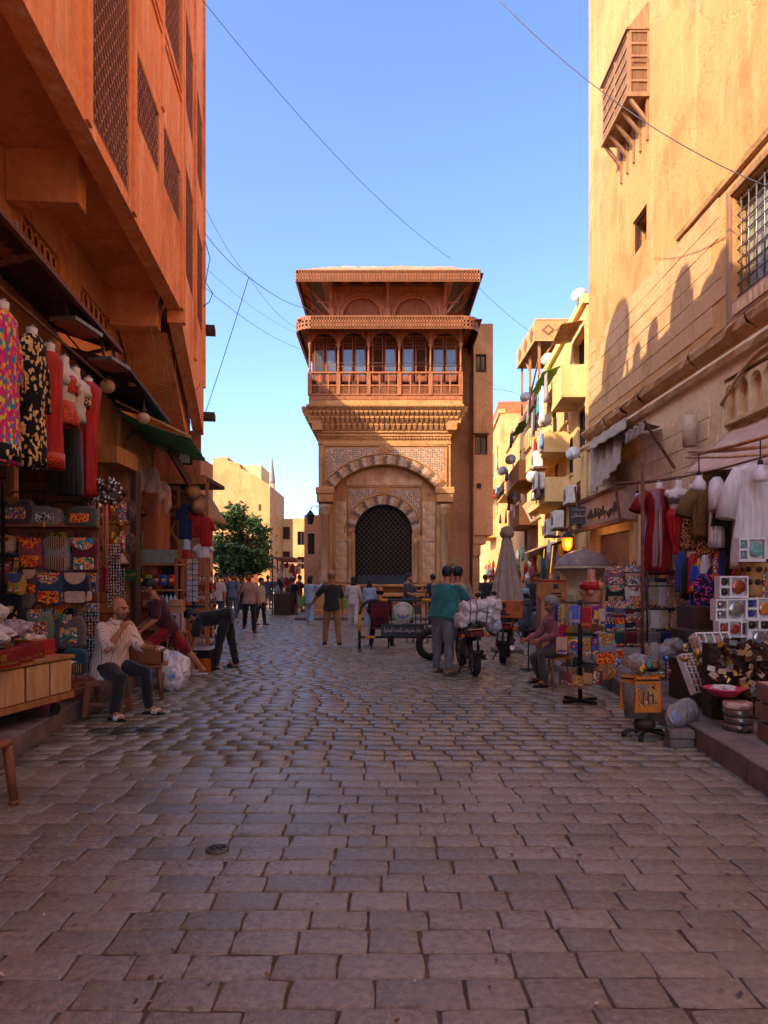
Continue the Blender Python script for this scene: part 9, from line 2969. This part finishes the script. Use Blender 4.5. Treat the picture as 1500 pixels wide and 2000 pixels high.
for i in range(4):
 Y_=31+i*3.2
 t=thing('street_stall',['grey','red and white','dark','tan'][i]+' stall on the right of the far-left street, '+['nearest the fountain house','second','third','last'][i],'stall',(-4.35-.13*i*2.0,Y_,0))
 MB().bb(-.3,.4,-.8,.8,0,.9).build('table',WOODD,t)
 MB().bb(-.4,.5,-.9,.9,2.4,2.46).build('awning',[CANVAS,REDC,TIN,CANVASP][i],t)
 MB().bar((-.35,-.8,0),(-.35,-.8,2.4),.05,.05).build('post',WOODD,t)
 for k in range(8):
  crumple(MB(),(rr.uniform(-.2,.3),rr.uniform(-.7,.7),rr.uniform(1.0,2.2)),(.12,.1,rr.uniform(.1,.3)),i*13+k,.3,9,6).build('item',[GREYC,WHITEC,REDC,BRN,EMB[1],BLACKC][(k+i)%6],t)
  # == the people of the street
STRIPE=bpy.data.materials.new('striped_shirt')
STRIPE.use_nodes=True
_n,_l=STRIPE.node_tree.nodes,STRIPE.node_tree.links
_tc=_n.new('ShaderNodeTexCoord');_sx=_n.new('ShaderNodeSeparateXYZ');_l.new(_tc.outputs['Object'],_sx.inputs[0])
_ad=_n.new('ShaderNodeMath');_ad.operation='ADD';_l.new(_sx.outputs[0],_ad.inputs[0]);_l.new(_sx.outputs[1],_ad.inputs[1])
_mu=_n.new('ShaderNodeMath');_mu.operation='MULTIPLY';_mu.inputs[1].default_value=34;_l.new(_ad.outputs[0],_mu.inputs[0])
_fr=_n.new('ShaderNodeMath');_fr.operation='FRACT';_l.new(_mu.outputs[0],_fr.inputs[0])
_lt=_n.new('ShaderNodeMath');_lt.operation='LESS_THAN';_lt.inputs[1].default_value=.22;_l.new(_fr.outputs[0],_lt.inputs[0])
_mx=_n.new('ShaderNodeMix');_mx.data_type='RGBA';_l.new(_lt.outputs[0],_mx.inputs[0]);_mx.inputs[6].default_value=srgb('#cdb5a2');_mx.inputs[7].default_value=srgb('#8a6a5e')
_l.new(_mx.outputs[2],_n['Principled BSDF'].inputs['Base Color']);_n['Principled BSDF'].inputs['Roughness'].default_value=.85
C=lambda k,a,b=None:cl(k,a,b,scale=8)
TEALT=C('teal_tee','#24706e','#1a5250');SWEAT=C('grey_sweat','#6e6a6c','#56524f');BLKT=C('black_trs','#1c191a','#121011');MART=C('maroon_tee','#4a0e18','#350810');REDS=C('red_shorts','#8a0e16','#640a10')
OLIVE=C('olive_polo','#2e2a20','#221e17');CARGO=C('tan_cargo','#a07040','#7e5430');BEIGE=C('beige_tee','#a88a7a','#8a6c5e');SAGE=C('sage_tee','#8e8a6a','#74704f');JEANS=C('jeans','#2e4058','#203044');LBLUE=C('light_blue','#9ab0c8','#7c94b0');WHT=C('white_tee','#cdc2bc','#b0a49e');PINKS=C('pink_check','#8c5058','#6c3a42');CHAR=C('charcoal','#4a4644','#363230');SHB=C('blue_shirt','#6a7a96','#54627c');DKG=C('dark_grey_tee','#40424e','#30323c');NVY=C('navy_tee','#262c3e','#1a1f2e');REDT=C('red_tee','#7a1c20','#5a1216');KHK=C('khaki_shorts','#9a7a56','#7a5e40')
SHW=mat('white_shoe','#c8c0b8','#a8a098',rough=.5);SHN=mat('navy_shoe','#2a2c3a','#1c1e28',rough=.6)
GRNB=cl('lime_bag','#6ab82a','#4e8e1e');CAPM=mat('tan_cap','#b09080','#8e7060',rough=.9)
def G(px,py,dy=0):
 p=GX(px,py)
 return (p.x,p.y+dy,0)
person('bald man in striped shirt sitting on the plastic stool, hand at his mouth',(-3.16,8.23,0),62,1.72,lean=14,arms=((28,8,62,-8),(34,12,118,-22)),legs=((80,10,80),(76,12,84)),head=(6,12),seat=.44,belly=1.2,wide=1.06,shirt=STRIPE,sleeve='rolled',trousers=BLKT,shoes='sandal',shoe_m=SHW,sole=BLACKI,hair=None,skin=0,long_shirt=.03,grip=(50,70),collar=True)
person('young man in maroon tee and red shorts leaning over the goods',((328-750)/FPX*11.0,11.0,0),-76,1.76,lean=24,twist=10,arms=((4,10,48,0),(0,14,56,-8)),legs=((46,8,46),(-38,8,0)),head=(20,-6),shirt=MART,trousers=REDS,shorts=True,shoes='sandal',shoe_m=SHW,sole=SHW,hair='short',skin=0,beard=False,foot_lift=(.0,.0))
person('man in black bending over the box in the street',(GX(442,1306).x,12.35,0),-84,1.74,lean=98,arms=((4,6,12,0),(16,6,10,0)),legs=((14,5,6),(-10,5,0)),head=(50,0),shirt=BLKT,trousers=BLKT,shoes='sandal',shoe_m=BLACKI,hair='short',skin=0,grip=(30,30))
person('man in cap, olive shirt and tan cargo trousers seen from behind',G(648,1262),186,1.74,arms=((8,34,18,30),(4,10,10,4)),legs=((6,5,2),(-8,6,4)),head=(5,14),shirt=OLIVE,trousers=CARGO,shoe_m=SHN,hair='cap',cap_m=CAPM,skin=1)
person('heavy man in teal tee and grey sweatpants leaning on the motorcycle',G(866,1316),142,1.80,lean=10,arms=((34,8,26,-4),(42,10,20,-6)),legs=((4,6,2),(-8,7,2)),head=(16,6),belly=1.38,wide=1.16,shirt=TEALT,trousers=SWEAT,shoes='sandal',shoe_m=BRN,sole=BRN,hair='short',skin=0)
person('man in pale olive tee standing behind the heavy man',G(893,1299),160,1.80,arms=((30,10,40,-5),(5,8,15,0)),legs=((4,4,2),(-6,4,2)),head=(12,0),shirt=SAGE,trousers=JEANS,shoe_m=CANVAS,hair='short',skin=1)
person('balding man in maroon shirt sitting with his back to us behind the barrier',(GX(742,1262).x,16.0,0),176,1.72,lean=4,arms=((20,10,40,-6),(20,10,40,-6)),legs=((84,12,80),(70,14,96)),head=(4,0),seat=.46,wide=1.08,belly=1.1,shirt=C('maroon_shirt','#5a1018','#420a10'),trousers=BLKT,shoe_m=BLACKI,hair='bald_sides',skin=0)
def green_bag(root,J,HM,u):
 p=J['sh',1]
 MB().tube([p+Vector((0,-.06,.06)),p+Vector((.07,0,.0)),p+Vector((.09,.02,-.38))],.012,5).build('bag_strap',GRNB,root)
 cushion(MB(),.10,.34,.26,(p.x+.10,.03,p.z-.72),12,8,.4,.4).build('shoulder_bag',GRNB,root)
person('woman in pale blue with lime green bag taking a photo by the left column',G(606,1218),150,1.66,arms=((5,12,15,6),(70,6,60,-10)),legs=((6,3,4),(-8,3,4)),head=(-12,0),shirt=LBLUE,sleeve='long',trousers=LBLUE,long_shirt=.06,skirt=True,shoe_m=SHW,hair='long',skin=2,near=False,extra=green_bag,beard=None)
person('woman in white suit with lime green bag walking to the fountain house',G(690,1222),178,1.64,arms=((8,16,20,8),(15,10,20,4)),legs=((12,3,4),(-12,3,14)),head=(0,20),shirt=WHT,sleeve='long',trousers=WHT,long_shirt=.04,skirt=True,shoe_m=SHW,hair='long',skin=2,near=False,extra=green_bag,beard=None)
person('girl with long dark hair in pale blue standing beside the seated man',G(722,1226),165,1.55,arms=((10,12,25,4),(10,12,20,4)),legs=((5,3,2),(-5,3,2)),shirt=LBLUE,sleeve='long',trousers=LBLUE,long_shirt=.05,skirt=True,shoe_m=SHW,hair='long',skin=2,near=False,beard=None)
person('man in grey tee gesturing before the fountain window',G(797,1228),62,1.74,arms=((35,10,60,0),(20,10,50,0)),legs=((5,4,2),(-5,4,2)),head=(4,0),shirt=DKG,trousers=BLKT,shoe_m=BLACKI,hair='short',skin=0,near=False)
person('young man in dark tee standing to the right of the window',G(846,1222),-150,1.72,arms=((12,8,20,0),(12,8,20,0)),shirt=NVY,trousers=BLKT,shoe_m=BLACKI,hair='short',skin=1,near=False)
person('man in beige tee walking towards us with a phone at his ear',G(487,1236),12,1.78,arms=((10,8,20,4),(35,18,128,-18)),legs=((16,3,6),(-16,3,22)),head=(2,-18),shirt=BEIGE,trousers=BLKT,shoe_m=BLACKI,hair='short',skin=1,near=False)
person('boy in pale tee and black trousers beside the phone walker',G(509,1222),70,1.6,arms=((5,8,12,2),(5,8,12,2)),legs=((8,3,2),(-8,3,6)),head=(0,0),shirt=C('cream_tee','#b8a890','#988870'),trousers=BLKT,shoe_m=BLACKI,hair='short',skin=0,near=False)
person('man in white tee and jeans walking left of the phone walker',G(424,1224),8,1.76,arms=((6,10,14,4),(10,10,16,4)),legs=((10,4,4),(-10,4,14)),shirt=WHT,trousers=JEANS,shoe_m=BLACKI,hair='short',skin=0,near=False)
def pack(root,J,HM,u):
 cushion(MB(),.3,.42,.18,(0,.2,J['sh',1].z-.42),12,8,.5,.5).build('backpack',BLACKC,root)
 for s in (-1,1):
  MB().tube([J['sh',s]+Vector((-s*.06,.1,.05)),J['sh',s]+Vector((-s*.06,-.1,.05)),J['sh',s]+Vector((-s*.04,-.13,-.25))],.018,5).build('bag_strap',BLACKC,root)
person('man in blue shirt with backpack carrying a white bag',G(455,1212),4,1.78,arms=((5,8,12,4),(8,12,20,4)),legs=((8,3,4),(-8,3,10)),shirt=SHB,sleeve='rolled',trousers=C('pale_jeans','#5a6a80','#46546a'),shoe_m=SHW,hair='cap',cap_m=BLACKC,skin=0,near=False,extra=pack)
person('man in dark polo and brown shorts walking away down the street',G(523,1191),182,1.74,arms=((8,8,12,4),(-8,8,12,4)),legs=((12,3,4),(-12,3,12)),shirt=C('slate_polo','#4a5468','#384052'),trousers=C('brown_shorts','#6a4a34','#523826'),shorts=True,shoe_m=BLACKI,hair='short',skin=1,near=False)
person('teenager in black tee and shorts at the stall by the far street',G(572,1198),150,1.6,arms=((20,8,40,0),(20,8,40,0)),head=(25,0),shirt=BLKT,trousers=BLKT,shorts=True,shoes='sandal',hair='short',skin=0,near=False)
person('man in red tee sitting high beside the far stall',G(584,1196),120,1.74,arms=((40,8,40,0),(40,8,40,0)),legs=((20,5,10),(5,5,4)),head=(15,0),shirt=REDT,trousers=KHK,shorts=True,shoe_m=BLACKI,hair='short',skin=0,near=False)
person('grey haired man in pink shirt sitting at the right kerb facing left',(GX(1082,1338).x+.12,10.55,0),-74,1.68,lean=12,arms=((26,8,50,-6),(26,10,44,-6)),legs=((78,8,84),(68,8,92)),head=(12,-10),seat=.42,shirt=PINKS,sleeve='long',trousers=CHAR,shoes='sandal',shoe_m=BLACKI,hair='short',hairm=HAIRG,skin=1,collar=True)
person('man in dark jacket busy at the stall behind the scooter',(GX(1048,1140).x if False else (1048-750)/FPX*19.5,19.5,.0),-30,1.76,arms=((40,8,50,-4),(30,8,60,-4)),head=(20,0),shirt=C('dark_jacket','#26242a','#1a181c'),sleeve='long',trousers=BLKT,shoe_m=BLACKI,hair='short',skin=1,near=False)
for k,(px_,Y_,fc,sh_,lb)in enumerate(((948,27,170,BLKT,'dark clothed man at the mouth of the right-hand street'),(958,30,10,DKG,'man in grey walking in the right-hand street'),(535,44,5,NVY,'distant man in navy in the middle of the left-hand street'),(548,52,180,REDT,'distant person in red far down the left-hand street'),(470,30,10,BLKT,'dark clothed man in the crowd under the tree'),(440,28,5,REDT,'person in red in the crowd left of the tree trunk'))):
 person(lb,((px_-750)/FPX*Y_,Y_,0),fc,1.72,legs=((8,3,4),(-8,3,10)),shirt=sh_,trousers=[BLKT,JEANS,CHAR][k%3],shoe_m=BLACKI,skin=k%3,near=False)
stl2=thing('cane_stool','small cane stool under the old man at the right kerb','stool',(GX(1082,1338).x+.12,10.55,0))
MB().bb(-.16,.16,-.15,.15,.38,.42).build('seat',STRAW,stl2,bevel=.01)
for s1 in (-1,1):
 for s2 in (-1,1):
  MB().tube([(s1*.13,s2*.12,.38),(s1*.16,s2*.15,0)],.016,6).build('leg',WOODT,stl2)
ec=thing('plastic_stool','orange brown plastic stool cut by the left edge of the foreground','stool',(-2.71,4.75,0))
MB().bb(-.17,.17,-.17,.17,.41,.45).build('seat',BRPL,ec,bevel=.015)
for s1 in (-1,1):
 for s2 in (-1,1):
  MB().tube([(s1*.14,s2*.14,.41),(s1*.17,s2*.17,.02)],[.035,.028],8).lathe([(.035,0),(.035,.03),(0,.03)],(s1*.17,s2*.17,0),n=8).build('leg',BRPL,ec)
